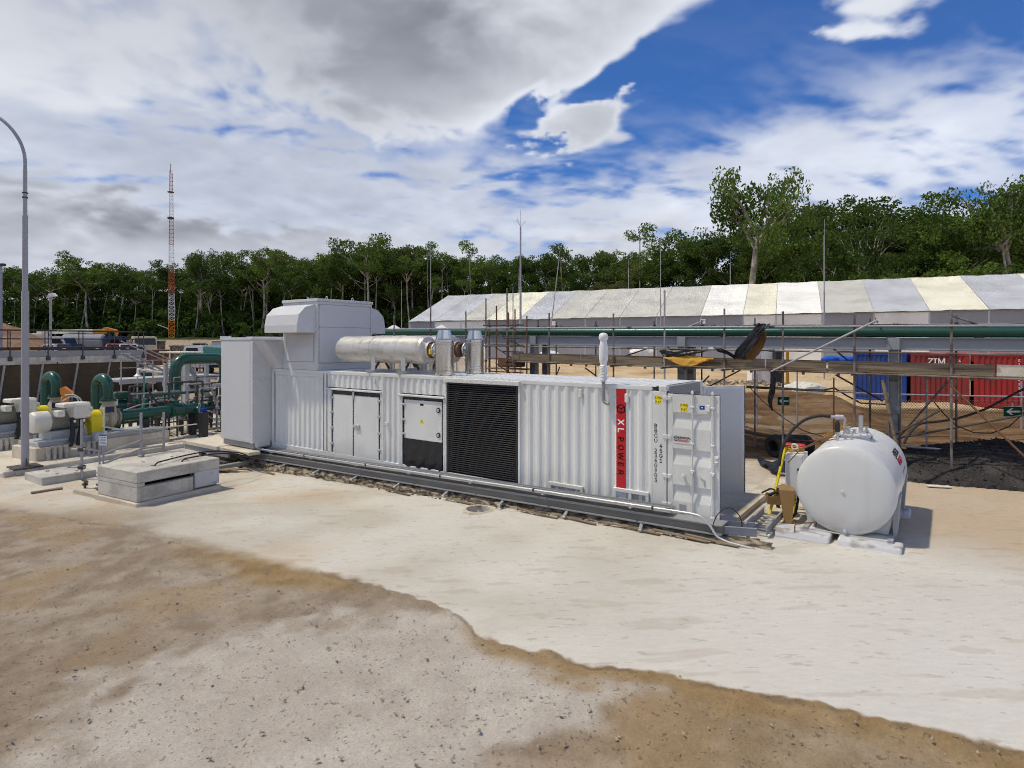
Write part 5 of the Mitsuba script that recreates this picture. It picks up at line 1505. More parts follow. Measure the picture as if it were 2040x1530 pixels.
# a tangle of small bore pipes, valves and boxes round the trestle
WHAT = {'dark_steel': 'dark', 'lamp_grey': 'grey', 'black_paint': 'black', 'green_paint': 'green', 'rust': 'rusty'}
ZONE = ((4.6, 6.6, 'behind the handrail'), (6.6, 8.6, 'below the rising green pipe'), (8.6, 10.6, 'in front of the trestle'), (10.6, 13.0, 'just left of the plenum'))
for i in range(40):
    a, b, zn = ZONE[i % 4]
    t, yy = rng.uniform(a, b), rng.uniform(-.5, 4.2)
    h = rng.uniform(.4, 2.3)
    F = PF(.5)
    mat = ('dark_steel', 'lamp_grey', 'black_paint', 'green_paint', 'rust')[(i // 4 + i) % 5]
    k = thing('pipe_riser', f'{WHAT[mat]} thin pipe riser with a valve, {zn}', 'pipe', f'{WHAT[mat]} risers {zn}')
    r = rng.uniform(.02, .055)
    part(k, 'pipe', M(F).tube(fillet([(t, yy, -.31), (t, yy, h), (t + rng.uniform(.4, 1.6), yy + rng.uniform(-.5, .5), h), (t + 1.7, yy, h * .3)], .08), r, 8), mat, 40)
    part(k, 'valve', M(F).lathe([(r, 0), (r * 2.2, .02), (r * 2.2, .16), (r, .18)], (t, yy, h * .55), (0, 0, 1), 10), mat, 30)
    part(k, 'hand_wheel', M(F).tube([(t + .11 * math.cos(q), yy - .12, h * .55 + .09 + .11 * math.sin(q)) for q in np.linspace(0, 2 * math.pi, 13)], .012, 5), 'dark_steel' if i % 3 else 'vehicle_red', 40)
    part(k, 'foot', M(F).box(t - .1, t + .1, yy - .1, yy + .1, -.31, -.27), 'dark_steel')
for i in range(14):
    a, b, zn = ZONE[i % 4]
    t, yy, z = rng.uniform(a, b) - .8, rng.uniform(.0, 4.0), (.0, .18, .45, .75, 1.1, 1.6, 2.0)[i % 7]
    mat = ('lamp_grey', 'dark_steel', 'green_paint')[i % 3]
    k = thing('service_pipe', f'{WHAT[mat]} horizontal service pipe on small stands, {zn}', 'pipe', f'{WHAT[mat]} service pipes {zn}')
    L_ = rng.uniform(1.6, 3.4)
    part(k, 'pipe', M(PF(.5)).tube([(t, yy, z), (t + L_, yy + rng.uniform(-.2, .2), z)], rng.uniform(.03, .075), 8), mat, 40)
    for u in (.2, .8):
        part(k, 'stand', M(PF(.5)).box(t + u * L_ - .03, t + u * L_ + .03, yy - .03, yy + .03, -.31, z), 'dark_steel')
for i in range(8):
    a, b, zn = ZONE[i % 4]
    t, yy = rng.uniform(a, b), rng.uniform(-.7, 3.0)
    w, h = rng.uniform(.2, .4), rng.uniform(.3, .7)
    mat = ('black_paint', 'steel_grey', 'pump_beige')[i % 3]
    k = thing('control_box', f'{("black", "grey", "beige")[i % 3]} control box on a post {zn}', 'control box', f'{("black", "grey", "beige")[i % 3]} boxes {zn}')
    part(k, 'box', M(PF(.5)).box(t - w / 2, t + w / 2, yy - .12, yy + .12, .45, .45 + h, .02), mat)
    part(k, 'post', M(PF(.5)).box(t - .04, t + .04, yy - .03, yy + .03, -.31, .448), 'dark_steel')
    part(k, 'lid', M(PF(.5)).box(t - w / 2 + .02, t + w / 2 - .02, yy - .135, yy - .121, .48, .42 + h), mat)
for i, (t, yy, w, h) in enumerate(((6.2, -.9, .30, .95), (7.5, -.8, .28, .75), (9.3, -.7, .25, .85))):
    k = thing('valve_post', ('black valve pillar with a blue cap behind the first handrail post', 'black valve pillar with a blue cap behind the second handrail post', 'black valve pillar with a blue cap nearest the deck')[i], 'valve pillar')
    part(k, 'pillar', M(PF()).box(t - w / 2, t + w / 2, yy - w / 2, yy + w / 2, -.31, h, .02), 'black_paint')
    part(k, 'cap', M(PF()).box(t - w * .4, t + w * .4, yy - w * .4, yy + w * .4, h, h + .16, .02), 'blue_mark')
    part(k, 'base', M(PF()).box(t - w * .8, t + w * .8, yy - w * .8, yy + w * .8, -.31, -.25), 'galvanised')
# ---------------------------------------------------------------- pipe rack and scaffold behind the container
RO = np.array([11.95, 19.0])
SF = frame(RO, E1, -E2)                       # x along the rack to the left, y towards the viewer


def SP(t, d, z):
    return np.append(RO + t * E1 - d * E2, z)


def gz(t, d):
    p = SP(t, d, 0)
    return float(terrain(np.array(p[0]), np.array(p[1])))


rk = thing('pipe_rack', 'grey steel pipe rack of columns and a long beam behind the container', 'pipe rack')
bt = lambda t: 4.285 + .0092 * t
V0, V1 = -7.0, 24.0


def along(m, d0, d1, lo, hi):
    v = [(t, d, f(t)) for t in (V0, V1) for d in (d0, d1) for f in (lo, hi)]
    return m.add(v, BOX_F)


part(rk, 'beam', along(along(along(M(SF), -.1, .1, lambda t: bt(t) - .02, bt), -.1, .1, lambda t: bt(t) - .38, lambda t: bt(t) - .36), -.01, .01, lambda t: bt(t) - .36, lambda t: bt(t) - .02), 'beam_grey')
part(rk, 'beam', along(along(along(M(SF), -1.1, -.9, lambda t: bt(t) - .02, bt), -1.1, -.9, lambda t: bt(t) - .38, lambda t: bt(t) - .36), -1.01, -.99, lambda t: bt(t) - .36, lambda t: bt(t) - .02), 'beam_grey')
for t in (-6.7, -.08, 6.75, 13.55, 20.4):
    for d in (0, -1.0):
        z0 = gz(t, d) - .3
        hw = .14
        m = M(SF).box(t - .14, t - .125, d - .135, d + .135, z0, bt(t) - .39).box(t + .125, t + .14, d - .135, d + .135, z0, bt(t) - .39).box(t - .125, t + .125, d - .006, d + .006, z0, bt(t) - .39)
        c = part(rk, 'column', m, 'beam_grey')
        part(c, 'cap_plate', M(SF).box(t - .16, t + .16, d + .102, d + .115, bt(t) - .38, bt(t) + .0), 'beam_grey')
        for z in (1.62, 1.95, 2.9):
            part(c, 'stiffener', M(SF).box(t - .124, t + .124, d + .007, d + .13, z, z + .012), 'beam_grey')
        for k in range(4):
            part(c, 'bolt', M(SF).box(t - .2, t - .17, d + .01, d + .05, bt(t) - .33 + k * .08, bt(t) - .30 + k * .08).box(t + .17, t + .2, d + .01, d + .05, bt(t) - .33 + k * .08, bt(t) - .30 + k * .08), 'galvanised')
    part(rk, 'cross_beam', M(SF).box(t - .08, t + .08, -.88, -.12, bt(t) - .34, bt(t) - .04), 'beam_grey')
gl = thing('green_pipeline', 'long dark green pipeline lying on the grey pipe rack', 'pipeline')
part(gl, 'pipe', M(SF).tube([(t, .0, bt(t) + .175) for t in np.linspace(V0, V1 + 2, 24)], .16, 24), 'green_paint', 40)
for t in (-4, 3.2, 8.6, 15.1):
    part(gl, 'weld', M(SF).lathe([(.161, 0), (.168, .015), (.161, .03)], (t, 0, bt(t) + .175), (1, 0, .0092), 20), 'green_paint')
for t in (-2.2, .0, 5.2, 10.5, 16.2):
    part(gl, 'shoe', M(SF).box(t - .12, t + .12, -.09, .09, bt(t) + .002, bt(t) + .06), 'black_paint')
part(gl, 'pipe', M(SF).tube([(t, -.55, bt(t) + .12) for t in np.linspace(V0, V1 + 2, 24)], .10, 16), 'green_paint', 40)

sc = thing('scaffold', 'rusty tube scaffold with guard rails and weathered boards along the pipe rack', 'scaffold')


def stube(name, p, q, r=.028, mat='tube_steel'):
    return part(sc, name, M(SF).tube([p, q], r, 8), mat, 40)


def clamp(t, d, z, r=.05):
    part(sc, 'clamp', M(SF).box(t - r, t + r, d - r, d + r, z - .045, z + .045, .015), 'dark_steel')


tl = lambda z, t: z + .0092 * t
fr = ((-3.6, 5.0), (-1.54, 5.05), (.87, 5.02), (2.92, 5.15), (4.81, 5.3), (6.97, 6.05), (9.04, 5.25), (11.99, 5.35), (14.17, 6.5), (15.35, 6.1), (16.53, 5.55), (18.75, 6.6), (21.29, 5.5))
for t, zt in fr:
    stube('standard', (t, 1.2, gz(t, 1.2) - .05), (t, 1.2, zt), .034, 'lamp_grey' if t in (6.97,) else 'tube_steel')
    for z in (4.62, 3.83, 3.17):
        clamp(t, 1.2, tl(z, t))
bk = ((-3.7, 4.95), (-1.67, 4.98), (.68, 4.98), (4.40, 5.05), (6.40, 5.02), (8.38, 5.0), (11.09, 5.05), (13.13, 5.05), (14.13, 5.2), (17.0, 5.1))
for t, zt in bk:
    stube('standard', (t, -1.2, gz(t, -1.2) - .05), (t, -1.2, zt), .032)
    clamp(t, -1.2, tl(4.75, t))
for z, d, mat, r in ((4.62, 1.25, 'lamp_grey', .028), (3.83, 1.25, 'tube_steel', .026), (3.17, 1.25, 'tube_steel', .026), (4.72, -1.25, 'tube_steel', .024), (3.90, -1.25, 'tube_steel', .024), (3.15, -1.25, 'tube_steel', .024)):
    cuts = (-7, -2.2, 3.3, 8.4, 13.9) if d > 0 else (-7, 0, 6, 13.9)
    for a, b in zip(cuts, cuts[1:]):
        stube('ledger', (a - .25, d + (.05 if a == -2.2 else 0), tl(z, a)), (b, d, tl(z, b)), r, mat)
        part(sc, 'coupler', M(SF).tube([(b - .14, d, tl(z, b)), (b + .04, d, tl(z, b))], r + .014, 8), 'dark_steel')
stube('ledger', (13.9, 1.25, tl(4.62, 14)), (24, 1.25, tl(4.60, 24)), .028, 'lamp_grey')
stube('ledger', (13.9, 1.25, tl(3.83, 14)), (17.5, 1.25, tl(3.83, 17.5)))
for t in (-3.6, -1.54, .87, 2.92, 4.81, 6.97, 9.04, 11.99, 14.1):
    stube('transom', (t + .06, -1.35, tl(3.12, t)), (t + .06, 1.35, tl(3.12, t)))
# boards: toe boards set on edge and the deck behind
for i, (a, b) in enumerate(((-7.0, -2.55), (-2.5, 1.6), (1.66, 3.45), (3.5, 7.0), (7.06, 10.5), (10.55, 13.95))):
    v = [(t, d, f(t)) for t in (a, b) for d in (1.13, 1.17) for f in ((lambda t: tl(3.24, t)), (lambda t: tl(3.545, t)))]
    part(sc, 'toe_board', M(SF).add(v, BOX_F), 'wood' if i != 0 else 'pale_slab')
    for k in range(6):
        d = -.95 + k * .33
        w = [(t, dd, tl(z, t)) for t in (a, b - .02) for dd in (d, d + .30) for z in (3.175, 3.215)]
        part(sc, 'deck_board', M(SF).add(w, BOX_F), 'wood')
# braces
stube('brace', (3.25, 1.40, 3.17), (.25, 1.42, 4.80), .032, 'lamp_grey')
stube('brace', (.25, 1.3, 4.74), (.55, -1.2, 5.0), .026)
for a, b, mat in (((.45, 1.0, .25), (-1.45, .9, 3.0), 'dark_steel'), ((.75, 1.3, .7), (-1.3, 1.2, 2.2), 'dark_steel'), ((-.35, 1.4, .45), (.12, 1.3, 3.0), 'wood'), ((-.30, 1.1, .2), (-.28, 1.1, 2.0), 'dark_steel'),
                  ((-1.5, 1.5, 2.95), (-3.6, 1.6, .55), 'rust'), ((-.9, .8, 1.5), (-.2, 1.2, 1.25), 'dark_steel'), ((-3.9, 1.0, 2.4), (-.5, 1.1, 1.35), 'dark_steel'),
                  ((5.6, .4, 2.9), (6.9, -.8, 1.9), 'dark_steel'), ((4.85, -1.0, 3.1), (5.9, .8, 2.3), 'dark_steel'), ((8.6, -1.2, 3.9), (11.0, -1.2, 3.1), 'tube_steel'), ((10.4, 1.0, 3.1), (9.2, .6, 2.2), 'dark_steel'), ((11.6, 1.0, 3.1), (12.4, .4, 2.1), 'dark_steel'),
                  ((6.7, -1.2, 4.2), (8.1, -1.2, 3.2), 'tube_steel'), ((8.2, -1.2, 4.3), (7.0, -1.2, 3.25), 'tube_steel'), ((2.1, -1.2, 4.2), (1.0, -1.2, 3.2), 'tube_steel'), ((-4.4, 1.2, 4.0), (-3.2, 1.2, 3.5), 'rust'), ((1.4, 1.0, 3.1), (.3, -.9, 2.2), 'dark_steel'), ((12.9, -1.2, 4.9), (12.4, -1.2, 4.6), 'tube_steel'), ((7.3, -1.2, 4.6), (6.3, -1.2, 5.0), 'lamp_grey'), ((-1.5, -1.2, 5.0), (-2.2, -1.2, 4.7), 'tube_steel')):
    stube('brace', a, b, .028 if mat != 'wood' else .05, mat)
for t in (3.9, 4.5, 5.2, 6.2, 7.7, 10.2, 10.9, 1.3, 2.3, -1.0, -2.0):
    clamp(t, 1.27, tl(3.12, t), .04)
# the rusty access tower at the left end of the boarded part
for t, d, zt in ((14.1, .7, 5.6), (14.75, 1.2, 5.75), (13.6, .5, 5.3), (14.9, .1, 5.5), (15.8, .4, 5.2)):
    stube('tower_post', (t, d, gz(t, d)), (t, d, zt), .032, 'rust')
for k in range(9):
    z = 2.5 + .30 * k
    stube('tower_rung', (13.5, .9, z), (15.4 if k % 2 else 14.6, .9, z + .02), .026, 'rust' if k % 2 else 'dark_steel')
stube('tower_rung', (13.3, 1.2, 4.87), (15.5, 1.2, 4.89), .03, 'dark_steel')
for k in range(3):
    stube('tower_brace', (13.6, .7, 2.3 + k * .8), (15.2, .7, 3.2 + k * .7), .026, 'dark_steel')
part(sc, 'tower_box', M(SF).box(14.3, 15.3, -.4, .4, 3.0, 3.4, .03), 'rust')
part(sc, 'tower_plank', M(SF).box(13.7, 15.9, -.2, .5, 2.9, 2.95), 'wood')

# cloths on the scaffold


def cloth(name, pts, mat, label, cat='tarpaulin', amp=.075, seed=1, n=30):
    """pts: rows of control points (rows x cols x 3) in the scaffold frame, smoothed to a fine creased sheet"""
    from scipy.ndimage import zoom
    P = np.asarray(pts, float)
    k = [n / P.shape[0], n / P.shape[1]]
    Q = np.stack([zoom(P[..., c], k, order=2, mode='nearest', grid_mode=False) for c in range(3)], -1)
    a, b = Q.shape[:2]
    ii, jj = np.meshgrid(np.linspace(0, 5, a), np.linspace(0, 5, b), indexing='ij')
    N = meshkit.fbm(np.stack([ii * .8, jj * 2.0, 0 * ii], -1), 4, seed=seed) - .5
    Q[..., 1] += amp * 2 * N
    Q[..., 2] += amp * N
    i, j = np.meshgrid(np.arange(a - 1), np.arange(b - 1), indexing='ij')
    q = (i * b + j).ravel()
    return solo(name, M(SF).add(Q.reshape(-1, 3), np.stack([q, q + 1, q + b + 1, q + b], 1)), mat, label, cat, 30)


def row(t0, d0, z0, t1, d1, z1, n=4, sag=0.0):
    u = np.linspace(0, 1, n)
    return [(t0 + (t1 - t0) * k, d0 + (d1 - d0) * k, z0 + (z1 - z0) * k - sag * 4 * k * (1 - k)) for k in u]


cloth('tarpaulin', [row(3.72, 1.3, 4.77, 3.28, 1.3, 4.74), row(3.86, 1.36, 4.55, 3.48, 1.4, 4.5), row(4.10, 1.36, 4.2, 3.70, 1.42, 4.12), row(4.36, 1.34, 3.85, 3.96, 1.4, 3.80), row(4.48, 1.3, 3.6, 4.08, 1.34, 3.56)], 'black_tarp', 'long black tarpaulin draped from the top rail down to the scaffold boards', seed=4)
cloth('tarpaulin', [row(3.6, 1.27, 4.45, 3.38, 1.30, 4.42), row(3.72, 1.28, 4.15, 3.45, 1.3, 4.1), row(3.95, 1.28, 3.85, 3.62, 1.3, 3.8), row(4.15, 1.26, 3.56, 3.84, 1.28, 3.56)], 'shaded_ochre_tarp', 'ochre tarpaulin strip in a shadow-dark colour behind the long black one', seed=6)
cloth('tarpaulin', [row(7.0, 1.22, 3.66, 5.1, 1.22, 3.62, 5, .0), row(6.9, 1.38, 3.56, 5.2, 1.38, 3.55, 5, .10), row(6.7, 1.42, 3.50, 5.4, 1.42, 3.50, 5, .22), row(6.5, 1.34, 3.50, 5.5, 1.34, 3.5, 5, .10)], 'ochre_tarp', 'ochre tarpaulin sagging over the boards like a hammock', amp=.06, seed=7)
cloth('tarpaulin', [row(7.15, 1.3, 3.87, 5.1, 1.3, 3.87, 5), row(7.1, 1.33, 3.78, 5.4, 1.33, 3.80, 5, .02), row(7.0, 1.33, 3.66, 5.9, 1.33, 3.72, 5, .03), row(6.8, 1.30, 3.58, 6.1, 1.3, 3.66, 5)], 'black_tarp', 'black tarpaulin hung over the middle rail above the ochre one', amp=.05, seed=9)
cloth('plastic_bundle', [row(5.1, 1.30, 3.92, 5.0, 1.3, 3.80, 3), row(4.85, 1.36, 3.92, 4.8, 1.38, 3.76, 3), row(4.6, 1.38, 3.82, 4.55, 1.40, 3.66, 3), row(4.4, 1.36, 3.68, 4.4, 1.38, 3.54, 3)], 'black_tarp', 'twisted black plastic bundle on the rail left of the long tarpaulin', 'plastic bundle', amp=.06, seed=12)
cloth('plastic_strip', [row(3.28, 1.40, 3.25, 3.10, 1.40, 3.25, 3), row(3.26, 1.44, 2.9, 3.08, 1.44, 2.9, 3), row(3.3, 1.42, 2.5, 3.12, 1.42, 2.5, 3), row(3.34, 1.43, 2.2, 3.2, 1.43, 2.2, 3), row(3.22, 1.42, 1.9, 3.17, 1.42, 1.86, 3)], 'black_tarp', 'ragged black plastic strip hanging below the scaffold boards', 'plastic strip', amp=.05, seed=15)
solo('white_tape', M(SF).box(5.15, 5.32, 1.26, 1.34, 3.88, 3.95, .02), 'plastic_white', 'scrap of white tape tied on the middle scaffold rail', 'tape')

# cables and hose slung on the right
solo('black_hose', M().tube(fillet([At(1801, 884, 16.8), At(1806, 872, 16.8), At(1828, 843, 17), At(1870, 840, 17.2), At(1915, 832, 17.4), At(1962, 816, 17.6), At(2005, 793, 17.8), At(2045, 772, 18)], .3, 4), .035, 8), 'rubber', 'black hose slung from the brace foot to the right edge', 'hose', True)
solo('black_cable', M().tube([At(1860, 800, 18.5), At(1880, 824, 18.4), At(1905, 848, 18.4), At(1940, 862, 18.4), At(1975, 863, 18.4), At(2010, 850, 18.4), At(2045, 818, 18.4)], .018, 6), 'rubber', 'thin black cable hanging in a deep loop below the right arrow sign', 'cable', True)
solo('black_cable', M().tube([At(1494, 772, 21.6), At(1520, 800, 21.2), At(1560, 832, 20.6), At(1600, 858, 20), At(1640, 870, 19)], .015, 6), 'rubber', 'thin cable running down across the brown bank from the container door', 'cable', True)


# ---------------------------------------------------------------- fence, arrow signs
fc = thing('site_fence', 'tube fence with chain link along the top and foot of the brown bank', 'fence')
FY = 24.8
tp = lambda x, y: float(terrain(np.array(x), np.array(y)))
for px, Y, h0, zt in ((1661, 22.6, 0, None), (1846, 19.2, 0, None), (1508, 24, 0, None), (1588, 24, 0, None), (2035, 24.5, 0, None)):
    x = (px - 1020) / 1200 * Y
    zt = HC - ({1661: 752, 1846: 742, 1508: 745, 1588: 726, 2035: 760}[px] - 681) * Y / 1200
    part(fc, 'post', M().tube([(x, Y, tp(x, Y) - .1), (x, Y, zt)], .030, 8), 'rust' if px == 1661 else 'lamp_grey', 40)
for (p, q, r, mat) in ((At(1486, 772, 24), At(1662, 780, 22.6), .03, 'dark_steel'), (At(1662, 780, 22.6), At(1765, 786, 24.0), .026, 'lamp_grey'), (At(1700, 784, 23.8), At(2060, 791, 23.4), .03, 'lamp_grey'), (At(1800, 889, 19.0), At(1968, 903, 18.0), .034, 'lamp_grey'), (At(1990, 907, 18.4), At(2060, 912, 18), .03, 'lamp_grey'), (At(1486, 872, 21.8), At(1650, 880, 20.8), .022, 'rust')):
    part(fc, 'rail', M().tube([p, q], r, 8), mat, 40)
part(fc, 'rope', M().tube([At(1488, 770, 23.8), At(1540, 772, 23.6), At(1600, 776, 23.2), At(1640, 777, 22.8), At(1662, 773, 22.6)], .035, 6), 'rubber', True)
part(fc, 'rope', M().tube([At(1662, 773, 22.6), At(1690, 790, 23.2), At(1715, 803, 23.6), At(1770, 806, 23.9)], .03, 6), 'rubber', True)
m = M()
for k in range(120):
    for sg in (1, -1):
        x0 = 13.6 + k * .11
        a = np.array([x0, 23.9, 1.42 + .0 * k])
        m.tube([a + [0, 0, .42 if sg > 0 else -.22], a + [.64 * 1.0, 0, -.22 if sg > 0 else .42]], .006, 3, False)
k = numbered(fc + '__chain_link')
scene[k] = mikit.ply(m.out(), 'dark_steel')
labels[k] = {'kind': 'stuff', 'label': 'dark chain link wires below the containers'}


def arrow_sign(px, py, Y, w, h, label):
    k = thing('arrow_sign', label, 'sign')
    c = At(px, py, Y)
    F = frame(c[:2], (1, -.02))
    F = (c, F[1])
    part(k, 'board', M(F).box(-w / 2, w / 2, 0, .012, -h / 2, h / 2, .002), 'sign_green')
    part(k, 'border', M(F).box(-w / 2 - .012, w / 2 + .012, .002, .010, h / 2, h / 2 + .012).box(-w / 2 - .012, w / 2 + .012, .002, .010, -h / 2 - .012, -h / 2), 'plastic_white')
    ar = [(-.40, 0), (-.10, -.34), (.02, -.34), (-.16, -.09), (.40, -.09), (.40, .09), (-.16, .09), (.02, .34), (-.10, .34)]
    part(k, 'arrow', M(F).prism([(a * w, b * h) for a, b in ar], (0, -.004, 0), (1, 0, 0), (0, 0, 1), (0, .003, 0)), 'white_mark')
    part(k, 'hanger', M(F).box(-.02, .02, .013, .03, -h * .5, h * .5 + .12), 'galvanised')


arrow_sign(1561, 799, 22.4, .43, .31, 'left green sign with a white left-pointing arrow, nearest the hanging black strip')
arrow_sign(2018, 820, 18.6, .55, .30, 'right green sign with a white left-pointing arrow, near the edge of the photo')


# ---------------------------------------------------------------- shipping containers on the bank
def end_box(name, x, Y, mat, label, z0=.94, extra=None):
    k = thing(name, label, 'shipping container')
    w, h, dp = 2.44, 2.62, 6.05
    F = (np.array([x, Y, z0]), frame((0, 0), (.809, -.588))[1])
    part(k, 'body', M(F).box(.01, w - .01, .05, dp, .02, h - .02), mat)
    part(k, 'end_wall', M(F).sheet([(a, -b) for a, b in corr(.15, w - .15, 0, 1, pitch=.21, depth=.045, d=-.01)], .16, h - .12), mat)
    m = M(F).box(0, .15, 0, .15, 0, h, .01).box(w - .15, w, 0, .15, 0, h, .01)
    part(k, 'corner_post', M(F).box(0, .15, 0, .15, .12, h - .12, .008), mat)
    part(k, 'corner_post', M(F).box(w - .15, w, 0, .15, .12, h - .12, .008), mat)
    part(k, 'top_beam', M(F).box(.15, w - .15, -.004, .12, h - .13, h, .01), mat)
    part(k, 'bottom_beam', M(F).box(.15, w - .15, -.004, .12, .0, .16, .01), mat)
    for a in (0, w - .17):
        for z in (-.004, h - .116):
            part(k, 'corner_casting', M(F).box(a - .004, a + .174, -.006, .16, z, z + .12, .01), mat)
    for s in (0.004, w - .004):
        v = [(s + (.02 if s > 1 else -.02) * (1 if i % 4 in (1, 2) else 0), .16 + (dp - .3) * i / 80.0) for i in range(81)]
        part(k, 'side_wall', M(F).sheet(v, .16, h - .12), mat)
    return k, F


YB = 28.4
k, F = end_box('freight_container', 18.70, 33.0, 'blue_box', 'blue freight container with a corrugated end, left of the red pair')
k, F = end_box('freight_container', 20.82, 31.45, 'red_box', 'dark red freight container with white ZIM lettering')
part(k, 'lettering', M(F).text('ZIM', .28, (1.10, -.008, 2.22), (1, 0, 0), (0, 0, 1), .006, True), 'white_mark')
part(k, 'lettering', M(F).text('4', .12, (2.05, -.006, 2.25), (1, 0, 0), (0, 0, 1), .006, True).text('5', .12, (2.05, -.006, 2.02), (1, 0, 0), (0, 0, 1), .006, True), 'white_mark')
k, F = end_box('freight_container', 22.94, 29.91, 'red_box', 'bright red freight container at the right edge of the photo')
for i, ch in enumerate('ZIMU 4213'):
    if ch != ' ':
        part(k, 'lettering', M(F).text(ch, .11, (1.72, -.006, 2.32 - i * .19), (1, 0, 0), (0, 0, 1), .006, True), 'white_mark')
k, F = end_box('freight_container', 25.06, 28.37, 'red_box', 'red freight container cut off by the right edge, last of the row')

# ---------------------------------------------------------------- the long marquee
TR, TD = np.array([-9.3, 87.7]), np.array([.909, -.417])
TN = np.array([-.417, -.909])                 # from the ridge towards the viewer
MF = (np.append(TR, 0), np.stack([np.append(TD, 0), np.append(TN, 0), -UP], 1))
MF = frame(TR, TD, TN) if False else (np.append(TR, 0), np.stack([np.append(TD, 0), np.append(TN, 0), UP], 1))
mq = thing('marquee', 'very long marquee tent of white, cream and grey canvas bays below the forest', 'marquee')
zr = lambda t: 10.95 + .0012 * (t - 40)
ze = lambda t: 6.78 + .0105 * np.clip(t, 0, 60) * .35
cols = ['canvas_grey', 'canvas_grey', 'canvas_warm', 'canvas_cream', 'canvas_grey', 'canvas_warm', 'canvas_warm', 'canvas_warm', 'canvas_warm', 'canvas_white', 'canvas_cream', 'canvas_white', 'canvas_warm', 'canvas_grey', 'canvas_cream', 'canvas_grey', 'canvas_cream', 'canvas_grey']
seams = [0.02, 3.92, 7.75, 11.37, 15.81, 19.77, 23.98, 28.0, 32.04, 36.65, 40.82, 43.9, 48.0, 52.37, 56.73, 61.11, 65.77, 70.2, 74.6]
HW = 9.93
for i, (a, b) in enumerate(zip(seams, seams[1:])):
    for sg in (1, -1):
        nu, nv = 13, 17
        U, Vv = np.meshgrid(np.linspace(a + .02, b - .02, nu), np.linspace(0, 1, nv))
        sag = .20 * 4 * ((U - a) / (b - a)) * (1 - (U - a) / (b - a)) * np.sin(np.pi * np.clip(Vv * .9 + .1, 0, 1))
        wr = (meshkit.fbm(np.stack([U * 1.1, Vv * 5 + i * 3, 0 * U], -1), 3, seed=i) - .5) * .16 * np.sin(np.pi * np.clip((U - a) / (b - a), 0, 1))
        Z = zr(U) * (1 - Vv) + ze(U) * Vv - sag * .7 + wr
        P = np.stack([U, sg * Vv * (HW + .25), Z], -1).reshape(-1, 3)
        ii, jj = np.meshgrid(np.arange(nv - 1), np.arange(nu - 1), indexing='ij')
        q = (ii * nu + jj).ravel()
        part(mq, 'roof_panel', M(MF).add(P, np.stack([q, q + 1, q + nu + 1, q + nu], 1)), cols[i], 30)
    z0 = 1.2
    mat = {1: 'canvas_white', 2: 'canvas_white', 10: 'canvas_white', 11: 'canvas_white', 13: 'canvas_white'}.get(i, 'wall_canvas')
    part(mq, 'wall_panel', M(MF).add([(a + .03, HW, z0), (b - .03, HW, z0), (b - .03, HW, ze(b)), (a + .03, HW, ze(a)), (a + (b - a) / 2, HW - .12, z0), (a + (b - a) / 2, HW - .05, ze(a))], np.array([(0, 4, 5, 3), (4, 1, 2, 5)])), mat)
    part(mq, 'leg', M(MF).bar((a, HW - .05, z0 - .4), (a, HW - .05, ze(a) - .02), .14, .14), 'galvanised')
    part(mq, 'rafter', M(MF).bar((a, HW - .05, ze(a) - .10), (a, 0, zr(a) - .12), .12, .18), 'galvanised')
    part(mq, 'eave_rail', M(MF).bar((a, HW + .02, ze(a) - .06), (b, HW + .02, ze(b) - .06), .08, .10), 'steel_grey')
part(mq, 'gable', M(MF).add([(0.03, HW, 1.2), (.03, -HW, 1.2), (.03, -HW, ze(0)), (.03, 0, zr(0) - .05), (.03, HW, ze(0))], np.array([(0, 1, 2), (0, 2, 3), (0, 3, 4)])), 'canvas_white')
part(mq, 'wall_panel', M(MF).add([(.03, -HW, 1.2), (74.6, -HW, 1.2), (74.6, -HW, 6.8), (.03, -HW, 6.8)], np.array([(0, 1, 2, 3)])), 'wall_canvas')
for t in (20.2, 36.9):
    part(mq, 'wall_lamp', M(MF).box(t - .25, t + .25, HW + .06, HW + .22, 6.05, 6.5, .04), 'plastic_white')
for i, px in enumerate((785, 879)):
    k = thing('pagoda_tent', ('small white pointed tent top just right of the roof housing' if i == 0 else 'small white pointed tent top behind the first exhaust stack'), 'tent')
    c = At(px, 646, 44)
    pf = [(0, 0), (.08, -.06), (.48, -.22), (1.0, -.55), (1.6, -1.1)]
    V = []
    for r, h in pf:
        V += [(c[0] + r * math.cos(a), c[1] + r * math.sin(a), c[2] + h) for a in np.arange(4) * math.pi / 2 + .9]
    q = [(4 * r + j, 4 * r + (j + 1) % 4, 4 * r + 4 + (j + 1) % 4, 4 * r + 4 + j) for r in range(4) for j in range(4)]
    part(k, 'canopy', M().add(V, np.array(q)), 'canvas_white')
    for a in np.arange(4) * math.pi / 2 + .9:
        part(k, 'leg', M().bar((c[0] + 1.6 * math.cos(a), c[1] + 1.6 * math.sin(a), 1.0), (c[0] + 1.6 * math.cos(a), c[1] + 1.6 * math.sin(a), c[2] - 1.1), .06, .06), 'galvanised')

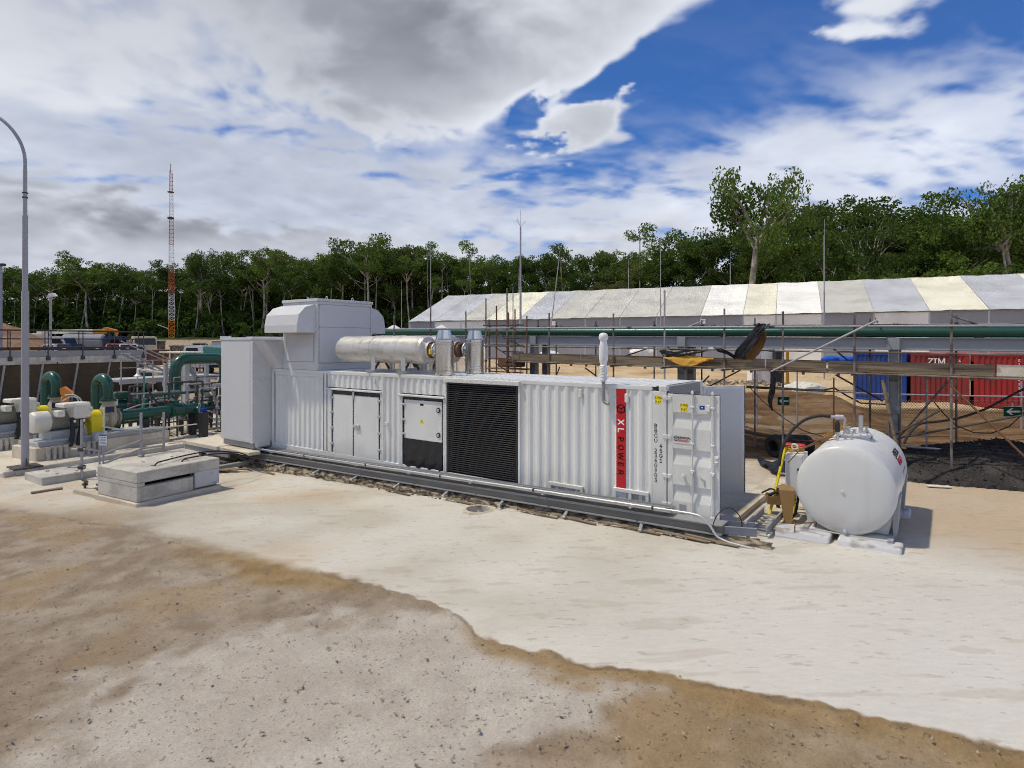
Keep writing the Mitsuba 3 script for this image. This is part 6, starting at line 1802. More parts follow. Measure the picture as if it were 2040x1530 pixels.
# lightning masts
for i, (px, top, Y, r) in enumerate(((1037, 418, 40, .075), (858, 480, 58, .05), (1116, 497, 52, .05), (1316, 470, 50, .05), (1642, 437, 42, .055), (1252, 516, 95, .10), (1455, 503, 92, .10), (1711, 490, 95, .10), (1034, 532, 95, .08), (800, 560, 62, .05), (1022, 572, 26, .02))):
    k = thing('lightning_mast', ('tallest slim grey mast, left of the white tent bay', 'slim mast above the left end of the marquee', 'thin leaning mast in front of the grey bays', 'slim mast before the middle of the marquee', 'slim grey mast in front of the right grey bays', 'short white pole rising above the marquee ridge, left one', 'short white pole above the ridge beside the big pale trunk', 'short white pole above the ridge, right one', 'thin pole just beside the tallest mast', 'thin pole by the left tent top', 'thin rod among the scaffold tops')[i], 'mast')
    c = At(px, top, Y)
    if i == 10:
        part(k, 'pole', M().tube([(c[0], c[1], 2), c], r, 6), 'tube_steel', 40)
        continue
    h = c[2] - 1.5
    lean = np.array([-.9, 0, 0]) if i == 2 else np.array([.0, 0, 0])
    base = np.array([c[0], c[1], 1.5]) + lean * 1.4
    f = lambda u: base + (c - base) * u
    part(k, 'lower_pole', M().tube([f(0), f(.55)], r, 8), 'lamp_grey', 40)
    part(k, 'upper_pole', M().tube([f(.55), f(.90)], r * .7, 8), 'lamp_grey', 40)
    part(k, 'rod', M().tube([f(.90), f(1)], r * .25, 6), 'galvanised', 40)
    if i == 0:
        for a in range(3):
            part(k, 'spike', M().tube([f(.9), f(.95) + [.5 * math.cos(a * 2.1), .5 * math.sin(a * 2.1), 0]], .012, 5), 'galvanised', 40)

# rubble bank and bags on the plateau behind the scaffold
m = M()
rng = np.random.default_rng(31)
for _ in range(900):
    t = rng.uniform(-12, 17)
    x, y = -7 + (t + 12) * .78, 33 + rng.normal() * 1.1 + (t < 0) * 1.0
    a = rng.uniform(.05, .22)
    m.add(*chunk(rng, (x, y, tp(x, y) + .25 * max(0, 1 - abs(y - 33.2) / 1.4)), a, a, a * .7, 7))
struct('rubble', m, 'pebble', kind='stuff', label='low bank of pale broken stones on the sand behind the scaffold')
for i, (px, py, Y, w, mat, lab) in enumerate(((1600, 752, 31.5, 1.1, 'tarp_white', 'crumpled white plastic sheet on the sand under the scaffold boards'), (1655, 753, 31.5, .55, 'black_tarp', 'dark plastic heap beside the white sheet'), (1655, 716, 38, .55, 'blue_bag', 'left blue bag above the scaffold boards'), (1687, 717, 38, .7, 'blue_bag', 'right blue bag above the scaffold boards'), (1201, 713, 40, .55, 'blue_bag', 'small blue bag left of the white vent pipe'), (1095, 706, 44, .7, 'plastic_white', 'white sack behind the boards, left of the vent pipe'), (1280, 702, 44, .9, 'plastic_white', 'white sheeting at the foot of the marquee wall'))):
    c = At(px, py, Y)
    v, f = trimesh.creation.icosphere(3).vertices, trimesh.creation.icosphere(3).faces
    v = np.array(v) * [w, w * .6, w * .38]
    v = v * (1 + .7 * (meshkit.fbm(v * 3 + i * 7, 3, seed=i)[:, None] - .5))
    solo('plastic_heap' if 'bag' not in lab and 'sack' not in lab else 'sack', M().add(v + [c[0], c[1], tp(c[0], c[1]) + w * .2] if i < 2 else v + [c[0], c[1], c[2]], f), mat, lab, 'sack' if 'bag' in lab or 'sack' in lab else 'plastic sheet', 20 if i < 2 else 50)
# stacked formwork leaning at the marquee wall
for i, (px, Y, w, h, mat, lab) in enumerate(((1510, 40, .5, 1.9, 'wood', 'tan board leaning behind the scaffold, left of the white cabinet'), (1526, 40, 1.9, 2.1, 'plastic_white', 'white site cabinet behind the scaffold'), (1553, 39.5, .5, 1.9, 'black_paint', 'black door panel behind the scaffold, right of the white cabinet'), (1569, 39.4, .2, 1.9, 'ochre_tarp', 'yellow board leaning beside the black door panel'))):
    c = At(px, 715, Y)
    z0 = tp(c[0], c[1]) - .1
    dx = -.25 if 'board' in lab else 0
    solo('site_cabinet' if 'cabinet' in lab else 'board', M().box(c[0] - w / 2, c[0] + w / 2, Y, Y + (.8 if 'cabinet' in lab else .06), z0, z0 + h + .5, .02), mat, lab, 'cabinet' if 'cabinet' in lab else 'board')
# ---------------------------------------------------------------- far yard on the left: mound, vehicles, mast
def gh(x, y):
    return float(terrain(np.array(x), np.array(y)))


mx, my = np.meshgrid(np.arange(-85, -30, .8), np.arange(52, 82, .8))
r = np.clip(1 - np.hypot((mx + 66) / 21, (my - 62) / 11), 0, 1)
P = np.stack([mx, my, 0 * mx], -1)
mz = terrain(mx, my) + 6.0 * np.minimum(r * 1.7, 1) + (meshkit.fbm(P * .5, 4, seed=3) - .5) * .9 * (r > 0) - .3 * (r <= 0)
ny, nx = mx.shape
i, j = np.meshgrid(np.arange(ny - 1), np.arange(nx - 1), indexing='ij')
a = (i * nx + j).ravel()
B['red_earth'] = df(tex(lambda p, n, uv: mix((.20, .115, .075), (.36, .24, .17), fbm(p.x * .6, p.y * .6, p.z * 1.6, 4)) * (.8 + .4 * noise(p.x * 3, p.y * 3, p.z * 3))))
struct('hill', M().add(np.stack([mx, my, mz], -1).reshape(-1, 3), np.stack([a, a + 1, a + nx + 1, a + nx], 1)), 'red_earth', 40)
k = thing('mound_rail', 'pale tube railing on the reddish earth mound', 'railing')
for x in (-60, -57, -54, -51, -48):
    zz = float(np.interp(x, [-62, -56, -50, -46, -44], [7.6, 7.0, 5.4, 3.8, 3.0]))
    part(k, 'post', M().tube([(x, 51, 1), (x, 51, zz - .6)], .05, 6), 'lamp_grey', 40)
for dz in (1.5, 2.1):
    part(k, 'rail', M().tube([(-66, 51.0, 4.4 + dz), (-56, 51, 4.4 + dz), (-48, 51, 3.6 + dz)], .045, 6), 'lamp_grey', 40)
k = thing('yard_lamp', 'small distant lamp pole with a white head beside the reddish mound', 'lamp pole')
c = At(101, 592, 52)
part(k, 'pole', M().tube([(c[0], c[1], 2.5), c], .09, 8), 'lamp_grey', 40)
part(k, 'head', M().prism([(-.35, 0), (.35, .12), (.1, .38), (-.2, .3)], c, (1, 0, 0), (0, 0, 1), (0, .4, 0)), 'plastic_white')
k = thing('yard_lamp', 'grey lamp pole cut by the left edge beside the mound', 'lamp pole')
c = At(2, 530, 45)
part(k, 'pole', M().tube([(c[0], c[1], 2.5), c], .09, 8), 'lamp_grey', 40)
part(k, 'head', M().box(c[0] - .25, c[0] + .25, c[1] - .2, c[1] + .2, c[2], c[2] + .2, .04), 'dark_steel')


# vehicles (x forward, y left, z up in their own frame)
def vframe(x, y, h):
    return (np.array([x, y, gh(x, y) + .0]), frame((0, 0), (math.cos(h), math.sin(h)))[1])


def wheel(parent, F, x, y, r, w):
    k = part(parent, 'wheel', M(F).lathe([(r * .62, -w / 2), (r * .92, -w / 2), (r, -w * .32), (r, w * .32), (r * .92, w / 2), (r * .62, w / 2), (r * .62, -w / 2)], (x, y, r), (0, 1, 0), 20), 'rubber', 30)
    part(k, 'rim', M(F).lathe([(0, -w * .4), (r * .3, -w * .44), (r * .62, -w * .3), (r * .62, w * .3), (r * .3, w * .44), (0, w * .4)], (x, y, r), (0, 1, 0), 14), 'galvanised')


def slab_side(m, prof, y0, y1):
    return m.prism(prof, (0, y0, 0), (1, 0, 0), (0, 0, 1), (0, y1 - y0, 0))


def pickup(x, y, h, mat, label, lower=None, dz=0.0):
    k = thing('pickup_truck', label, 'pickup truck')
    F = vframe(x, y, h)
    part(k, 'body', slab_side(M(F), [(-2.6, .5), (2.55, .5), (2.6, .95), (2.45, 1.08), (1.25, 1.14), (-2.6, 1.10)], -.9, .9), lower or mat)
    part(k, 'cab', slab_side(M(F), [(-.85, 1.12), (1.30, 1.16), (.65, 1.80), (-.70, 1.84)], -.80, .80), mat)
    part(k, 'roof', M(F).box(-.75, .62, -.78, .78, 1.80, 1.88, .03), mat)
    for s in (-1, 1):
        part(k, 'window', slab_side(M(F), [(-.72, 1.22), (.15, 1.22), (.12, 1.74), (-.62, 1.76)], s * .802, s * .815), 'dark_glass')
        part(k, 'window', slab_side(M(F), [(.22, 1.22), (1.05, 1.24), (.62, 1.72), (.20, 1.74)], s * .802, s * .815), 'dark_glass')
        for wx in (-1.6, 1.65):
            wheel(k, F, wx, s * .82, .39, .25)
        part(k, 'headlight', M(F).box(2.56, 2.62, s * .75 - .14, s * .75 + .14, .80, .95, .02), 'plastic_white')
        part(k, 'mirror', M(F).box(.95, 1.05, s * .95 - .1, s * .95 + .1, 1.2, 1.38, .03), 'black_paint')
    part(k, 'windscreen', M(F).add([(1.31, -.72, 1.20), (1.31, .72, 1.20), (.70, .68, 1.78), (.70, -.68, 1.78)], np.array([(0, 1, 2, 3)])), 'dark_glass')
    part(k, 'bumper', M(F).box(2.55, 2.72, -.88, .88, .45, .66, .04), 'dark_steel')
    return k


def truck(x, y, h, cabmat, bodymat, label, kind='box', L_=6.0):
    k = thing('lorry', label, 'truck')
    F = vframe(x, y, h)
    part(k, 'chassis', M(F).box(-L_ + 1.2, 2.2, -.45, .45, .75, 1.0), 'dark_steel')
    part(k, 'cab', slab_side(M(F), [(.3, .8), (2.3, .8), (2.35, 1.7), (2.0, 2.65), (.3, 2.7)], -1.15, 1.15), cabmat)
    for s in (-1, 1):
        part(k, 'window', slab_side(M(F), [(.75, 1.75), (2.05, 1.75), (1.85, 2.45), (.75, 2.45)], s * 1.152, s * 1.165), 'dark_glass')
        for wx in (1.4, -L_ + 2.3, -L_ + 3.5):
            wheel(k, F, wx, s * 1.0, .5, .3)
        part(k, 'headlight', M(F).box(2.3, 2.36, s * .85 - .15, s * .85 + .15, .9, 1.1, .02), 'plastic_white')
        part(k, 'mirror', M(F).box(2.0, 2.1, s * 1.3 - .1, s * 1.3 + .1, 1.8, 2.2, .03), 'black_paint')
    part(k, 'windscreen', M(F).add([(2.36, -1.05, 1.75), (2.36, 1.05, 1.75), (2.07, 1.0, 2.5), (2.07, -1.0, 2.5)], np.array([(0, 1, 2, 3)])), 'dark_glass')
    if kind == 'box':
        part(k, 'load_bed', M(F).box(-L_ + 1.0, .15, -1.2, 1.2, 1.05, 2.3, .03), bodymat)
    elif kind == 'tank':
        part(k, 'tank', M(F).lathe([(0, 0), (.8, .03), (.95, .15), (.95, L_ - 1.6), (.8, L_ - 1.45), (0, L_ - 1.4)], (-L_ + 1.3, 0, 1.95), (1, 0, 0), 24), bodymat, 30)
    elif kind == 'crane':
        part(k, 'deck', M(F).box(-L_ + 1.0, .15, -1.2, 1.2, 1.05, 1.45, .03), cabmat)
        part(k, 'boom', M(F).bar((-1.2, 0, 3.15), (4.6, 0, 3.25), .36, .42, b=.05), bodymat)
        part(k, 'boom_head', M(F).bar((4.6, 0, 3.22), (5.9, 0, 3.25), .40, .5, b=.05), 'ochre_tarp')
        part(k, 'turret', M(F).box(-2.2, -.6, -.9, .9, 1.45, 3.0, .08), bodymat)
    elif kind == 'tipper':
        part(k, 'skip', slab_side(M(F), [(-L_ + 1.0, 1.2), (-.1, 1.05), (.15, 2.55), (-L_ + .6, 2.3)], -1.2, 1.2), bodymat)
    return k


def gxy(px, Y):
    return (px - 1020) / 1200 * Y, Y


x, y = gxy(60, 68); truck(x, y, .1, 'vehicle_cream', 'vehicle_cream', 'cream lorry behind the basin railing left of the lamp pole', 'box')
x, y = gxy(98, 66); truck(x, y, .1, 'vehicle_white', 'canvas_cream', 'white crane truck with a cream and yellow boom beyond the basin', 'crane')
x, y = gxy(112, 60); pickup(x, y, 2.9, 'vehicle_white', 'white pickup beyond the basin railing under the crane boom')
x, y = gxy(141, 60); pickup(x, y, -.15, 'vehicle_blue', 'dark blue pickup right of the white one beyond the basin')
x, y = gxy(212, 74); truck(x, y, .2, 'vehicle_blue', 'wall_canvas', 'tanker truck with a grey blue tank beyond the basin', 'tank')
x, y = gxy(232, 64); pickup(x, y, -1.2, 'vehicle_red', 'bright red pickup beyond the right end of the basin')
x, y = gxy(256, 62); pickup(x, y, -1.0, 'vehicle_white', 'white pickup with a dark bonnet right of the red one', 'vehicle_blue')
x, y = gxy(284, 70); truck(x, y, -.9, 'vehicle_cream', 'rust', 'dusty brown lorry between the white pickup and the cream roller', 'box', 5)
x, y = gxy(428, 52); truck(x, y, 2.95, 'vehicle_white', 'vehicle_green', 'white and green truck peeking out left of the plenum', 'tipper', 6)
for i, (px, Y, lab) in enumerate(((398, 74, 'grey pickup farther back, left of the white and green truck'), (440, 78, 'dark grey pickup parked at the forest foot left of the plenum'))):
    x, y = gxy(px, Y)
    pickup(x, y, .4 + i, 'steel_grey', lab)
# cream roller with a canopy
k = thing('road_roller', 'cream road roller with a flat canopy below the lattice mast', 'road roller')
x, y = gxy(345, 47)
F = vframe(x, y, -1.9)
F = (F[0] + [0, 0, .0], F[1])
part(k, 'engine_cover', slab_side(M(F), [(-.4, .9), (2.3, .8), (2.25, 1.75), (-.4, 2.15)], -.85, .85), 'vehicle_cream')
part(k, 'grille', M(F).box(2.27, 2.31, -.6, .6, 1.0, 1.6), 'dark_steel')
part(k, 'cab_floor', M(F).box(-1.6, -.42, -.85, .85, .9, 1.5, .03), 'vehicle_cream')
part(k, 'canopy', M(F).box(-1.9, .35, -1.1, 1.1, 3.0, 3.12, .03), 'canvas_cream')
for a in (-1.7, .1):
    for s in (-.9, .9):
        part(k, 'canopy_post', M(F).bar((a, s, 1.5), (a, s, 3.0), .08, .08), 'ochre_tarp')
part(k, 'seat', M(F).box(-1.3, -.8, -.35, .35, 1.5, 1.7, .05).box(-1.4, -1.25, -.35, .35, 1.7, 2.3, .05), 'black_paint')
part(k, 'drum', M(F).lathe([(0, -.95), (.70, -.95), (.75, -.9), (.75, .9), (.70, .95), (0, .95)], (-2.0, 0, .75), (0, 1, 0), 32), 'steel_grey', 30)
for s in (-1, 1):
    wheel(k, F, 1.5, s * .85, .75, .5)
    part(k, 'yoke', M(F).bar((-.8, s * 1.02, .9), (-2.1, s * 1.02, .8), .08, .3), 'vehicle_cream')
# orange excavator
k = thing('excavator', 'orange brown excavator with a bent arm beyond the basin', 'excavator')
x, y = gxy(172, 80)
F = vframe(x, y, .1)
part(k, 'house', M(F).box(-1.6, .9, -1.2, 1.2, 1.1, 2.1, .1), 'rust')
part(k, 'cab', M(F).box(-.2, 1.2, .15, 1.2, 1.2, 2.8, .08), 'rust')
part(k, 'cab_window', M(F).box(.0, 1.1, -.0, .145, 1.7, 2.6).box(1.205, 1.22, .25, 1.1, 1.7, 2.6), 'dark_glass')
part(k, 'boom', M(F).bar((.9, -.2, 1.7), (2.6, -.2, 3.4), .35, .5, b=.04).bar((2.55, -.2, 3.4), (4.0, -.2, 3.0), .3, .42, b=.04), 'orange')
part(k, 'stick', M(F).bar((4.0, -.2, 3.1), (3.4, -.2, 1.2), .28, .36, b=.04), 'orange')
part(k, 'bucket', slab_side(M(F), [(3.0, .6), (3.7, .5), (3.9, 1.0), (3.5, 1.4), (3.2, 1.3)], -.75, .35), 'dark_steel')
for s in (-1, 1):
    part(k, 'track', slab_side(M(F), [(-1.9, .3), (-1.6, .0), (1.6, .0), (1.9, .3), (1.9, .6), (1.6, .9), (-1.6, .9), (-1.9, .6)], s * 1.15 - .25, s * 1.15 + .25), 'rubber')
# brown timber crates and drums between the vehicles
rng = np.random.default_rng(3)
for i, (px, Y, w, h, mat, lab) in enumerate(((371, 56, 2.0, 1.5, 'broken_edge', 'brown skip right of the cream roller'), (388, 56, 1.5, 1.2, 'steel_grey', 'grey tipper skip left of the white and green truck'), (314, 56, 1.5, 1.1, 'rust', 'rusty crate left of the cream roller'), (300, 72, 2.6, 1.7, 'broken_edge', 'brown site hut behind the rusty crate'))):
    x, y = gxy(px, Y)
    k = thing('skip' if 'skip' in lab else 'crate' if 'crate' in lab else 'site_hut', lab, 'skip' if 'skip' in lab else 'crate' if 'crate' in lab else 'hut')
    F = vframe(x, y, rng.uniform(-.4, .4))
    part(k, 'body', slab_side(M(F), [(-w / 2 + .15, .2), (w / 2 - .15, .2), (w / 2, h + .4), (-w / 2, h + .4)], -.9, .9), mat)
    part(k, 'rim', M(F).box(-w / 2 - .04, w / 2 + .04, -.95, .95, h + .4, h + .52, .02), mat)
    for s in (-.4, 0, .4):
        part(k, 'rib', M(F).box(s * w - .05, s * w + .05, -.96, -.905, .25, h + .39), mat)
# lattice mast, red and white
k = thing('lattice_mast', 'tall red and white lattice mast in front of the forest', 'radio mast')
MX, MY = gxy(340, 100)
pyz = lambda py: HC - (py - 681) * 100 / 1200
secs = [(672, 638, 'orange', .58), (638, 585, 'vehicle_white', .56), (585, 535, 'mast_red', .52), (535, 487, 'vehicle_white', .48), (487, 435, 'mast_red', .44), (435, 384, 'vehicle_white', .38), (384, 345, 'mast_red', .32)]
for n, (a, b, mat, w) in enumerate(secs):
    z0, z1 = pyz(a), pyz(b)
    m = M()
    w2 = secs[n + 1][3] if n + 1 < len(secs) else .26
    cs = [(math.cos(q), math.sin(q)) for q in np.arange(3) * 2 * math.pi / 3 + .5]
    for c0 in cs:
        m.tube([(MX + c0[0] * w, MY + c0[1] * w, z0), (MX + c0[0] * w2, MY + c0[1] * w2, z1)], .042, 5)
    st = .62
    for q in np.arange(0, z1 - z0 - .1, st):
        for c0, c1 in zip(cs, cs[1:] + cs[:1]):
            u = w + (w2 - w) * q / (z1 - z0)
            m.tube([(MX + c0[0] * u, MY + c0[1] * u, z0 + q), (MX + c1[0] * u, MY + c1[1] * u, z0 + q)], .026, 4, False)
            m.tube([(MX + c0[0] * u, MY + c0[1] * u, z0 + q), (MX + c1[0] * u, MY + c1[1] * u, z0 + q + st)], .024, 4, False)
    s = part(k, 'section', m, mat)
    labels[s] = {'label': {'orange': 'orange bottom section', 'mast_red': 'red lattice section', 'vehicle_white': 'white lattice section'}[mat]}
part(k, 'spike', M().tube([(MX, MY, pyz(345)), (MX, MY, pyz(326))], .05, 5), 'dark_steel')
for z in (pyz(384), pyz(435), pyz(535), pyz(434) - .2):
    part(k, 'collar', M().lathe([(.42, 0), (.5, .05), (.5, .15), (.42, .2)], (MX, MY, z), (0, 0, 1), 6), 'dark_steel')
part(k, 'ladder_guard', M().box(MX - .35, MX + .35, MY - .62, MY - .58, pyz(636), pyz(587)), 'vehicle_white') if False else None
part(k, 'side_arm', M().tube([(MX - .3, MY, pyz(655)), (MX - 2.2, MY, pyz(647))], .06, 6), 'lamp_grey')
# ---------------------------------------------------------------- the forest
def leaf_cloud(rng, centres, radii, n_per, size, flat=.65):
    """small leaf faces scattered through the volume of each clump"""
    cs, ps = [], []
    for c, r in zip(centres, radii):
        n = max(6, int(n_per * (r / 1.2) ** 2))
        d = rng.normal(size=(n, 3))
        d /= np.linalg.norm(d, axis=1, keepdims=True)
        rad = r * rng.uniform(.25, 1.0, n) ** .6
        ps.append(c + d * rad[:, None] * [1, 1, flat])
    p = np.vstack(ps)
    n = len(p)
    nrm = rng.normal(size=(n, 3)) * [1, 1, .7] + [0, 0, .55]
    nrm /= np.linalg.norm(nrm, axis=1, keepdims=True)
    u = np.cross(nrm, rng.normal(size=(n, 3)))
    u /= np.linalg.norm(u, axis=1, keepdims=True)
    w = np.cross(nrm, u)
    s = size * rng.uniform(.55, 1.25, n)[:, None]
    q = np.stack([p - u * s, p + w * s * .55 - .1 * s * nrm, p + u * s, p - w * s * .55 + .1 * s * nrm], 1)
    k = np.arange(n)[:, None] * 4
    f = np.vstack([k + [0, 1, 2], k + [0, 2, 3]])
    return q.reshape(-1, 3), f


def limb(m, rng, p, d, L_, r0, r1, wig=.12, n=6):
    pts = [p]
    for _ in range(n):
        d = d + rng.normal(size=3) * wig
        d = d / np.linalg.norm(d)
        pts.append(pts[-1] + d * L_ / n)
    m.tube(pts, np.linspace(r0, r1, n + 1), 6, False)
    return pts, d


def grow(seed, kind):
    rng = np.random.default_rng(seed)
    m, cs, rs = M(), [], []
    if kind == 'bush':
        for _ in range(16):
            a, r, h = rng.uniform(0, 6.28), rng.uniform(0, 1.6), rng.uniform(.3, 3.2)
            cs.append([r * math.cos(a) * (1.2 - h / 5), r * math.sin(a) * (1.2 - h / 5), h])
            rs.append(rng.uniform(.6, 1.05))
        for _ in range(4):
            limb(m, rng, np.zeros(3), np.array([rng.normal() * .3, rng.normal() * .3, 1]), 2.2, .05, .02, .2)
        return m, leaf_cloud(rng, np.array(cs), rs, 46, .26)
    H = 18.0
    th = {'tall': .70, 'slim': .75, 'dense': .30, 'emergent': .50, 'dry': .50, 'tuft': .84, 'umbrella': .58}[kind] * H
    r0 = {'tall': .22, 'slim': .17, 'dense': .30, 'emergent': .50, 'dry': .22, 'tuft': .13, 'umbrella': .26}[kind]
    lean = np.array([rng.normal() * .05, rng.normal() * .05, 1])
    if kind == 'emergent':
        lean = np.array([.16, 0, 1])
    pts, d = limb(m, rng, np.array([0, 0, -.6]), lean, th + .6, r0, r0 * .55, .035, 9)
    top = pts[-1]
    nl = {'tall': 6, 'slim': 4, 'dense': 10, 'emergent': 10, 'dry': 7, 'tuft': 5, 'umbrella': 8}[kind]
    for i in range(nl):
        a = i * 2.4 + rng.uniform(-.4, .4)
        up = {'tall': .95, 'slim': 1.2, 'dense': .75, 'emergent': .95, 'dry': 1.25, 'tuft': 1.0, 'umbrella': .8}[kind] * rng.uniform(.6, 1.35)
        st = pts[-1] if kind in ('tuft', 'slim') else pts[-1 - rng.integers(0, 2 if kind != 'dense' else 5)]
        ll = {'tall': .27, 'slim': .20, 'dense': .42, 'emergent': .34, 'dry': .40, 'tuft': .12, 'umbrella': .40}[kind] * H * rng.uniform(.65, 1.1)
        q, dd = limb(m, rng, np.array(st), np.array([math.cos(a), math.sin(a), up]), ll, r0 * .42, r0 * .10, .16)
        for _ in range(2 if kind != 'tuft' else 0):
            k = rng.integers(2, 5)
            b = a + rng.uniform(-1.2, 1.2)
            q2, _ = limb(m, rng, np.array(q[k]), np.array([math.cos(b), math.sin(b), up * .9]), ll * .5, r0 * .2, r0 * .06, .2, 4)
            cs.append(q2[-1])
            rs.append(rng.uniform(.8, 1.35))
        cs += [q[-1], q[-2] + rng.normal(size=3) * .5]
        rs += [rng.uniform(.9, 1.5), rng.uniform(.7, 1.2)]
        if kind in ('dense', 'emergent', 'umbrella', 'tall'):
            for _ in range({'dense': 6, 'emergent': 9, 'umbrella': 4, 'tall': 3}[kind]):
                cs.append(q[rng.integers(3, 7)] + rng.normal(size=3) * [1.1, 1.1, .7])
                rs.append(rng.uniform(.7, 1.35))
    cs = np.array(cs)
    if kind == 'dense':                                   # fill out a rounded crown down to the lower limbs
        for _ in range(46):
            a, u = rng.uniform(0, 6.28), rng.uniform(-1, 1)
            rr = 4.1 * math.sqrt(max(0, 1 - u * u)) * rng.uniform(.6, 1.05)
            cs = np.vstack([cs, [[rr * math.cos(a), rr * math.sin(a), H * .63 + u * H * .34]]])
            rs.append(rng.uniform(.7, 1.3))
    if kind in ('tall', 'umbrella', 'slim', 'dry'):       # twigs with leaves along the upper trunk
        for _ in range(3):
            p = pts[rng.integers(5, 9)] + rng.normal(size=3) * [.7, .7, .4]
            cs = np.vstack([cs, [p]])
            rs.append(rng.uniform(.4, .8))
    n_per = {'tall': 110, 'slim': 90, 'dense': 115, 'emergent': 78, 'dry': 44, 'tuft': 80, 'umbrella': 120}[kind]
    return m, leaf_cloud(rng, cs, rs, n_per, .19 if kind != 'emergent' else .17)


PROTO = {}
for name, kind, seed in (('a', 'tall', 1), ('b', 'tall', 2), ('c', 'tall', 3), ('d', 'slim', 4), ('e', 'slim', 5), ('f', 'dense', 6), ('g', 'dense', 7), ('h', 'umbrella', 8), ('i', 'umbrella', 9), ('j', 'dry', 10), ('k', 'emergent', 11), ('l', 'tuft', 12), ('m', 'bush', 13), ('n', 'bush', 14), ('o', 'dense', 15)):
    tm, cm = grow(seed, kind)
    scene['grown_' + name] = {'type': 'shapegroup', 'trunk': mikit.ply(tm.out(), 'bark', True), 'crown': mikit.ply(cm, 'leaf', False)}
    top = cm[0][:, 2].max()
    PROTO.setdefault(kind, []).append((name, top))


def plant(kind, idx, x, y, h, rot, label, cat, group, wide=1.0, name=None):
    nm, top = PROTO[kind][idx % len(PROTO[kind])]
    key = numbered(name or ('bush' if kind == 'bush' else 'tree'))
    s = h / top
    scene[key] = {'type': 'instance', 'to_world': T4().translate([x, y, gh(x, y) - .2]).rotate([0, 0, 1], rot).scale([s * wide, s * wide, s]), 'g': {'type': 'ref', 'id': 'grown_' + nm}}
    labels[key] = {'label': label, 'category': cat}
    if group:
        labels[key]['group'] = group
    return key


PX = [-200, 0, 100, 180, 240, 300, 340, 400, 470, 530, 600, 660, 720, 790, 850, 900, 950, 1000, 1040, 1100, 1160, 1220, 1300, 1370, 1420, 1470, 1530, 1580, 1620, 1665, 1720, 1760, 1800, 1850, 1900, 1950, 2000, 2040, 2300]
PY = [520, 520, 528, 508, 534, 532, 520, 500, 500, 492, 502, 500, 474, 486, 488, 494, 500, 516, 494, 492, 500, 494, 486, 466, 452, 444, 440, 416, 420, 398, 432, 428, 404, 388, 396, 412, 388, 376, 380]


def front(x):
    return np.interp(x, [-140, -60, 0, 40, 70, 130], [128, 131, 126, 112, 99, 86])


WHERE = [(-1e9, 120, 'above the mound'), (120, 300, 'left of the lattice mast'), (300, 420, 'around the lattice mast'), (420, 560, 'above the plenum'), (560, 700, 'above the roof housing'), (700, 820, 'above the silencer'), (820, 960, 'above the exhaust stacks'), (960, 1080, 'around the tallest mast'), (1080, 1240, 'above the vent pipe'), (1240, 1400, 'above the open doors'), (1400, 1560, 'around the tallest tree'), (1560, 1760, 'right of the tallest tree'), (1760, 1950, 'above the cream bay'), (1950, 1e9, 'at the right edge')]
LOOK = {'tall': 'tall pale-trunked tree, high open crown,', 'slim': 'thin pale-stemmed tree, small crown,', 'dense': 'dark tree with a rounded crown,', 'umbrella': 'tree with a broad spreading crown,', 'dry': 'half bare pale-branched tree,', 'tuft': 'thin tuft-topped tree,', 'bush': 'low green undergrowth bush'}
rng = np.random.default_rng(2024)


def where(x, y):
    px = 1020 + 1200 * x / y
    return next(n for a, b, n in WHERE if a <= px < b), px


special = [('emergent', 0, 1478, 91, 338, 0, 'tallest tree of the forest, with a leaning pale trunk and ragged crown', .62), ('dense', 0, 1668, 88, 390, 40, 'rounded dark green crown standing above its neighbours right of the tallest tree', .95), ('dry', 0, 1735, 90, 412, 10, 'half bare tree with pale forking branches in front of the forest, right side', .8), ('tuft', 0, 1278, 118, 438, 0, 'lone thin tree top sticking out above the forest behind the marquee', 1.0),
           ('tuft', 0, 1127, 122, 480, 100, 'small tufted tree top above the forest beside the leaning mast', .9), ('dense', 2, 1855, 92, 378, 0, 'wide dark tree on the right above the cream tent bay', 1.25), ('emergent', 0, 2030, 86, 346, 200, 'tall ragged tree cut by the right edge of the photo', .7), ('umbrella', 1, 178, 128, 504, 30, 'broad dark crown rising above the forest left of the lattice mast', 1.1), ('umbrella', 0, 735, 128, 466, 70, 'dark spreading crown highest in the forest behind the roof housing', 1.0), ('tuft', 0, 855, 126, 476, 30, 'tufted top above the forest behind the second exhaust stack', .9), ('tuft', 0, 940, 126, 476, 150, 'small leaning top above the forest right of the exhaust stacks', .8), ('umbrella', 1, 520, 130, 488, 200, 'flat crown above the forest left of the roof housing', 1.0), ('slim', 0, 2013, 84, 420, 20, 'pale forked slim tree in front of the forest at the right edge', 1.1), ('emergent', 0, 400, 132, 493, 120, 'ragged crown above the forest just right of the lattice mast', .55)]
for kind, idx, px, Y, py, rot, lab, wide in special:
    x = (px - 1020) / 1200 * Y
    plant(kind, idx, x, Y, HC + (681 - py) / 1200 * Y - gh(x, Y), rot, lab, 'tree', None, wide)
DEEP = ('at the forest front', 'just inside the forest', 'in the forest', 'deep in the forest', 'at the forest back')
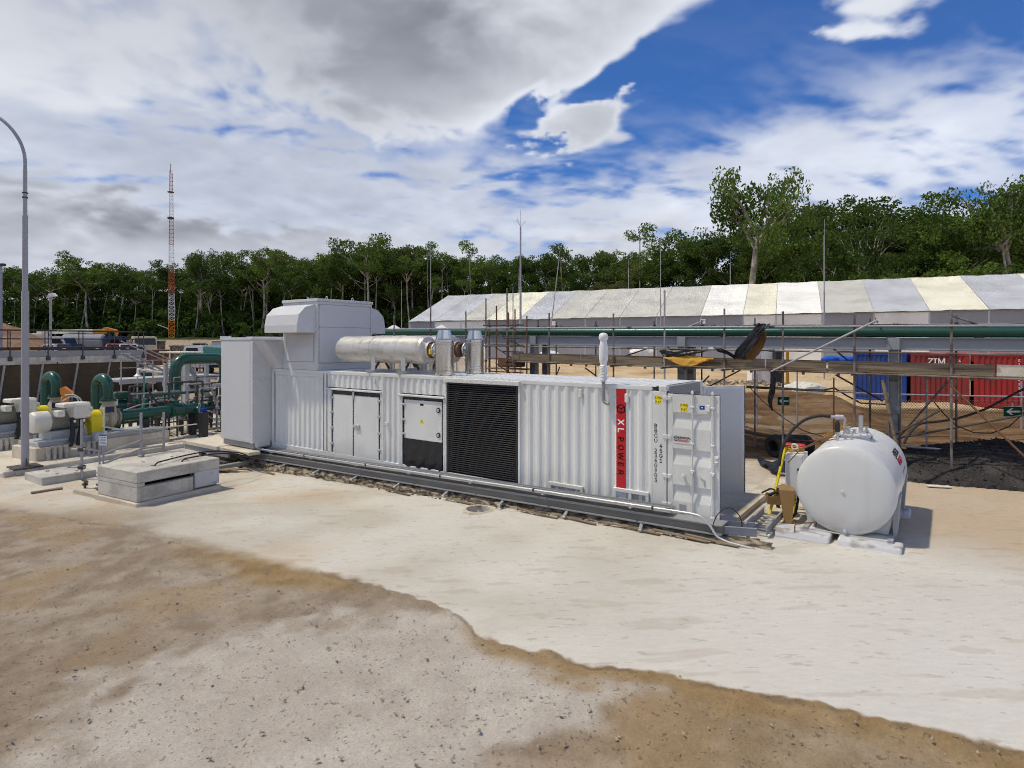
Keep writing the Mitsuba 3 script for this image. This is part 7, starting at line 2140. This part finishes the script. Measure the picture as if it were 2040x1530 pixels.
n_tree = 0
for row_, (off, step, lo, hi) in enumerate(((0, 3.7, .62, .96), (5, 3.8, .76, 1.0), (10, 5.0, .84, 1.02), (17, 5.6, .88, 1.03), (25, 5.0, .62, .93))):
    x = -122.0
    while x < 92:
        x += step * rng.uniform(.7, 1.3) * (1.25 if x > 5 else 1.0)
        y = front(x) + off + rng.uniform(-1.8, 1.8)
        w, px = where(x, y)
        if not -60 < px < 2110:
            continue
        zt = HC + (681 - np.interp(px, PX, PY)) / 1200 * y
        h = (zt - gh(x, y)) * rng.uniform(lo, hi)
        right = px > 1000
        kinds = ('tall', 'slim', 'umbrella', 'dense', 'dry') if row_ < 2 else ('dense', 'umbrella', 'tall') if row_ < 4 else ('dense', 'dense', 'dense')
        pk = ((.40, .42, .08, .04, .06) if not right else (.24, .16, .20, .30, .10)) if row_ < 2 else (.6, .25, .15)
        kind = rng.choice(kinds, p=pk)
        plant(kind, int(rng.integers(9)), x, y, h, rng.uniform(0, 360), f'{LOOK[kind]} {DEEP[row_]} {w}', 'tree', f'{kind} trees {DEEP[row_]} {w}', rng.uniform(.85, 1.15) * (1.0 if kind != 'slim' else .9))
        n_tree += 1
for FOOT, off, step, lo, hi in (('before the forest', -3.0, 3.6, .5, 1.1), ('at the forest foot', 1.5, 2.8, 1.0, 1.9), ('inside the forest', 7, 3.4, 1.2, 2.2), ('within the forest', 13, 3.2, 1.3, 2.4), ('deep in the forest', 20, 3.2, 1.5, 2.6)):
    x = -118.0
    while x < 88:
        x += step * rng.uniform(.6, 1.4)
        y = front(x) + off + rng.uniform(-1.5, 1.5)
        w, px = where(x, y)
        if -40 < px < 915:
            plant('bush', int(rng.integers(9)), x, y, 4.2 * rng.uniform(lo, hi), rng.uniform(0, 360), f'{LOOK["bush"]} {FOOT} {w}', 'bush', f'bushes {FOOT} {w}', rng.uniform(.9, 1.5))

print('trees', sum(v.get('category') == 'tree' for v in labels.values()), 'bushes', sum(v.get('category') == 'bush' for v in labels.values()))
